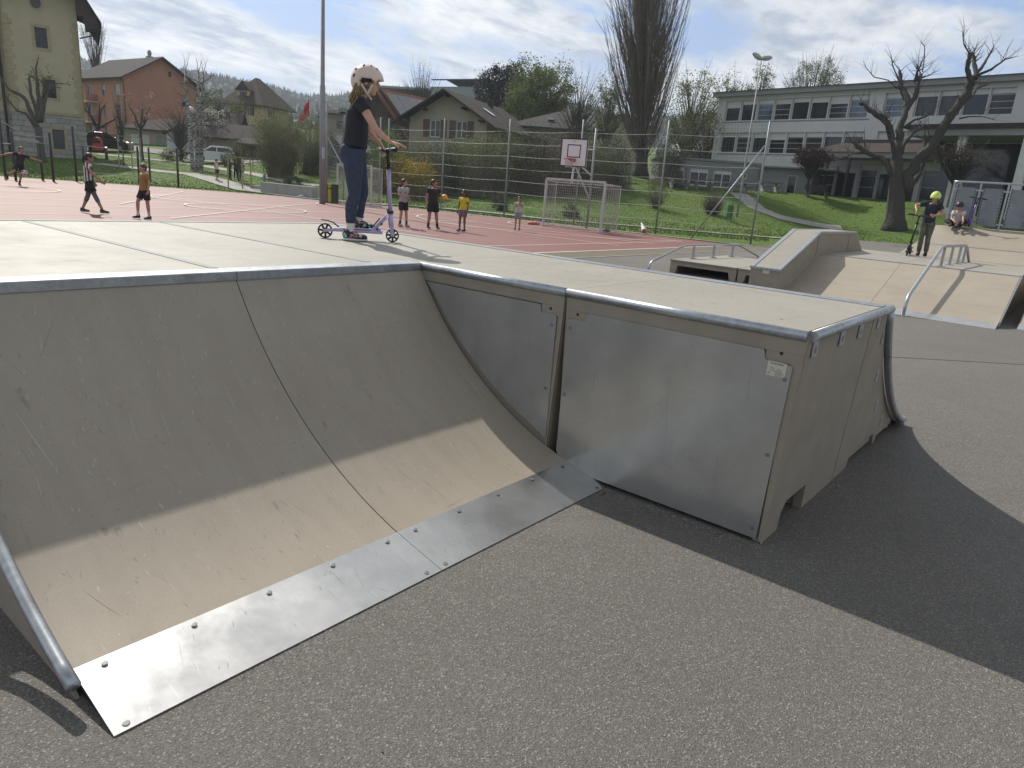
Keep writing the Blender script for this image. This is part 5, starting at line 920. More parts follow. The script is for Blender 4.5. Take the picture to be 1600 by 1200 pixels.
# Lombardy poplar: hundreds of ascending bare branches
bp = GP(998, 64); R = thing('poplar_tree', 'very tall bare poplar with dense upright branches in the middle', 'tree', tuple(bp)); b = MB(); rp = random.Random(8); HT = 19.0
b.tube([(0, 0, -.4), (0, 0, .8), (.1, 0, 4), (.05, .1, 9), (.1, 0, 14), (.15, 0, HT)], [.85, .6, .5, .38, .22, .03], 12); b.build('trunk', M_barkd, R, smooth=True); b = MB()
for i in range(640):
    z0 = rp.uniform(1.2, 15.5)**1.0; a = rp.random()*2*PI; w0 = rp.uniform(.022, .075)*(1 if z0 < 9 else .7)
    rmax = np.interp(z0, [1, 4, 8, 13, 18], [3.3, 4.0, 3.3, 1.9, .6])*rp.uniform(.25, 1.0)*(1.15 if math.cos(a-AZR) > 0 else .95); zt = z0+rmax*1.5+rp.uniform(1.5, 3.2)+rmax*.3
    zt = min(zt, HT-.3+rp.uniform(-1, 1)); c, s_ = math.cos(a), math.sin(a); P = []
    for t in (0, .2, .45, .7, 1): r_ = rmax*(t**.72); z = z0+(zt-z0)*(t**1.35); P.append(Vector((c*r_+rp.uniform(-.1, .1), s_*r_+rp.uniform(-.1, .1), z)))
    b.tube(P, [w0, w0*.8, w0*.6, w0*.4, w0*.12], 4, False)
    for j in range(9):
        t = rp.uniform(.25, .95); i0 = min(3, int(t*4)); p = P[i0].lerp(P[i0+1], t*4-i0); l_ = rp.uniform(.6, 1.8); d = Vector((c*.35+rp.uniform(-.35, .35), s_*.35+rp.uniform(-.35, .35), 1)).normalized(); b.tube([p, p+d*l_*.5+Vector((c, s_, 0))*.06, p+d*l_], [w0*.3, w0*.22, .004], 3, False)
        if rp.random() < .7: q_ = p+d*l_*.4; d2 = (d+Vector((rp.uniform(-.5, .5), rp.uniform(-.5, .5), 0))).normalized(); b.tube([q_, q_+d2*l_*.5], [w0*.16, .003], 3, False)
b.build('branches', mat('poplar_bark', (.15, .13, .105), .9, var=.25, vscale=1), R); R.rotation_euler = (F2.x*-.10, F2.y*-.10, 0)
# leafy and half-bare trees
def T_(px, dep): p = GP(px, dep); return (p.x, p.y, p.z-.05)
tree('willow_tree', 'fresh yellow-green weeping willow above the grey slate roof', T_(838, 92), 14.0, (4.4, 4.4, 4.6), 15000, .24, ML_will, k=110, spread=.11, crown_z=.66, shell=.35, trunk=.3)
tree('willow_tree', 'lower paler green willow crown left of the tall willow', T_(806, 88), 9.6, (2.6, 2.6, 3.6), 6500, .22, ML_will, k=50, spread=.12, crown_z=.6, trunk=.2)
tree('cedar_tree', 'nearly black evergreen between the halls and the willow', T_(778, 105), 13.6, (3.9, 3.9, 4.2), 16000, .26, ML_dark, k=60, spread=.13, crown_z=.7, trunk=.3)
tree('cedar_tree', 'smaller black evergreen right behind the chalet ridge', T_(755, 112), 11.4, (2.6, 2.6, 3.2), 7000, .26, ML_dark, k=40, spread=.13, crown_z=.7, trunk=.25)
tree('park_tree', 'light green tree just left of the tall poplar', T_(938, 74), 9.4, (2.1, 2.1, 3.4), 6500, .15, ML_pale, k=60, spread=.12, crown_z=.62, trunk=.16)
tree('park_tree', 'airy pale green tree just right of the tall poplar', T_(1062, 78), 12.2, (3.2, 3.2, 4.4), 6500, .16, ML_pale, k=110, spread=.11, crown_z=.62, trunk=.2)
tree('park_tree', 'half-bare green tree between the poplar and the school', T_(1092, 74), 8.6, (3.4, 3.4, 3.6), 6500, .15, ML_olive, k=90, spread=.12, crown_z=.55, trunk=.22)
tree('park_tree', 'tall thin yellowish tree rising beside the school roof corner', T_(1122, 92), 14.4, (2.4, 2.4, 4.2), 3600, .18, ML_will, k=90, spread=.11, crown_z=.66, trunk=.16)
tree('park_tree', 'second slender yellowish tree behind the school roof corner', T_(1160, 94), 15.4, (1.8, 1.8, 3.6), 2600, .18, ML_will, k=70, spread=.11, crown_z=.74, trunk=.14)
tree('park_tree', 'round olive tree top showing over the school roof', T_(1240, 98), 17.0, (3.8, 3.8, 4.0), 8500, .17, ML_olive, k=120, spread=.11, crown_z=.74, trunk=.2)
tree('park_tree', 'thin bare tree to the left of the willow over the chalet', T_(655, 100), 13.0, (2.7, 2.7, 3.6), 650, .13, ML_brown, k=150, spread=.10, crown_z=.68, trunk=.14, shell=.3)
tree('park_tree', 'bare leafless tree before the grey slate roofed house', T_(893, 66), 8.8, (2.5, 2.5, 3.4), 700, .10, ML_brown, k=170, spread=.10, crown_z=.62, trunk=.13, shell=.25)
tree('park_tree', 'small budding tree peeping over the terracotta block roof', T_(160, 125), 16.4, (2.3, 2.3, 2.6), 1500, .16, ML_olive, k=80, spread=.12, crown_z=.84, trunk=.15)
tree('blossom_tree', 'white blossoming tree behind the lopped birches', T_(332, 84), 6.2, (1.7, 1.7, 1.8), 900, .15, ML_white, k=60, spread=.12, crown_z=.6, trunk=.12)
tree('park_tree', 'green tree filling the gap between birches and villa', T_(345, 96), 7.4, (4.0, 3.0, 2.8), 7000, .2, ML_olive, k=60, spread=.13, crown_z=.55, trunk=.2)
tree('park_tree', 'dark bare bushy tree beside the garage and birches', T_(283, 70), 5.6, (2.2, 2.2, 2.3), 600, .09, ML_brown, k=170, spread=.10, crown_z=.55, trunk=.12, shell=.25)
tree('young_tree', 'slim staked young tree near the fitness bars', T_(192, 57), 6.2, (.65, .65, 2.2), 500, .08, ML_fresh, k=70, spread=.12, crown_z=.6, trunk=.05)
tree('young_tree', 'budding young tree inside the wooden stake frame by the path', T_(372, 51), 3.4, (1.1, 1.1, 1.15), 1500, .07, ML_olive, k=90, spread=.12, crown_z=.64, trunk=.05)
R = tree('plum_tree', 'maroon umbrella-shaped plum tree before the school', T_(1256, 57.5), 3.9, (1.55, 1.55, .8), 6500, .11, ML_red, k=90, spread=.13, crown_z=.74, trunk=.16, bark=M_barkd)
tree('plum_tree', 'low drooping purple-brown tree under the school porch', (sa.x+du.x*(SW*.80)+du.y*6.5, sa.y+du.y*(SW*.80)-du.x*6.5, 2.7), 4.4, (3.0, 2.0, 1.2), 2200, .10, ML_brown, k=160, spread=.12, crown_z=.68, trunk=.15, bark=M_barkd, shell=.2)
shrub('willow_shrub', 'huge round willow bush of fine olive twigs on the lawn', T_(438, 56), (2.25, 2.25, 2.95), 15000, .085, ML_olive, stems=1500, w=.016, k=300, spread=.12, foot=.35, cz=.93, bot=-1, stem_mat=mat('olive_twig', (.25, .23, .14), .9))
shrub('blossom_shrub', 'pale blooming bush to the right of the round willow bush', T_(487, 60), (1.7, 1.7, 2.5), 7500, .09, ML_pale, stems=500, w=.014, k=140, spread=.13, foot=.5, bot=-1)
shrub('blossom_shrub', 'smaller greenish bush tucked behind the tall lamp mast', T_(508, 63), (1.2, 1.2, 2.0), 2500, .09, ML_olive, stems=200, k=60)
shrub('dark_bush', 'low evergreen mound behind the pale concrete sitting wall', T_(456, 51), (.85, .6, .32), 1800, .07, ML_hedge, stems=30, k=30)
shrub('dark_bush', 'dark hedge mound between the garage and the birches', T_(272, 68), (2.0, 1.0, .55), 3000, .09, ML_hedge, stems=40, k=40)
shrub('dark_bush', 'small leafy bush beside the rear of the white car', T_(352, 66), (.6, .6, .8), 1200, .07, ML_olive, stems=60, k=30)
# the hedge behind the mesh fence, bush by bush
hs = [(606, 50, 1.5, 2.3, ML_fresh, 'fresh green bush partly hidden by the scooter grip'), (628, 49, 1.3, 1.5, ML_yel, 'yellow forsythia just right of the girl'), (655, 48, 1.5, 1.35, ML_yel, 'larger yellow forsythia at the foot of the chalet'), (650, 53, 1.9, 2.2, ML_olive, 'twiggy olive bush rising behind the forsythias'), (690, 50, 1.9, 2.1, ML_hedge, 'dark green bush under the chalet windows'), (722, 51, 1.7, 2.2, ML_fresh, 'bright leafing bush left of the fence post'), (752, 49, 1.9, 2.3, ML_olive, 'grey-green bush under the chalet downpipe'),
      (788, 50, 2.0, 2.3, ML_olive, 'broad twiggy bush right of the chalet'), (822, 51, 2.0, 2.4, ML_hedge, 'dark hedge bush below the slate roof'), (856, 50, 2.0, 2.4, ML_brown, 'brown twiggy bush left of the basketball board'), (890, 52, 2.0, 2.4, ML_hedge, 'dark bush behind the basketball board'), (925, 52, 1.9, 2.2, ML_olive, 'olive bush right of the basketball board'), (957, 54, 1.7, 2.0, ML_hedge, 'dark bush close to the poplar trunk, left side'), (1040, 58, 1.8, 2.1, ML_hedge, 'dark bush close to the poplar trunk, right side'), (598, 60, 2.0, 2.6, ML_hedge, 'tall dark bush below the solar roof')]
for px, dep, rx, rz_, lm, lab in hs:
    shrub('hedge_bush', lab, T_(px, dep), (rx, rx*.8, rz_), 6500, .10, lm, stems=420, w=.014, k=150, spread=.16, foot=.75, cz=.85, group='bushes behind the mesh fence', bot=-1, shell=.35)
shrub('park_bush', 'round light green bush right of the poplar', T_(1026, 47.5), (.95, .95, 1.15), 2800, .07, ML_olive, stems=160, k=60)
shrub('twig_bush', 'clipped bare brown twig bush near the litter bin', T_(1116, 47), (.95, .95, .85), 700, .05, ML_brown, stems=1100, w=.009, k=80, stem_mat=mat('reddish_twig', (.12, .085, .07), .9))
for px, py, lab, rr_ in [(778, 334, 'small dark juniper left of the fence post', (.55, .55, .62)), (894, 345, 'small dark juniper behind the football goal', (.55, .55, .45))]:
    p = G(px, py, 0); shrub('juniper_shrub', lab, (p.x+1.5, p.y+1.2, 0), rr_, 3800, .06, ML_hedge, stems=60, k=50, bot=-.95)

# ================================================================== SPORTS GROUND FURNITURE
# tall mesh fence
fx_ = 30.3; fys = [11.75, 16.2, 20.8, 25.4, 30.2, 34.9]; FH = 4.95
T = TH('mesh_fence', 'tall ball-stop fence of steel posts with rows of taut wires', 'fence', (fx_, fys[0], 0))
def fence_run(T, pts, rows=8):
    for i, (x, y) in enumerate(pts):
        b = MB(); b.tube([(x, y, -.1), (x, y, FH)], .042, 8); T.part(b, 'post', M_post, smooth=True)
    for k in range(rows):
        z = .62*k+.62; b = MB()
        for (x0, y0), (x1, y1) in zip(pts[:-1], pts[1:]):
            if z > FH: continue
            b.tube([(x0, y0, z), ((x0+x1)/2, (y0+y1)/2, z-.05), (x1, y1, z)], .008 if k < rows-1 else .012, 4)
        T.part(b, 'wire', mat('bright_wire', (.34, .35, .35), .6, .1))
    for (x0, y0), (x1, y1) in zip(pts[:-1], pts[1:]):
        b = MB(); n_ = int(math.hypot(x1-x0, y1-y0)/.14)
        for i in range(1, n_): t = i/n_; b.bar((x0+(x1-x0)*t, y0+(y1-y0)*t, .1), (x0+(x1-x0)*t, y0+(y1-y0)*t, FH-.03), .0052)
        for i in range(1, 34): b.bar((x0, y0, .145*i), (x1, y1, .145*i), .0042)
        T.part(b, 'net', mat('thin_wire', (.16, .165, .16), .7))
FP = [(fx_+(.25 if i == 0 else 0), y) for i, y in enumerate(fys)]; fence_run(T, FP)
for (px, py, pz), (qx, qy, qz) in [((fx_+.25, 11.8, 4.0), (fx_-.9, 14.0, 0))]:
    b = MB(); b.tube([(px, py, pz), (qx, qy, qz-.05)], .030, 8); T.part(b, 'brace', M_galvt, smooth=True)
T = TH('mesh_fence', 'rear ball-stop fence stretch with braced corner post behind the left goal', 'fence', (28.9, 35.1, 0)); pc = G(526, 321, 0); FQ = [(29.9, 35.2), (28.6, 37.0), (pc.x+1.0, pc.y+2.2)]; fence_run(T, FQ)
b = MB(); b.tube([(FQ[2][0], FQ[2][1], 3.4), (FQ[2][0]+1.2, FQ[2][1]-1.6, 0)], .03, 8); T.part(b, 'brace', M_galvt, smooth=True)
# tall floodlight mast (cut by the top of the picture) and street lamp
p = G(503.5, 319, 0); T = TH('flood_mast', 'tall tapering grey steel mast behind the bins, left of the girl', 'mast', (p.x, p.y, 0)); b = MB(); b.tube([(p.x, p.y, -.1), (p.x, p.y, 5.6), (p.x, p.y, 5.62), (p.x, p.y, 13.5)], [.15, .13, .105, .075], 14); T.part(b, 'pole', M_post, smooth=True); b = MB(); b.box(p.x-.11, p.y-.17, 2.2, p.x+.02, p.y-.10, 2.75); T.part(b, 'hatch', M_galvt)
p = GP(1155, 47.5); T = TH('street_lamp', 'slender street lamp with two pear-shaped heads', 'lamp', (p.x, p.y, p.z)); tp = PD(1188, 103, 47.5); hh = tp.z; b = MB(); b.tube([(p.x, p.y, p.z-.2), (p.x, p.y, p.z+1.5), (p.x, p.y, hh)], [.075, .065, .038], 10); T.part(b, 'pole', M_post, smooth=True)
for sgn, nm in ((-1, 0), (1, 1)):
    c = Vector((p.x, p.y, hh+.10))+Vector((R2.x, R2.y, 0))*sgn*.33+Vector((F2.x, F2.y, 0))*sgn*.15; b = MB(); Rm = Vector((R2.x*sgn, R2.y*sgn, .55 if sgn < 0 else .12)).normalized().to_track_quat('X', 'Z').to_matrix(); b.ell(c, .40, .20, .15, 14, 8, Rm); hd = T.part(b, 'lamp_head', mat('lamp_shell', (.40, .42, .43), .35), smooth=True)
    b = MB(); b.ell(c-Vector((0, 0, .06)), .30, .15, .12, 12, 6, Rm); T.part(b, 'lens', mat('lamp_lens', (.5, .51, .5), .25), hd, smooth=True); b = MB(); b.tube([(p.x, p.y, hh), tuple(c-Rm@Vector((.3, 0, 0)))], .03, 6); T.part(b, 'arm', M_galvt, hd)
# goals
M_net = mat('goal_net_cord', (.42, .40, .36), .8); M_goal = mat('weathered_goal_paint', (.50, .49, .48), .5, var=.12, vscale=6)
def goal(label, fl, fr, bl, br, top=2.0, tb=1.92):
    base = ((fl[0]+fr[0])/2, (fl[1]+fr[1])/2, 0); T = TH('football_goal', label, 'goal', base, 'small football goals with nets'); P = lambda q, z: (q[0], q[1], z)
    for q in (fl, fr): b = MB(); b.bar(P(q, 0), P(q, top), .085, .085, (1, 0, 0)); T.part(b, 'goalpost', M_goal)
    b = MB(); b.bar(P(fl, top+.04), P(fr, top+.04), .085); T.part(b, 'crossbar', M_goal)
    b = MB()
    for a, c in ((fl, bl), (fr, br)): b.tube([P(a, top-.04), P(c, tb), P(c, tb-.12), P(c, .03)], .022, 6)
    b.tube([P(fl, .03), P(bl, .03), P(br, .03), P(fr, .03)], .024, 6); b.tube([P(bl, tb), P(br, tb)], .012, 5); T.part(b, 'rear_frame', M_goal)
    b = MB()
    def panel_(A, B, C_, Dd, st=.105):            # net on the quad A-B-C-D with sag
        A, B, C_, Dd = map(Vector, (A, B, C_, Dd)); nu = max(2, int((B-A).length/st)); nv = max(2, int((Dd-A).length/st)); nrm = (B-A).cross(Dd-A).normalized()
        def pt(u, v): return A.lerp(B, u).lerp(Dd.lerp(C_, u), v)+nrm*.10*math.sin(PI*u)*math.sin(PI*v)+nrm*.012*math.sin(u*31+v*17)
        for i in range(nu+1):
            for j in range(nv): b.bar(pt(i/nu, j/nv), pt(i/nu, (j+1)/nv), .0085)
        for j in range(nv+1):
            for i in range(nu): b.bar(pt(i/nu, j/nv), pt((i+1)/nu, j/nv), .0085)
    panel_(P(bl, .03), P(br, .03), P(br, tb), P(bl, tb)); panel_(P(fl, .03), P(bl, .03), P(bl, tb), P(fl, top)); panel_(P(fr, .03), P(br, .03), P(br, tb), P(fr, top)); panel_(P(fl, top), P(fr, top), P(br, tb), P(bl, tb))
    T.part(b, 'net', M_net); return T
q = [G(848, 353.5, 0), G(937, 363, 0), G(868, 352, 0), G(954, 364, 0)]; n_ = Vector((.86, .12, 0))
fl, fr = Vector((26.0, 19.5, 0)), Vector((26.05, 16.5, 0)); goal('white football goal with net under the basketball board', fl, fr, fl+Vector((.85, .06, 0)), fr+Vector((.85, -.25, 0)))
f0, f1 = G(527, 317, 0), G(582, 324, 0); d = (f1-f0).normalized()*3; f1 = f0+d; goal('white football goal with net partly hidden by the girl', f0, f1, f0+Vector((.85, .3, 0)), f1+Vector((.95, .25, 0)))
# basketball stand
p = Vector((27.45, 18.65, 0)); T = TH('basketball_stand', 'basketball backboard with red hoop on a grey post behind the goal', 'basketball hoop', tuple(p)); b = MB(); b.tube([p+Vector((.25, -.35, -.05)), p+Vector((.25, -.35, 4.3))], .05, 10); T.part(b, 'post', M_post, smooth=True)
bc = p+Vector((-1.25, -.33, 3.17)); u = Vector((.18, -1, 0)).normalized(); n_ = Vector((-1, -.18, 0)); 
b = MB(); b.tube([p+Vector((.25, -.35, 2.3)), bc+Vector((.1, 0, -.3))], .04, 8); b.tube([p+Vector((.25, -.35, 3.4)), bc+Vector((.1, 0, .2))], .03, 8); b.tube([p+Vector((.25, -.35, 1.3)), bc+Vector((.1, 0, -.45))], .035, 8); b.tube([bc+Vector((.08, 0, -.5)), bc+Vector((.02, 0, -1.25))], .05, 8); T.part(b, 'bracket', M_goal)
M_board = mat('backboard_white', (.74, .71, .70), .5); M_red = mat('red_hoop_paint', (.45, .04, .05), .5)
def BQ(a, c, d=0.0): return bc+u*a+Vector((0, 0, c))+n_*d
def bquad(b, a0, c0, a1, c1, d0, d1): b.add([BQ(a0, c0, d0), BQ(a1, c0, d0), BQ(a1, c1, d0), BQ(a0, c1, d0), BQ(a0, c0, d1), BQ(a1, c0, d1), BQ(a1, c1, d1), BQ(a0, c1, d1)], [(0, 3, 2, 1), (4, 5, 6, 7), (0, 1, 5, 4), (1, 2, 6, 5), (2, 3, 7, 6), (3, 0, 4, 7)])
b = MB(); bquad(b, -.62, -.58, .62, .58, 0, .03); bb_ = T.part(b, 'backboard', M_board, fixn=True); b = MB(); 
for r in ((-.62, -.58, .62, -.53), (-.62, .53, .62, .58), (-.62, -.53, -.57, .53), (.57, -.53, .62, .53), (-.31, -.20, .31, -.16), (-.31, .29, .31, .33), (-.31, -.16, -.27, .29), (.27, -.16, .31, .29)): bquad(b, *r, .031, .036)
T.part(b, 'black_border', M_black, bb_, fixn=True)
Mt = Matrix((( u.x, 0, n_.x, BQ(0, .45, .038).x), (u.y, 0, n_.y, BQ(0, .45, .038).y), (0, 1, 0, BQ(0, .45, .038).z), (0, 0, 0, 1))); text3d('SPORT', .075, Mt, pale, bb_, off=tuple(p))
rc = BQ(0, -.27, .42); b = MB(); b.tube([rc+Vector((math.cos(2*PI*i/24)*.225, math.sin(2*PI*i/24)*.225, 0)) for i in range(25)], .014, 6); bquad(b, -.12, -.36, .12, -.24, .03, .06); b.bar(BQ(-.1, -.29, .05), BQ(-.1, -.29, .28), .02); b.bar(BQ(.1, -.29, .05), BQ(.1, -.29, .28), .02); b.add([BQ(-.11, -.35, .05), BQ(.11, -.35, .05), BQ(.13, -.28, .36), BQ(-.13, -.28, .36)], [(0, 1, 2, 3)]); hp = T.part(b, 'hoop', M_red, fixn=True)
b = MB()
for i in range(12):
    for s_ in (1, -1):
        P = []
        for j in range(5): a = 2*PI*(i+s_*j*.5)/12; r_ = .22-.09*math.sin(j/4*PI*.6); P.append(rc+Vector((math.cos(a)*r_, math.sin(a)*r_, -.09*j)))
        b.tube(P, .006, 3, False)
T.part(b, 'net', M_net, hp)
# bins, hydrant, litter bin, small things by the track
bins = [(508.5, (.03, .09, .20), 'blue recycling bin, leftmost in the row by the mast'), (514.0, (.27, .28, .28), 'grey recycling bin between the blue and the yellow one'), (519.0, (.62, .52, .02), 'yellow recycling bin with a small black symbol'), (525.0, (.035, .05, .045), 'dark green-black recycling bin next to the goal post')]
for i, (px, c, lab) in enumerate(bins):
    p = G(px, 316.5+i*.5, 0)+Vector((.15, .3, 0)); w = .15+.035*(i in (0, 3)); T = thing('recycling_bin', lab, 'bin', (p.x, p.y, 0), AZR+rad(14), 'row of recycling bins by the mast'); m_ = mat('bin_paint_%s' % 'abcd'[i], c, .45)
    b = MB(); b.box(-w, -.18, .02, w, .18, .92); bd = b.build('body', m_, T, bevel=.015); b = MB(); b.box(-w-.012, -.195, .925, w+.012, .195, .985); b.build('lid', m_, T, bevel=.02); b = MB(); b.box(-w+.04, -.192, .72, w-.04, -.181, .80); b.build('slot', M_black, bd)
    if i == 2: b = MB(); b.bar((-.05, -.187, .55), (.04, -.187, .60), .022, .006); b.bar((.04, -.187, .52), (-.04, -.187, .46), .022, .006); b.bar((-.03, -.187, .50), (.05, -.187, .44), .022, .006); b.build('symbol', M_black, bd)
p = GP(413, 50); T = thing('fire_hydrant', 'small grey-blue hydrant on the lawn left of the round willow bush', 'hydrant', (p.x, p.y, p.z)); m_ = mat('hydrant_blue', (.16, .22, .27), .5); b = MB(); b.tube([(0, 0, -.05), (0, 0, .08), (0, 0, .09), (0, 0, .55), (0, 0, .60), (0, 0, .72)], [.13, .13, .085, .085, .11, .05], 12); b.build('body', m_, T); b = MB(); b.tube([(-.16, 0, .42), (.16, 0, .42)], .045, 8); b.build('outlet', m_, T)
p = GP(1143, 45); T = thing('litter_bin', 'green cylindrical litter bin beside the lamp post', 'bin', (p.x, p.y, p.z)); m_ = mat('bin_green', (.03, .13, .05), .5); b = MB(); b.tube([(0, 0, .25), (0, 0, .27), (0, 0, 1.0)], [.17, .2, .2], 14); b.build('body', m_, T); b = MB(); b.tube([(0, 0, 1.08), (0, 0, 1.13), (0, 0, 1.18)], [.24, .22, .05], 14); b.tube([(.22, 0, -.1), (.22, 0, 1.1)], .025, 6); b.build('lid', m_, T)
p = G(1005, 364, 0); T = thing('marker_cone', 'toppled white and red cone lying at the fence foot', 'cone', (p.x, p.y, 0), .6); b = MB(); b.tube([(-.35, 0, .1), (.40, .1, .42)], [.13, .03], 12); b.build('cone', M_white, T); b = MB(); b.ell((-.42, 0, .12), .10, .10, .10, 12, 8); b.build('red_cap', M_red, T, smooth=True)
p = G(834, 351, 0); o = MB(); o.ell((0, 0, .06), .42, .17, .09, 12, 8); o.ell((.25, .08, .08), .2, .15, .09, 10, 6); o = o.build('sports_bag', mat('coral_cloth', (.45, .13, .11), .8), smooth=True); o.location = (p.x, p.y, 0); tag(o, 'coral red bag lying flat at the track edge beside the goal', 'bag')
b = MB(); b.tube([(0, 0, .02), (0, 0, .15), (0, 0, .20), (0, 0, .24)], [.035, .035, .015, .015], 10); o = b.build('water_bottle', mat('clear_plastic', (.45, .5, .52), .2)); p = G(840, 351.5, 0); o.location = (p.x, p.y, 0); tag(o, 'small clear bottle standing beside the coral bag', 'bottle')
p = G(938, 363, 0); o = MB(); o.ell((0, 0, .07), .2, .16, .09, 10, 6); o = o.build('shoe_pile', M_black, smooth=True); o.location = (p.x+.3, p.y-.1, 0); tag(o, 'dark shoes left at the foot of the right goal post', 'shoes')
o = MB(); o.ell((0, 0, 0), .05, .05, .05, 8, 6); o = o.build('tennis_ball', M_white, smooth=True); p = G(736, 337, 0); o.location = (p.x, p.y, .05); tag(o, 'tiny white ball at the edge of the track', 'ball')
# sitting walls
def block(label, pts, w, h, z0=0.0):
    T = TH('sitting_wall', label, 'wall', (pts[0][0], pts[0][1], 0), 'pale concrete sitting steps'); 
    for a, c in zip(pts[:-1], pts[1:]):
        A = Vector((a[0], a[1], 0)); Bv = Vector((c[0], c[1], 0)); n_ = max(1, int((Bv-A).length/1.35))
        for i in range(n_): P = A.lerp(Bv, i/n_); Q = A.lerp(Bv, (i+1)/n_-.012/(Bv-A).length); b = MB(); b.bar((P.x, P.y, z0+h/2), (Q.x, Q.y, z0+h/2), w, h); T.part(b, 'concrete_block', M_conc, bevel=.012)
a, c, e = G(396, 297.5, 0), G(470, 306, 0), G(480, 305, 0); block('lower row of pale concrete sitting blocks by the track path', [a, c], .5, .34); a, c, e = GP(411, 44.5), GP(493, 41.5), GP(506, 41.8); block('upper row of pale concrete sitting blocks behind the lower row', [(a.x, a.y), (c.x, c.y)], .45, .66)
p = G(474, 309, 0); o = MB(); o.ell((0, 0, .05), .35, .22, .12, 9, 6); o = o.build('flat_rock', M_conc); o.location = (p.x, p.y, 0); tag(o, 'flat grey rock at the end of the lower sitting wall', 'rock')
# fitness bars at the left edge
def bars(label, posts, rails, hts, slant=None):
    T = TH('fitness_bars', label, 'climbing frame', (posts[0][0], posts[0][1], 0)); P = [(p[0], p[1]) for p in posts]
    for (x, y), h in zip(P, hts): b = MB(); b.tube([(x, y, -.05), (x, y, h), (x, y, h+.04)], [.062, .062, .03], 10); T.part(b, 'post', M_dark, smooth=True)
    for i, j, z0, z1 in rails: b = MB(); b.tube([(P[i][0], P[i][1], z0), (P[j][0], P[j][1], z1)], .021, 6); T.part(b, 'bar', M_galvt)
pq = [G(9, 278.5), G(25, 281.5), G(67, 282), G(84, 284)]; bars('dark posted exercise bars in front of the stone base, left of the striped shirt', pq, [(0, 1, 1.75, 1.75), (1, 3, 2.25, 2.2), (1, 2, 2.05, 2.0), (0, 2, 2.9, 1.9), (1, 3, 1.95, 1.9)], [2.95, 2.35, 1.9, 2.45])
pq = [G(120, 284), G(218, 288.5), G(133, 277)]; bars('slanted-top dark exercise frame directly behind the striped shirt', pq, [(0, 1, 2.0, 1.85), (0, 2, 3.0, 2.1), (0, 1, .55, .5)], [2.95, 2.15, 2.1])
pq = [G(235, 285), G(279, 293)]; bars('dark two-post exercise ladder with low rungs beside the lawn', pq, [(0, 1, 1.9, 1.85), (0, 1, 1.2, 1.15), (0, 1, .75, .7), (0, 1, .4, .35)], [2.2, 2.25])
# wooden stake frames round the young trees
M_stake = mat('pale_wood', (.33, .26, .17), .85, var=.15, vscale=6)
for px, dep, h, w, lab in [(374, 46.5, 1.95, .72, 'wooden three-post stake frame round the young tree by the path'), (203, 56, 2.3, .8, 'wooden stake frame round the slim tree near the exercise ladder')]:
    p = GP(px, dep); T = thing('stake_frame', lab, 'tree support', (p.x, p.y, p.z), AZR+.5)
    for x, y in ((-w, 0), (w*.15, -w*.6), (w, .1)): b = MB(); b.tube([(x, y, -.1), (x*.95, y*.95, h)], .045, 8); b.build('stake', M_stake, T)
    for (x0, y0), (x1, y1) in (((-w, 0), (w*.15, -w*.6)), ((w*.15, -w*.6), (w, .1)), ((-w, 0), (w, .1))): b = MB(); b.bar((x0, y0, h+.02), (x1, y1, h+.02), .05, .05); b.build('crosspiece', M_stake, T)
# picnic tables and benches under the school
def picnic(px, dep, label):
    p = GP(px, dep); T = thing('picnic_table', label, 'picnic table', (p.x, p.y, p.z), AZR+rad(8), 'picnic tables by the container')
    b = MB(); b.box(-.9, -.35, .70, .9, .35, .76); b.build('tabletop', M_twig, T)
    for y in (-.75, .62): b = MB(); b.box(-.9, y, .42, .9, y+.28, .46); b.build('bench_seat', M_twig, T)
    for x in (-.6, .6): b = MB(); b.box(x-.06, -.3, 0, x+.06, .3, .70); b.box(x-.04, -.7, .34, x+.04, .8, .42); b.build('concrete_leg', M_conc, T)
picnic(1058, 56, 'brown picnic table before the left end of the container annex'); picnic(1096, 56.5, 'brown picnic table before the middle of the container annex'); picnic(1150, 56.5, 'brown picnic table just left of the lamp post'); picnic(968, 58, 'brown picnic table in the shade left of the poplar trunk'); picnic(1198, 58.5, 'brown picnic table before the dark rear container')
p = GP(1272, 57); T = thing('park_bench', 'dark slatted bench beside the maroon plum tree', 'bench', (p.x, p.y, p.z), AZR)
for k in range(3): b = MB(); b.box(-.95, -.25+k*.16, .44, .95, -.12+k*.16, .48); b.build('seat_slat', M_wooddk, T); b = MB(); b.box(-.95, .27, .56+k*.15, .95, .31, .67+k*.15); b.build('back_slat', M_wooddk, T)
for x in (-.75, .75): b = MB(); b.box(x-.04, -.25, 0, x+.04, .3, .44); b.box(x-.03, .27, .4, x+.03, .33, .97); b.build('leg', M_dark, T)
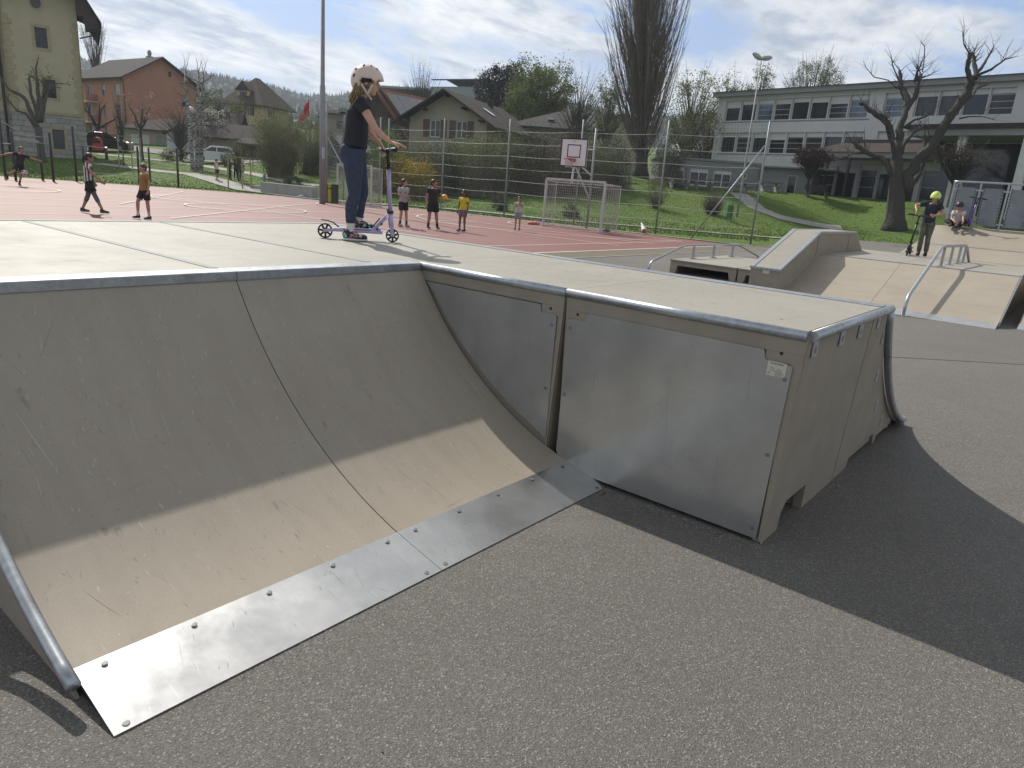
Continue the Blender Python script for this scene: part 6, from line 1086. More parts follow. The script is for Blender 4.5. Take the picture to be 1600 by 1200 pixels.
# flag
p = GP(484, 88); T = thing('flag_pole', 'pole with a hanging red flag above the blooming bush', 'flag', (p.x, p.y, p.z)); hf_ = PD(481, 157, 88).z-p.z; b = MB(); b.tube([(0, 0, 0), (0, 0, hf_+.1)], [.06, .03], 6); b.build('pole', M_white, T)
b = MB(); r2 = Vector((R2.x, R2.y, 0)); zt_ = hf_
for i in range(5):
    for j in range(5): u_ = i/4; v_ = j/4; b.v.append(tuple(-r2*(u_*(1.1 if j > 1 else .7)+.05)+Vector((0, 0, zt_-v_*1.9-u_*1.15))+Vector((F2.x, F2.y, 0))*.14*math.sin(u_*6+v_*2)))
for i in range(4):
    for j in range(4): b.f.append((i*5+j, i*5+j+1, i*5+j+6, i*5+j+5)); b.m.append(0)
b.build('flag', mat('flag_red', (.5, .03, .03), .7), T); b = MB(); c = -r2*.55+Vector((0, 0, zt_-1.45)); b.bar(c-r2*.25-Vector((F2.x, F2.y, 0))*.1, c+r2*.25-Vector((F2.x, F2.y, 0))*.1, .12, .05); b.bar(c-Vector((F2.x*.1, F2.y*.1, .27)), c+Vector((-F2.x*.1, -F2.y*.1, .27)), .12, .05); b.build('dark_emblem', M_black, T)
# thin garden fence behind the lawn
T = TH('garden_fence', 'low dark wire fence along the gardens behind the round willow bush', 'fence', tuple(GP(400, 62))); P = [GP(395+i*17, 62-i*.6) for i in range(9)]
for p in P: b = MB(); b.tube([(p.x, p.y, p.z-.1), (p.x, p.y, p.z+1.05)], .03, 6); T.part(b, 'post', M_dark)
for z in (.35, .7, 1.02): b = MB(); b.tube([(p.x, p.y, p.z+z) for p in P], .012, 4); T.part(b, 'wire', M_dark)
# garden lamp between the birches
p = GP(301, 62); T = thing('globe_lamp', 'white globe lamp on a thin post among the birches', 'lamp', (p.x, p.y, p.z)); b = MB(); b.tube([(0, 0, 0), (0, 0, 4.5)], .05, 8); b.build('pole', M_galvt, T); b = MB(); b.ell((0, 0, 4.75), .3, .3, .26, 12, 8); b.build('globe', M_white, T, smooth=True)
# ------------------------------------------------------------------ vehicles
def car(name, label, loc, rz, col, L_=4.3, W_=1.75, H_=1.55, van=False, cat='car'):
    T = thing(name, label, cat, loc, rz); m_ = mat('car_paint_%02d' % int(col[0]*99), col, .35, coat=.5); hb = .62*H_; h0 = .22
    prof = [(-L_/2+.05, h0), (-L_/2, .55), (-L_/2+.04, hb-.05), (-L_/2+.14, hb+.02), (-L_/2+.55, hb+.05), (L_/2-1.15, hb+.02), (L_/2-.35, hb-.10), (L_/2-.05, hb-.28), (L_/2, .48), (L_/2-.06, h0)]
    if van: prof[5] = (L_/2-.95, hb+.05)
    n = len(prof); b = MB(); rings = [(-W_/2, .94), (-W_/2+.02, 1), (-W_/2+.10, 1.0), (W_/2-.10, 1.0), (W_/2-.02, 1), (W_/2, .94)]
    for y, s_ in rings: b.v += [(x*(s_ if abs(y) > W_/2-.05 else 1), y, .22+(z-.22)*(.97 if abs(y) > W_/2-.01 else 1)) for x, z in prof]
    k = len(rings)
    for i in range(k-1):
        for j in range(n): b.f.append((i*n+j, i*n+(j+1) % n, (i+1)*n+(j+1) % n, (i+1)*n+j)); b.m.append(0)
    b.f += [tuple(range(n-1, -1, -1)), tuple((k-1)*n+j for j in range(n))]; b.m += [0, 0]; body = b.build('body', m_, T, smooth=False, fixn=True, bevel=.04)
    cab = [(-L_/2+.10, hb), (-L_/2+.45, H_-.08), (-L_/2+.9, H_), (L_/2-1.95, H_-.02), (L_/2-1.05, hb+.01)]
    if van: cab = [(-L_/2+.06, hb), (-L_/2+.25, H_-.06), (-L_/2+.6, H_), (L_/2-1.75, H_-.03), (L_/2-.85, hb)]
    b = MB(); yi, yo = W_/2-.19, W_/2-.06; cz = lambda z: yo+(yi-yo)*(z-hb)/(H_-hb); n = len(cab)
    b.v += [(x, -cz(z), z) for x, z in cab]+[(x, cz(z), z) for x, z in cab]; b.f += [tuple(range(n)), tuple(range(2*n-1, n-1, -1))]+[(i, i+n, (i+1) % n+n, (i+1) % n) for i in range(n)]; b.m += [0]*(n+2); rf = b.build('roof', m_, T, fixn=True, bevel=.03)
    ins = lambda x, z, t: (x, z)
    for sg in (-1, 1):
        x0, x1 = cab[0][0]+.22, cab[-1][0]-.22; xm = (x0+x1)/2+.1; t0, t1 = cab[1][0]+.28, cab[3][0]-.03
        for a0, a1, c1, c0 in ((x0, xm-.04, xm-.04, t0), (xm+.04, x1, t1, xm+.04)):
            b = MB(); zl, zh = hb+.07, H_-.14; b.v += [(a0, sg*(cz(zl)+.006), zl), (a1, sg*(cz(zl)+.006), zl), (c1, sg*(cz(zh)+.006), zh), (c0, sg*(cz(zh)+.006), zh)]; b.f.append((0, 1, 2, 3)); b.m.append(0); b.build('side_window', M_glass, T)
        b = MB(); b.box(cab[-1][0]-.18, sg*W_/2-.02 if sg > 0 else -W_/2-.14, hb+.05, cab[-1][0]-.02, sg*W_/2+.14 if sg > 0 else -W_/2+.02, hb+.20); b.build('mirror', m_, T, bevel=.02)
        b = MB(); b.box(L_/2-.22, sg*(W_/2-.28)-.18, hb-.28, L_/2+.004, sg*(W_/2-.28)+.18, hb-.14); b.build('headlight', mat('headlamp_glass', (.5, .52, .54), .15), T, bevel=.02)
        b = MB(); b.box(-L_/2-.006, sg*(W_/2-.16)-.10, hb-.25, -L_/2+.1, sg*(W_/2-.16)+.10, hb+.0); b.build('tail_light', mat('tail_lamp_red', (.35, .02, .02), .3), T)
        for xw in (-L_/2+.8, L_/2-.82):
            b = MB(); y = sg*(W_/2-.09); b.tube([(xw, y-.10, .33), (xw, y+.105, .33)], .33, 20); wh = b.build('wheel', M_black, T); b = MB(); b.tube([(xw, y+sg*.104, .33), (xw, y+sg*.118, .33)], [.215, .19], 16); b.build('rim', mat('alloy_rim', (.40, .41, .42), .35, .7), wh)
    b = MB(); A, Bq = cab[-1], cab[-2]; q = lambda t, sg, d: (A[0]+(Bq[0]-A[0])*t+d*.8, sg*(cz(A[1]+(Bq[1]-A[1])*t)-.10), A[1]+(Bq[1]-A[1])*t+d); b.v += [q(.10, -1, .008), q(.10, 1, .008), q(.90, 1, .008), q(.90, -1, .008)]; b.f.append((0, 1, 2, 3)); b.m.append(0); b.build('windscreen', M_glass, T)
    return T
p = GP(333, 69.5); car('parked_car', 'white hatchback parked on the road behind the birches', (p.x, p.y, TZ(p.x, p.y)+.06), AZR+rad(180+28), (.62, .64, .66), 3.9, 1.75, 1.58, van=True)
p = GP(172, 74); car('parked_car', 'black off-road car parked before the terracotta block', (p.x, p.y, TZ(p.x, p.y)+.06), AZR+rad(10), (.015, .016, .02), 4.2, 1.8, 1.75)
p = GP(153, 64); T = thing('compact_tractor', 'red compact tractor with orange cover and black cab on the lawn edge', 'tractor', (p.x, p.y, p.z), AZR+rad(-60)); m_ = mat('tractor_red', (.35, .045, .02), .45)
b = MB(); b.box(.1, -.42, .65, 1.5, .42, 1.3); b.build('bonnet', m_, T, bevel=.08); b = MB(); b.box(-.95, -.6, .55, .1, .6, 1.0); b.build('chassis', M_dark, T, bevel=.04); b = MB(); b.box(-.9, -.55, 2.05, .15, .55, 2.15); b.build('cab_roof', M_black, T, bevel=.03)
for x in (-.82, .08):
    for y in (-.5, .5): b = MB(); b.bar((x, y, 1.0), (x, y, 2.05), .07); b.build('cab_pillar', M_black, T)
b = MB(); b.ell((-1.15, 0, 1.35), .35, .55, .55, 10, 8); b.build('orange_cover', mat('orange_cover', (.50, .10, .03), .7), T, smooth=True); b = MB(); b.box(-.5, -.25, 1.0, -.1, .25, 1.15); b.box(-.55, -.25, 1.15, -.45, .25, 1.55); b.build('seat', M_black, T)
for x, r_ in ((-.55, .55), (1.15, .36)):
    for y in (-.72, .55): b = MB(); b.tube([(x, y, r_), (x, y+.2, r_)], r_, 18); wh = b.build('wheel', M_black, T); b = MB(); b.tube([(x, y-.01 if y < 0 else y+.19, r_), (x, y+.01 if y < 0 else y+.215, r_)], r_*.55, 14); b.build('rim', M_conc, wh)

# ================================================================== PEOPLE
def skin(c): return mat('skin_%02d' % int(c[0]*100), c, .55, var=.08, vscale=12)
SK1 = skin((.52, .30, .22)); SK2 = skin((.36, .19, .12)); SK3 = skin((.16, .08, .05)); SK4 = skin((.44, .24, .17))
def cloth(n, c, r=.85, **k): return mat('cloth_'+n, c, r, bump=.55, bscale=24, stretch=(1.2, 1.2, .7), **{**dict(var=.18, vscale=5), **k})
def shoe(T, nm, at, yaw, s, m, sole, fine=.010, pitch=0.0, L_=.235, W_=.085):
    o = thing_empty = None; b = MB(); ca, sa_ = math.cos(yaw), math.sin(yaw); cp_, sp_ = math.cos(pitch), math.sin(pitch)
    def P(x, y, z): x, z = x*cp_+z*sp_, -x*sp_+z*cp_; return (at[0]+(x*ca-y*sa_)*s, at[1]+(x*sa_+y*ca)*s, at[2]+z*s)
    h = L_/2; side = (-sa_, ca, 0)
    b.loft([(P(-h*.62, 0, .052), W_*.42*s, .038*s), (P(-h*.2, 0, .052), W_*.44*s, .040*s), (P(h*.25, 0, .044), W_*.48*s, .030*s), (P(h*.72, 0, .036), W_*.47*s, .022*s)], side, 14)
    b.loft([(P(-h*.55, 0, .05), .036*s, .040*s), (P(-h*.50, 0, .105), .034*s, .036*s)], side, 12, dome=False); o = b.build(nm, m, T, remesh=fine, sm=2)
    b = MB(); b.loft([(P(-h*.80, 0, .015), W_*.36*s, .014*s), (P(-h*.3, 0, .014), W_*.43*s, .015*s), (P(h*.3, 0, .013), W_*.50*s, .014*s), (P(h*.82, 0, .016), W_*.44*s, .012*s)], side, 14); b.build('sole', sole, o, remesh=fine*.8, sm=2); return o
def hand(b, w, d, pm, s, curl=.5, thumb=1, spread=.12, rr=1.0, straight=False):
    """palm + four separate fingers + thumb. w wrist, d hand direction, pm palm-down normal"""
    w = Vector(w); d = Vector(d).normalized(); pm = Vector(pm); pm = (pm-d*pm.dot(d)).normalized(); sd = d.cross(pm).normalized()*thumb; q = .075*s
    b.loft([(w-d*.01*s, .020*s, .015*s), (w+d*.03*s, .028*s, .014*s), (w+d*.068*s, .033*s, .012*s)], sd, 10)
    for i, l_ in enumerate((.052, .058, .054, .042)):
        o = (1.5-i)*.0165*s; p = w+d*q*.92+sd*o; dd = (d+sd*(1.5-i)*spread).normalized(); seg = l_*s/2.4; a = 0.0; P = [p]
        for k in range(3): a += curl*(.9 if k else .5); v = dd*math.cos(a)+pm*math.sin(a); p = p+v*seg*(1.1 if k == 0 else .85); P.append(p)
        b.loft([(P[0], .0085*s*rr, .0085*s*rr), (P[1], .0082*s*rr, .0082*s*rr), (P[2], .0076*s*rr, .0076*s*rr), (P[3], .0068*s*rr, .0068*s*rr)], sd, 8)
    t0 = w+d*.022*s+sd*.022*s; t1 = t0+(d*.5+sd*.75+pm*.35).normalized()*.034*s; t2 = t1+(d*.8+sd*.15+pm*(.25+curl*.6)).normalized()*.030*s
    b.loft([(t0, .012*s*rr, .011*s*rr), (t1, .0095*s*rr, .0095*s*rr), (t2, .008*s*rr, .008*s*rr)], pm, 8)
def person(label, loc, rz, h, J, sk, shirt, shorts, shoes, hair, vox=.011, hair_len=0, socks=None, long_legs=False, sleeve=.55, short_len=.75, head_yaw=0, head_pitch=0, sole=None, helmet=None, extra=None, cat='child', curl=.6, hands=None, skirt=False, group=None, thin=1.0, legm=None, shirt_w=1.0, shoe_yaw=(0, 0), shoe_pitch=(0, 0), shirt_hem=None, face=True):
    s = h/1.45; T = thing('person', label, cat, loc, rz, group); V = lambda q: Vector(q)*s
    D_ = dict(hd=(.015, 0, 1.335), nk=(-.005, 0, 1.19), ch=(0, 0, 1.06), wa=(0, 0, .93), pe=(0, 0, .80), sl=(0, .145, 1.155), sr=(0, -.145, 1.155), hl=(0, .075, .76), hr=(0, -.075, .76), kl=(.02, .085, .42), kr=(.02, -.085, .42), al=(0, .095, .085), ar=(0, -.095, .085), el=(-.02, .20, .93), er=(-.02, -.20, .93), wl=(.04, .21, .72), wr=(.04, -.21, .72)); D_.update(J)
    j = {k: V(v) for k, v in D_.items()}; f = thin*s; sd = (j['sl']-j['sr']).normalized(); hs = (j['hl']-j['hr']).normalized()
    b = MB(); b.loft([(j['pe']-V((0, 0, .03)), .105*f, .082*f), (j['wa'], .095*f, .07*f), (j['ch'], .118*f, .082*f), ((j['sl']+j['sr'])/2-V((0, 0, .02)), .115*f, .07*f)], sd, 16)
    b.loft([((j['sl']+j['sr'])/2-V((0, 0, .03)), .06*s, .05*s), (j['nk']+V((0, 0, .0)), .043*s, .043*s), (j['hd']-V((.01, 0, .05)), .045*s, .05*s)], sd, 12)
    Rh = Matrix.Rotation(head_yaw, 3, 'Z')@Matrix.Rotation(head_pitch, 3, 'Y'); H = j['hd']; hp = lambda x, y, z: H+Rh@V((x, y, z))
    b.ell(H+Rh@V((-.008, 0, .02)), .088*s, .070*s, .088*s, 18, 12, Rh); b.ell(hp(.028, 0, -.035), .052*s, .050*s, .062*s, 14, 10, Rh); b.ell(hp(.045, 0, -.082), .025*s, .026*s, .018*s, 10, 8, Rh)
    b.loft([(hp(.078, 0, .012), .008*s, .009*s), (hp(.096, 0, -.018), .013*s, .012*s)], Rh@Vector((0, 1, 0)), 8); b.ell(hp(.078, 0, -.048), .012*s, .022*s, .009*s, 10, 6, Rh)
    for q in (-1, 1): b.ell(hp(-.008, q*.073, -.008), .018*s, .009*s, .026*s, 10, 6, Rh)
    for q in 'lr':
        sh_, el, wr = j['s'+q], j['e'+q], j['w'+q]; fa = (wr-el).normalized(); b.loft([(sh_, .042*f, .045*f), (sh_.lerp(el, .4), .038*f, .040*f), (el, .030*f, .031*f), (el+(wr-el)*.3, .031*f, .030*f), (wr, .020*f, .019*f)], (0, 1, 0) if abs(fa.y) < .8 else (1, 0, 0), 12)
        hd_ = (hands or {}).get(q, {}); sg = 1 if q == 'l' else -1
        hand(b, wr, hd_.get('d', fa), hd_.get('p', Vector((.2, -sg, -.1))), s*1.02, hd_.get('c', curl), hd_.get('t', sg), rr=max(1.0, vox/s/.0075), spread=hd_.get('s', .12))
        hi, kn, an = j['h'+q], j['k'+q], j['a'+q]; b.loft([(hi, .046*f, .056*f), (hi.lerp(kn, .16), .071*f, .076*f), (hi.lerp(kn, .45), .064*f, .066*f), (kn, .045*f, .048*f), (kn.lerp(an, .3), .044*f, .049*f), (kn.lerp(an, .65), .035*f, .037*f), (an, .027*f, .030*f)], hs, 14); b.loft([(an, .027*s, .03*s), (an-V((0, 0, .03)), .027*s, .034*s)], hs, 10)
    body = b.build('body', sk, T, remesh=vox, sm=3)
    if face:
        for q in (-1, 1):
            b = MB(); b.ell(hp(.072, q*.028, .008), .010*s, .012*s, .0075*s, 10, 8, Rh); e_ = b.build('eye', mat('eye_white', (.55, .53, .5), .25), T, smooth=True); b = MB(); b.ell(hp(.080, q*.028, .007), .004*s, .006*s, .0062*s, 8, 6, Rh); b.build('iris', mat('eye_dark', (.02, .014, .01), .15), e_, smooth=True)
        b = MB(); b.loft([(hp(.089, -.016, -.049), .003*s, .003*s), (hp(.0925, 0, -.050), .005*s, .0045*s), (hp(.089, .016, -.049), .003*s, .003*s)], Rh@Vector((1, 0, 0)), 8); b.build('lips', mat('lip_red', (.34, .12, .10), .5), T)
    # shirt
    b = MB(); g = 1.13; hem = shirt_hem if shirt_hem is not None else (.74 if not skirt else .62); hm = j['pe'].copy(); hm.z -= (D_['pe'][2]-hem)*s
    b.loft([(hm, .135*f*shirt_w, .105*f*shirt_w), (j['wa'], .128*f*shirt_w, .098*f*shirt_w), (j['ch'], .134*f, .102*f), ((j['sl']+j['sr'])/2-V((0, 0, .015)), .128*f, .078*f), ((j['sl']+j['sr'])/2+V((0, 0, .022)), .075*f, .052*f)], sd, 20, dome=False)
    for q in 'lr':
        sh_, el = j['s'+q], j['e'+q]; e1 = sh_.lerp(el, sleeve); b.loft([(sh_.lerp(j['ch'], .22), .05*f, .056*f), (sh_, .056*f, .058*f), (e1, .056*f, .058*f)], (1, 0, 0) if abs((el-sh_).normalized().x) < .8 else (0, 1, 0), 14, dome=False)
    sh_o = b.build('shirt', shirt, T, remesh=vox*.9, sm=2)
    # shorts / trousers
    b = MB(); b.loft([(j['pe']-V((0, 0, .09)), .11*f, .095*f), (j['pe'], .122*f, .098*f), (j['wa']-V((0, 0, .04)), .108*f, .086*f)], hs, 18, dome=False)
    for q in 'lr':
        hi, kn, an = j['h'+q], j['k'+q], j['a'+q]
        if long_legs: b.loft([(hi, .085*f, .092*f), (hi.lerp(kn, .5), .074*f, .078*f), (kn, .056*f, .060*f), (kn.lerp(an, .35), .055*f, .06*f), (kn.lerp(an, .93), .048*f, .052*f)], hs, 14, dome=False)
        else: b.loft([(hi, .085*f, .095*f), (hi.lerp(kn, .5), .084*f, .088*f), (hi.lerp(kn, short_len), .083*f, .088*f)], hs, 14, dome=False)
    b.build('trousers' if long_legs else 'shorts', shorts, T, remesh=vox*.9, sm=2)
    if legm:                                     # dark knee sleeves / tights below the shorts
        b = MB()
        for q in 'lr': hi, kn, an = j['h'+q], j['k'+q], j['a'+q]; b.loft([(hi.lerp(kn, .6), .066*f, .068*f), (kn, .051*f, .054*f), (kn.lerp(an, .3), .049*f, .054*f), (kn.lerp(an, .45), .046*f, .048*f)], hs, 14, dome=False)
        b.build('leg_sleeves', legm, T, remesh=vox*.8, sm=1)
    for i, q in enumerate('lr'):
        an = j['a'+q]; kn = j['k'+q]
        if socks: b = MB(); b.loft([(an-V((0, 0, .02)), .033*f, .038*f), (an.lerp(kn, .32), .035*f, .038*f)], hs, 12, dome=False); b.build('sock', socks, T, remesh=vox*.7, sm=1)
        shoe(T, 'shoe', an-V((0, 0, .085))+Matrix.Rotation(shoe_yaw[i], 3, 'Z')@V((.045, 0, 0)), shoe_yaw[i], s, shoes, sole or M_white, vox*.75, shoe_pitch[i])
    # hair
    if hair:
        b = MB(); b.ell(hp(-.020, 0, .035), .094*s, .083*s, .088*s, 16, 12, Rh, zmin=-.35); b.ell(hp(-.045, 0, -.01), .062*s, .074*s, .075*s, 14, 10, Rh)
        if hair_len: b.loft([(hp(-.05, 0, .0), .07*s, .05*s), (hp(-.085, 0, -.09), .06*s, .035*s), (hp(-.10, 0, -.09-hair_len*.5), .05*s, .03*s), (hp(-.095, 0, -.09-hair_len), .03*s, .018*s)], Rh@Vector((0, 1, 0)), 12)
        b.build('hair', hair, T, remesh=vox*.8, sm=1)
    if helmet: helmet(T, hp, Rh, s)
    if extra: extra(T, j, s, hp, Rh)
    return T
H_dark = mat('dark_hair', (.018, .013, .010), .5, bump=.8, bscale=120); H_brown = mat('brown_hair', (.07, .04, .022), .55, bump=.8, bscale=120); H_blond = mat('blond_hair', (.34, .24, .13), .55, col2=(.16, .10, .05), vscale=40, stretch=(2, 2, .4), bump=1, bscale=90)
C_black = cloth('black', (.016, .016, .019)); C_navy = cloth('navy', (.035, .045, .085), var=.15, vscale=4)
def facing(px, py, z, towards):                # towards: azimuth offset from 'looking at the camera'
    p = G(px, py, z); return p, math.atan2(-p.y, -p.x)+rad(towards)
# ---- the girl on the platform
gdir = math.atan2(-.663, .749); GO = Vector((4.006, 4.99, D)); SGM = mat('girl_shoe', (.03, .035, .05), .6)
def shoe_pat(h, cur):
    v = h['n'].new('ShaderNodeTexVoronoi'); v.inputs['Scale'].default_value = 55; h['l'].new(h['mp'].outputs[0], v.inputs['Vector']); sc = h['n'].new('ShaderNodeSeparateColor'); h['l'].new(v.outputs['Color'], sc.inputs[0])
    c = h['mixc'](h['mr'](sc.outputs[0], .72, .76, 0, 1), (.02, .025, .035), (.55, .14, .20)); return h['mixc'](h['mr'](sc.outputs[1], .84, .87, 0, 1), c, (.25, .62, .52))
M_gshoe = mat('speckled_shoe', (.03, .03, .04), .6, extra=shoe_pat)
def helmet_fn(m, dark_only=False, visor=True, tilt=0.0, straps=None, big=1.0):
    def f(T, hp, Rh, s):
        R2_ = Rh@Matrix.Rotation(tilt, 3, 'Y'); b = MB(); n = 40; k = 14; vs = []
        rx, ry, rz_ = .130*big, .105*big, .128*big; c0 = (-.004, 0, .012)
        def rim(a):                                # lower edge height around the head; a = 0 is the forehead
            c_ = math.cos(a); side = abs(math.sin(a)); z = .012 if c_ > .55 else (-.040+.03*c_); 
            if side > .93: z = .012
            elif side > .75 and c_ > 0: z = .0-.028*(side-.75)/.18
            return z
        for i in range(k+1):
            for j_ in range(n):
                a = 2*PI*j_/n; zr = rim(a)/rz_; zr = max(-.6, zr); ph0 = math.asin(zr); ph = ph0+(PI/2-ph0)*i/k; r_ = math.cos(ph); z = math.sin(ph)
                x = math.cos(a)*rx*r_; x = x*(1.06 if x > 0 else 1.0); vs.append(hp(*(Vector(c0)+Matrix.Rotation(tilt, 3, 'Y')@Vector((x, math.sin(a)*ry*r_, z*rz_)))))
        b.add(vs, [(i*n+q, i*n+(q+1) % n, (i+1)*n+(q+1) % n, (i+1)*n+q) for i in range(k) for q in range(n)]); o = b.build('helmet', m, T, smooth=True)
        sm_ = o.modifiers.new('s', 'SOLIDIFY'); sm_.thickness = .016*s; sm_.offset = -1; sm_.use_rim = True
        dg = bpy.context.evaluated_depsgraph_get(); nm = bpy.data.meshes.new_from_object(o.evaluated_get(dg)); o.modifiers.clear(); o.data = nm
        b = MB(); b.ell(hp(-.026, 0, .022), .094*s*big, .090*s*big, .098*s*big, 18, 12, R2_, zmin=-.35); b.ell(hp(-.075, 0, -.035), .045*s, .06*s, .032*s, 12, 8, R2_); b.build('helmet_lining', M_black, T, smooth=True)
        for (ang, el_, sz) in ((150, 38, .011), (143, 12, .012), (118, 62, .012), (60, 62, .009), (30, 48, .010), (-150, 38, .011), (-143, 12, .012), (-118, 62, .012), (-60, 62, .009), (-30, 48, .010)):
            a, e_ = rad(ang), rad(el_); d = Vector((math.cos(a)*math.cos(e_)*rx*(1.06 if math.cos(a) > 0 else 1), math.sin(a)*math.cos(e_)*ry, math.sin(e_)*rz_)); p = hp(*(Vector(c0)+Matrix.Rotation(tilt, 3, 'Y')@d)); nn = Rh@Matrix.Rotation(tilt, 3, 'Y')@Vector((d.x/rx**2, d.y/ry**2, d.z/rz_**2)).normalized(); b = MB(); b.ell(p, sz*1.35*s, sz*1.05*s, .005*s, 10, 6, nn.to_track_quat('Z', 'X').to_matrix()); b.build('vent_hole', M_black, o, smooth=True)
        if straps:
            for q in (-1, 1):
                for x0 in (-.045, .045): b = MB(); b.bar(hp(x0, q*.092, -.02 if x0 > 0 else -.02), hp(.004, q*.072, -.095), .017*s, .004*s, up=tuple(Rh@Vector((0, 1, 0)))); b.build('strap', straps, T)
                b = MB(); b.bar(hp(.004, q*.072, -.095), hp(.035, q*.02, -.125), .014*s, .004*s, up=tuple(Rh@Vector((0, 1, 0)))); b.build('strap', straps, T)
                for x0 in (-.052, .055): b = MB(); p = hp(x0, q*.097, .004); b.ell(p, .006*s, .004*s, .006*s, 8, 6, Rh); b.build('rivet', M_black, o)
    return f
M_hpink = mat('peach_helmet', (.66, .53, .45), .42, var=.05, vscale=5)
def girl_extra(T, j, s, hp, Rh):
    # wavy shoulder-length hair made of many locks
    b = MB(); rh = random.Random(2)
    for i in range(64):
        y = rh.uniform(-.07, .07); x = rh.uniform(-.085, -.005) if abs(y) > .05 else rh.uniform(-.09, -.045); y = math.copysign(max(abs(y), .062 if x > -.045 else 0), y); P = []; L_ = rh.uniform(.11, .20); ph = rh.uniform(0, 6)
        for t in range(8): q = t/7; P.append(hp(x-.055*q-.012*math.sin(q*9+ph)*q, y*(1+.25*q)+.010*math.sin(q*11+ph), -.005-L_*q))
        b.tube(P, [.0095*s, .0105*s, .010*s, .0095*s, .009*s, .0075*s, .0055*s, .002*s], 6)
    b.build('hair', H_blond, T, smooth=True)
    b = MB(); b.ell(hp(-.045, 0, -.055), .055*s, .068*s, .06*s, 14, 10, Rh); b.ell(hp(.02, -.058, -.02), .03*s, .016*s, .035*s, 10, 8, Rh); b.ell(hp(.02, .058, -.02), .03*s, .016*s, .035*s, 10, 8, Rh); b.build('hair', H_blond, T, smooth=True)
    b = MB(); w = j['wr']; d = (j['wr']-j['er']).normalized(); o = w-d*.035*s; x = d.orthogonal().normalized(); y = d.cross(x); b.tube([o+(x*math.cos(2*PI*i/16)+y*math.sin(2*PI*i/16))*.0235*s for i in range(17)], .0018*s, 5); b.build('bracelet', mat('yellow_cord', (.6, .5, .1), .5), T)
    for q, m_ in (('r', 0), ('l', 1)):          # striped sock band on the far foot
        if m_: an, kn = j['al'], j['kl']; b = MB(); p = an.lerp(kn, .12); b.loft([(p, .0375*s, .0425*s), (p+(kn-an).normalized()*.012, .0375*s, .0425*s)], (0, 1, 0), 14, dome=False); b.build('sock_stripe', C_navy, T)
GJ = dict(hd=(.062, 0, 1.275), nk=(.008, 0, 1.165), ch=(-.015, 0, 1.035), wa=(-.022, 0, .90), pe=(-.035, 0, .765), sl=(.012, .135, 1.115), sr=(.012, -.135, 1.115), hl=(-.035, .07, .715), hr=(-.042, -.07, .715), kl=(.035, .075, .40), kr=(-.022, -.085, .385), al=(.005, .075, .165), ar=(-.058, -.100, .085), el=(.085, .19, .90), er=(.145, -.205, .905), wl=(.175, .175, .815), wr=(.262, -.165, .822))
M_sockw = cloth('white_sock', (.60, .55, .52)); M_leg = mat('navy_leggings', (.034, .044, .080), .8, var=.22, vscale=30, bump=.15, bscale=150)
def girl():
    T = person('girl in peach helmet, black t-shirt and navy leggings standing with a purple scooter', tuple(GO), gdir, 1.45, GJ, SK1, cloth('girl_black', (.020, .021, .028), var=.3, vscale=6), M_leg, M_gshoe, None, vox=.0065, socks=M_sockw, long_legs=False, short_len=.2, sleeve=.36, helmet=helmet_fn(M_hpink, tilt=rad(2), straps=mat('strap_cream', (.55, .50, .45), .7)), extra=girl_extra, thin=.90, head_pitch=rad(-1),
        hands={'r': dict(d=(1, .12, -.18), p=(0, 0, -1), c=.16, t=-1, s=.10), 'l': dict(d=(.55, -.25, -.75), p=(-.5, -.1, -.5), c=.9, t=1)}, sole=mat('pale_sole', (.55, .55, .58), .5), shirt_hem=.765, shirt_w=1.13, shoe_yaw=(0, -.06))
    for c in list(T.children):                    # leggings down to the calf replace the shorts
        if c.name.startswith('shorts'): bpy.data.objects.remove(c)
    j = {k: Vector(v) for k, v in GJ.items()}; b = MB(); b.loft([(j['pe']+Vector((-.005, 0, -.07)), .112, .102), (j['pe'], .112, .098), (j['wa']+Vector((0, 0, -.04)), .098, .084)], (0, 1, 0), 18, dome=False)
    for q in 'lr':
        hi, kn, an = j['h'+q], j['k'+q], j['a'+q]; sg = 1 if q == 'l' else -1; b.ell(hi+Vector((-.042, -sg*.005, .0)), .068, .068, .085, 12, 10)
        b.loft([(hi+Vector((0, 0, .03)), .078, .088), (hi.lerp(kn, .3), .073, .083), (hi.lerp(kn, .7), .058, .066), (kn, .047, .053), (kn.lerp(an, .3)+Vector((-.012, 0, 0)), .047, .055), (kn.lerp(an, .62)+Vector((-.008, 0, 0)), .039, .044), (kn.lerp(an, .80), .034, .038)] if q == 'r' else [(hi+Vector((0, 0, .03)), .078, .088), (hi.lerp(kn, .3), .073, .083), (hi.lerp(kn, .7), .058, .066), (kn, .047, .053), (kn.lerp(an, .35)+Vector((-.012, 0, 0)), .047, .054), (kn.lerp(an, .86), .035, .039)], (0, 1, 0), 16, dome=False)
    b.build('leggings', M_leg, T, remesh=.0065, sm=4); return T
girl()
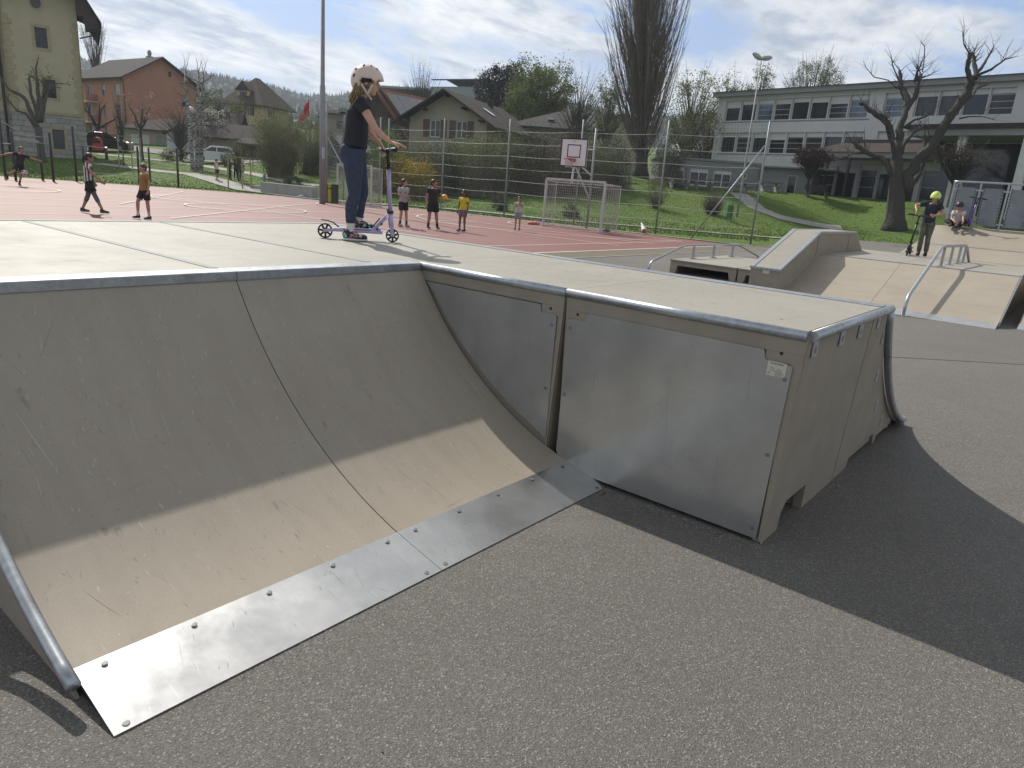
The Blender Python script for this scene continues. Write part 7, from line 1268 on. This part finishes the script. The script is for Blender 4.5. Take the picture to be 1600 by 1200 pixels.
# ---- scooters
M_lil = mat('lilac_paint', (.42, .37, .56), .35, .3); M_lav = mat('violet_paint', (.16, .07, .40), .35, .2)
def scooter(label, loc, rz, frame, bar, s=1.0, bar_yaw=0.0, lean=0.0, pitch=0.0, group='kick scooters'):
    T = thing('kick_scooter', label, 'scooter', loc, rz, group); T.rotation_euler = (lean, pitch, rz); V = lambda *q: Vector(q)*s; b = MB()
    b.box(-.175*s, -.052*s, .066*s, .215*s, .052*s, .090*s); dk = b.build('deck', frame, T, bevel=.004); b = MB(); b.box(-.15*s, -.047*s, .0905*s, .12*s, .047*s, .0925*s); b.build('grip_tape', M_black, dk)
    b = MB()
    for y in (-.024, .024): b.bar(V(-.175, y, .078), V(-.285, y, .066), .011*s, .024*s)
    b.build('rear_fork', frame, T)
    for x, r_, nm in ((-.27, .063, 'rear'), (.300, .057, 'front')):
        b = MB(); n = 36; rings = [(-.012, r_*.80), (-.0135, r_*.92), (-.008, r_), (.008, r_), (.0135, r_*.92), (.012, r_*.80)]
        for y, r2_ in rings: b.v += [tuple(V(x+math.cos(2*PI*i/n)*r2_, y, r_+.001+math.sin(2*PI*i/n)*r2_)) for i in range(n)]
        k = len(rings)
        for q in range(k):
            for i in range(n): b.f.append((q*n+i, q*n+(i+1) % n, ((q+1) % k)*n+(i+1) % n, ((q+1) % k)*n+i)); b.m.append(0)
        wh = b.build('wheel', mat('tyre_black', (.02, .02, .022), .6), T, smooth=True); b = MB(); b.tube([V(x, -.013, r_), V(x, .013, r_)], r_*.26*s, 14); b.tube([V(x, -.020, r_), V(x, .020, r_)], r_*.11*s, 8)
        for i in range(7): a = 2*PI*i/7+.3; b.bar(V(x, 0, r_)+V(math.cos(a), 0, math.sin(a))*r_*.2, V(x, 0, r_)+V(math.cos(a), 0, math.sin(a))*r_*.84, .017*s, .013*s, (0, 1, 0))
        b.build('hub', M_black, wh)
    b = MB(); P = [V(-.155, 0, .10), V(-.20, 0, .135), V(-.245, 0, .150), V(-.30, 0, .155)]
    for y in (-.018, .0, .018): b.tube([p+V(0, y, 0) for p in P], .0045*s, 5)
    for p in P[1:]: b.bar(p+V(0, -.022, 0), p+V(0, .022, 0), .007*s)
    b.build('rear_brake', M_black, T)
    b = MB(); b.bar(V(.13, 0, .088), V(.245, 0, .215), .050*s, .030*s); b.bar(V(.10, 0, .098), V(.20, 0, .098), .056*s, .022*s); b.bar(V(.155, 0, .12), V(.225, 0, .19), .058*s, .018*s); nk = b.build('neck_bracket', frame, T, bevel=.004); b = MB(); b.tube([V(.17, -.034, .105), V(.17, .034, .105)], .010*s, 8); b.tube([V(.205, -.034, .150), V(.205, .034, .150)], .010*s, 8); b.tube([V(.14, -.035, .135), V(.19, -.036, .20)], .006*s, 6); b.build('hinge_bolt', M_black, nk)
    top = V(.240, 0, .765); bot = V(.283, 0, .175); cr = V(.290, 0, .125); b = MB()
    for y in (-.026, .026): b.bar(V(.290, y, .130), V(.303, y, .050), .010*s, .030*s)
    b.bar(V(.288, -.032, .134), V(.288, .032, .134), .034*s, .018*s); b.build('front_fork', frame, T, bevel=.003)
    b = MB(); b.tube([cr, bot, bot.lerp(top, .16)], .0225*s, 14); b.tube([bot.lerp(top, .16), bot.lerp(top, .76)], .0185*s, 14); b.build('steering_tube', frame, T, smooth=True)
    b = MB(); b.tube([bot.lerp(top, .745), bot.lerp(top, .77)], .027*s, 12); b.bar(bot.lerp(top, .757)+V(.0, -.03, 0), bot.lerp(top, .757)+V(.0, .035, 0), .02*s); b.tube([bot.lerp(top, .115), bot.lerp(top, .155)], .028*s, 12); b.bar(bot.lerp(top, .16)+V(-.03, 0, 0), bot.lerp(top, .165)+V(.0, 0, 0), .018*s); b.build('clamp', M_black, T)
    b = MB(); b.tube([bot.lerp(top, .76), top], .0145*s, 12); b.build('inner_tube', bar, T, smooth=True)
    u_ = Vector((math.sin(bar_yaw), -math.cos(bar_yaw), 0)); b = MB(); b.tube([top-u_*.085*s, top+u_*.085*s], .0125*s, 12); b.tube([top-V(0, 0, .03), top+V(0, 0, .008)], .020*s, 12); hb_ = b.build('handlebar', bar, T, smooth=True)
    for sg in (-1, 1):
        b = MB(); b.tube([top+u_*sg*.080*s, top+u_*sg*.086*s, top+u_*sg*.195*s, top+u_*sg*.205*s], [.017*s, .0185*s, .0195*s, .015*s], 14); b.build('grip', M_black, T, smooth=True)
    return T
SO = Vector((4.026, 5.014, D)); scooter('lilac kick scooter with black wheels held by the girl on the platform', tuple(SO), gdir, M_lil, M_black, bar_yaw=rad(20))
# ---- the boy with the lime helmet on the funbox table
p = G(1438, 401, TB); rz0 = math.atan2(-p.y, -p.x)
camo = mat('cloth_camo', (.05, .055, .04), .9, col2=(.16, .16, .12), vscale=9)
Tb = person('boy in lime-yellow helmet and navy t-shirt walking a scooter on the funbox', tuple(p), rz0+rad(-4), 1.52, dict(hd=(.06, .04, 1.29), nk=(.02, .035, 1.17), ch=(.0, .02, 1.04), sl=(0, .155, 1.13), sr=(0, -.13, 1.15), kr=(.06, -.06, .42), ar=(.0, -.055, .10), kl=(.02, .07, .42), al=(-.02, .085, .10), er=(.03, -.31, 1.10), wr=(.20, -.25, .98), el=(.03, .25, .98), wl=(.22, .13, .92)), SK4, cloth('navy_tee', (.018, .022, .04)), camo, C_black, H_brown, vox=.009, long_legs=True, helmet=helmet_fn(mat('lime_helmet', (.55, .68, .16), .4), tilt=rad(4), straps=M_black), head_pitch=rad(14), head_yaw=rad(-4), sole=M_black, thin=1.0, hands={'r': dict(d=(.4, -.1, -.9), c=.95), 'l': dict(d=(.4, -.8, -.2), c=.95)})
a = rz0; sc_ = scooter('black and violet scooter pushed by the boy with the lime helmet', (p.x-math.cos(a)*.05+math.sin(a)*.26, p.y-math.sin(a)*.05-math.cos(a)*.26, TB), a+rad(-4), M_black, M_black, s=1.22, lean=rad(-5), pitch=rad(0))
b = MB(); b.tube([Vector((.281, 0, .22)), Vector((.277, 0, .27))], .026, 12); b.build('violet_collar', M_lav, sc_)
# ---- the child sitting on the high platform
p = Vector((22.05, 3.12, 1.475)); rz0 = math.atan2(-p.y, -p.x)
person('small child in white t-shirt and black helmet sitting on the high platform edge', (p.x, p.y, p.z-.02), rz0+rad(-12), 1.25, dict(hd=(.13, -.01, .63), nk=(.07, 0, .50), ch=(.0, 0, .38), wa=(-.04, 0, .24), pe=(-.06, 0, .12), sl=(.05, .135, .46), sr=(.05, -.135, .46), hl=(-.03, .08, .11), hr=(-.03, -.08, .11), kl=(.22, .24, .20), kr=(.20, -.26, .18), al=(.36, .10, .10), ar=(.34, -.08, .10), el=(.20, .17, .30), er=(.18, -.14, .26), wl=(.34, .22, .20), wr=(.33, -.02, .18)), SK4, cloth('white_tee', (.50, .49, .49)), C_black, M_dark, H_brown, vox=.010, long_legs=True, helmet=helmet_fn(mat('black_helmet', (.02, .02, .022), .35), tilt=rad(6), big=1.0), head_pitch=rad(22), shirt_hem=.06, sole=M_black)
scooter('violet scooter standing beside the sitting child before the guard rail', (p.x+.05, p.y-.22, p.z+.02), rz0+rad(8), M_lav, M_black, s=.95, lean=rad(-6))
# ---- players on the red track
def kid(label, px, py, tw, h, J, **k):
    p, a = facing(px, py, .01, tw); return person(label, (p.x, p.y, .012), a, h, J, **k)
stripe_m = None
def stripes(h, cur):
    w = h['n'].new('ShaderNodeTexWave'); w.bands_direction = 'X'; w.inputs['Scale'].default_value = 4.2; w.inputs['Distortion'].default_value = 0; h['l'].new(h['tc'].outputs['Object'], w.inputs['Vector']); return h['mixc'](h['mr'](w.outputs['Fac'], .52, .60, 0, 1), (.62, .60, .56), (.02, .02, .03))
def num_extra(col, colm):
    def f(T, j, s, hp, Rh):
        b = MB(); b.ell(j['ch']+Vector((.098*s, 0, -.02*s)), .01*s, .035*s, .035*s, 12, 8); b.build('shirt_emblem', colm, T, smooth=True)
    return f
def ponytail(T, j, s, hp, Rh):
    b = MB(); b.loft([(hp(-.09, 0, .03), .022*s, .022*s), (hp(-.13, .0, -.03), .026*s, .026*s), (hp(-.12, 0, -.10), .02*s, .02*s), (hp(-.105, 0, -.15), .008*s, .008*s)], (0, 1, 0), 10); b.build('ponytail', H_dark, T, smooth=True)
kid('player in black and white striped shirt with ponytail walking right on the track', 143, 333, 78, 1.66, dict(hd=(.05, 0, 1.30), kr=(.12, -.08, .43), ar=(.26, -.08, .10), kl=(-.06, .08, .42), al=(-.20, .08, .10), er=(.12, -.20, .95), wr=(.30, -.22, .80), el=(-.02, .2, .93), wl=(.06, .22, .74)), sk=SK2, shirt=mat('striped_shirt', (.5, .5, .5), .8, extra=stripes), shorts=C_black, shoes=M_dark, hair=H_dark, legm=mat('grey_sleeve', (.10, .11, .12), .8), head_pitch=rad(12), extra=ponytail, shoe_yaw=(0, 0), sole=M_conc)
def print_extra(T, j, s, hp, Rh):
    b = MB(); c = j['ch']+Vector((.088*s, .03*s, -.05*s))
    for q in range(5): b.bar(c+Vector((0, -.03*s, q*.03*s)), c+Vector((0, (.02+.012*(q % 2))*s, q*.03*s)), .012*s, .006*s)
    b.build('shirt_print', ink, T)
kid('boy in mustard t-shirt and black shorts with one foot forward on the track', 229, 343, -64, 1.47, dict(hd=(.02, 0, 1.32), kl=(-.01, .09, .42), al=(-.03, .10, .085), kr=(.16, -.09, .46), ar=(.17, -.10, .10), el=(-.03, .20, .95), wl=(.02, .21, .76), er=(.0, -.20, .95), wr=(.04, -.20, .76)), sk=SK4, shirt=cloth('mustard', (.30, .17, .045)), shorts=C_black, shoes=C_black, hair=H_brown, socks=M_sockw, head_yaw=rad(6), extra=print_extra)
kid('player in black kicking a ball with arms spread at the left edge', 34, 291, 10, 1.72, dict(hd=(.02, .10, 1.27), nk=(.0, .10, 1.15), ch=(0, .06, 1.03), wa=(0, .03, .9), sl=(0, .23, 1.07), sr=(0, -.05, 1.14), el=(.0, .42, 1.00), wl=(.05, .60, .95), er=(.0, -.28, 1.12), wr=(.05, -.48, 1.06), kr=(.10, -.22, .50), ar=(.06, -.44, .36), kl=(.03, .02, .42), al=(-.02, -.06, .085)), sk=SK2, shirt=C_black, shorts=C_black, shoes=C_black, hair=H_dark, sole=M_white, vox=.012, socks=C_black, shoe_pitch=(0, .7))
def ball(px, py, z, r, m1, m2, label):
    p = G(px, py, 0); b = MB(); b.ell((0, 0, 0), r, r, r, 20, 14); o = b.build('ball', m1, smooth=True); tag(o, label, 'ball'); return o, p
def football(loc, r, c1, c2, label):
    bm = bmesh.new(); bmesh.ops.create_icosphere(bm, subdivisions=3, radius=r); me = bpy.data.meshes.new('football'); vs = [v.co.normalized() for v in bm.verts]; bm2 = bmesh.new(); bmesh.ops.create_icosphere(bm2, subdivisions=1, radius=1); dirs = [v.co.normalized() for v in bm2.verts]; bm2.free()
    for f_ in bm.faces: f_.smooth = True; c = f_.calc_center_median().normalized(); f_.material_index = 1 if max(c.dot(d) for d in dirs) > .945 else 0
    bm.to_mesh(me); bm.free(); me.materials.append(c1); me.materials.append(c2); o = bpy.data.objects.new('football', me); COL.objects.link(o); o.location = loc; return tag(o, label, 'ball')
p = G(34, 291, 0); q = PD(38, 270, p.dot(FW) if 0 else (p-Vector((0, 0, HC))).dot(FW)-.35); football(tuple(q), .125, M_white, mat('ball_red', (.30, .03, .05), .5), 'white and red football in the air by the kicking player')
kid('boy in pale grey football shirt, arms bent, beside the ball holder', 629, 354.5, 38, 1.58, dict(hd=(.02, 0, 1.325), el=(-.03, .19, .95), wl=(.05, .24, .78), er=(.02, -.21, .96), wr=(.16, -.12, .93), kl=(.03, .10, .42), al=(.04, .12, .085), kr=(.0, -.07, .42), ar=(-.04, -.08, .085)), sk=SK4, shirt=mat('cloth_pale', (.40, .42, .43), .8, col2=(.26, .28, .30), vscale=14), shorts=C_black, shoes=mat('grey_shoe', (.25, .25, .25), .7), hair=H_dark, socks=C_black, head_yaw=rad(18), extra=num_extra(0, mat('rose_emblem', (.30, .10, .12), .7)), sole=M_conc)
kid('boy in black football shirt with gold round emblem holding out a yellow ball', 675, 358, 22, 1.64, dict(hd=(.02, 0, 1.325), el=(.02, .24, .98), wl=(.12, .36, .87), er=(-.02, -.20, .94), wr=(.03, -.23, .73), kl=(.0, .12, .42), al=(-.01, .17, .085), kr=(.0, -.10, .42), ar=(.0, -.13, .085)), sk=SK2, shirt=cloth('dark_jersey', (.03, .02, .022)), shorts=C_black, shoes=C_black, hair=H_dark, socks=C_black, head_yaw=rad(35), thin=1.12, extra=num_extra(0, mat('gold_emblem', (.50, .30, .12), .6)), hands={'l': dict(d=(.45, .85, -.05), c=.35)})
p = G(675, 358, 0); dd = (p-Vector((0, 0, HC))).dot(FW); football(tuple(PD(694.5, 309, dd-.28)), .115, mat('ball_yellow', (.62, .48, .05), .5), mat('ball_orange', (.50, .14, .03), .5), 'yellow and orange football held out by the boy in black')
kid('smaller boy in bright yellow football shirt standing in profile', 722, 362, -38, 1.38, dict(hd=(.0, 0, 1.33), kl=(.0, .08, .42), al=(-.02, .08, .085), kr=(.04, -.09, .42), ar=(.05, -.09, .085)), sk=SK3, shirt=cloth('yellow', (.62, .47, .015)), shorts=cloth('mauve', (.20, .12, .17)), shoes=C_black, hair=H_dark, head_yaw=rad(-20), short_len=.7, extra=lambda T, j, s, hp, Rh: (lambda b: (b.bar(j['ch']+Vector((.1*s, -.03*s, .0)), j['ch']+Vector((.1*s, .03*s, .0)), .012*s), b.build('shirt_lettering', ink, T)))(MB()))
kid('small girl in white top and grey shorts with hands raised to her face', 808, 359.5, -8, 1.26, dict(hd=(.02, 0, 1.32), el=(.06, .17, 1.02), er=(.06, -.17, 1.0), wl=(.14, .06, 1.16), wr=(.14, -.04, 1.10)), sk=SK2, shirt=cloth('lightpink', (.46, .40, .42)), shorts=cloth('grey_lilac', (.24, .24, .30)), shoes=C_black, hair=H_dark, hair_len=.06, short_len=.72, extra=ponytail)
# ---- people by the park path
def far_kid(label, px, dep, tw, h, J, **k):
    p = GP(px, dep); return person(label, tuple(p), math.atan2(-p.y, -p.x)+rad(tw), h, J, vox=.016, **k)
far_kid('boy in white sleeveless shirt standing beside the birches', 338, 50.5, 60, 1.5, {}, sk=SK2, shirt=cloth('white_vest', (.58, .57, .57)), shorts=C_black, shoes=M_dark, hair=H_dark, sleeve=.1)
far_kid('dark-clad person leftmost of the three behind the stake frame', 358, 52, 150, 1.35, dict(kl=(.1, .08, .4), al=(.12, .08, .085)), sk=SK2, shirt=C_black, shorts=C_black, shoes=M_dark, hair=H_dark, long_legs=True)
far_kid('person in dark red top, middle of the three behind the stake frame', 368, 52.5, 170, 1.42, dict(el=(.1, .18, .98), wl=(.2, .1, .98)), sk=SK2, shirt=cloth('dark_red', (.09, .025, .03)), shorts=C_black, shoes=M_dark, hair=H_dark, long_legs=True)
far_kid('person in black and white top, rightmost of the three behind the stake frame', 377, 52, 190, 1.35, dict(kr=(.12, -.08, .42), ar=(.02, -.08, .1)), sk=SK3, shirt=cloth('black_white', (.20, .20, .21), col2=(.02, .02, .02), vscale=5), shorts=C_black, shoes=M_dark, hair=H_dark, long_legs=True)

# ================================================================== SMALL DEBRIS, JOINTS, HAZE
db = MB(); rd_ = random.Random(31)
def grit(x, y, r_): 
    a = rd_.random()*6.28; h = r_*rd_.uniform(.4, .8); k = 5; c = [(x+math.cos(a+2*PI*i/k)*r_*rd_.uniform(.6, 1.1), y+math.sin(a+2*PI*i/k)*r_*rd_.uniform(.6, 1.1), .0005) for i in range(k)]; db.add(c+[(x+r_*.1, y, h)], [(i, (i+1) % k, k) for i in range(k)])
for i in range(420): grit(XC-.02-abs(rd_.gauss(0, .05)), rd_.uniform(1.0, 1.95), rd_.uniform(.002, .007))
for i in range(260): grit(rd_.uniform(3.4, 6.3), YE+.03-abs(rd_.gauss(0, .06)), rd_.uniform(.002, .008))
for i in range(200): grit(rd_.uniform(X0, XC), YT0-.005-abs(rd_.gauss(0, .03)), rd_.uniform(.0015, .005))
for i in range(1400): grit(rd_.uniform(.3, 9), rd_.uniform(-.6, 1.9), rd_.uniform(.0015, .0045))
jb = strip('asphalt_joint', [(7.9, 3.4), (9.6, 1.6), (12.0, -.9), (16, -4.6)], .035, mat('tar_line', (.075, .072, .068), .7), .003, drape=False); strip('asphalt_joint', [(7.0, 4.6), (13.9, 5.2)], .03, mat('tar_line', (.075, .072, .068), .7), .0035, drape=False)
lf_ = MB()
for i in range(34):
    x, y = rd_.choice([(XC-.04-abs(rd_.gauss(0, .10)), rd_.uniform(.9, 1.9)), (rd_.uniform(3.5, 6.4), YE-abs(rd_.gauss(0, .12))), (rd_.uniform(.3, 8), rd_.uniform(-.5, 1.8))]); a = rd_.random()*6.28; l_ = rd_.uniform(.008, .022); c_, s_ = math.cos(a)*l_, math.sin(a)*l_; lf_.add([(x-c_, y-s_, .002), (x+s_*.4, y-c_*.4, .004), (x+c_, y+s_, .007), (x-s_*.4, y+c_*.4, .003)], [(0, 1, 2, 3)])
tag(lf_.build('leaf_litter', mat('dry_leaf', (.20, .13, .06), .8, island=.6)), 'a few dry leaf scraps blown against the ramp foot', 'leaves', kind='stuff')
tag(db.build('grit', mat('pale_grit', (.30, .27, .22), .9, island=.7)), 'loose grit and pale crumbs lying along the foot of the ramp', 'grit', kind='stuff')
hz_ = MB(); hz_.box(-1700, -1700, -3, 1700, 1700, 260); hm_ = bpy.data.materials.new('haze'); hm_.use_nodes = True; hn = hm_.node_tree; hn.nodes.clear(); ho = hn.nodes.new('ShaderNodeOutputMaterial'); hv = hn.nodes.new('ShaderNodeVolumePrincipled'); hv.inputs['Color'].default_value = (.80, .88, 1.0, 1); hv.inputs['Density'].default_value = .0004; hv.inputs['Anisotropy'].default_value = .2
hn.links.new(hv.outputs[0], ho.inputs['Volume']); tag(hz_.build('haze', hm_), 'thin blue spring haze over the valley', 'haze', kind='stuff')
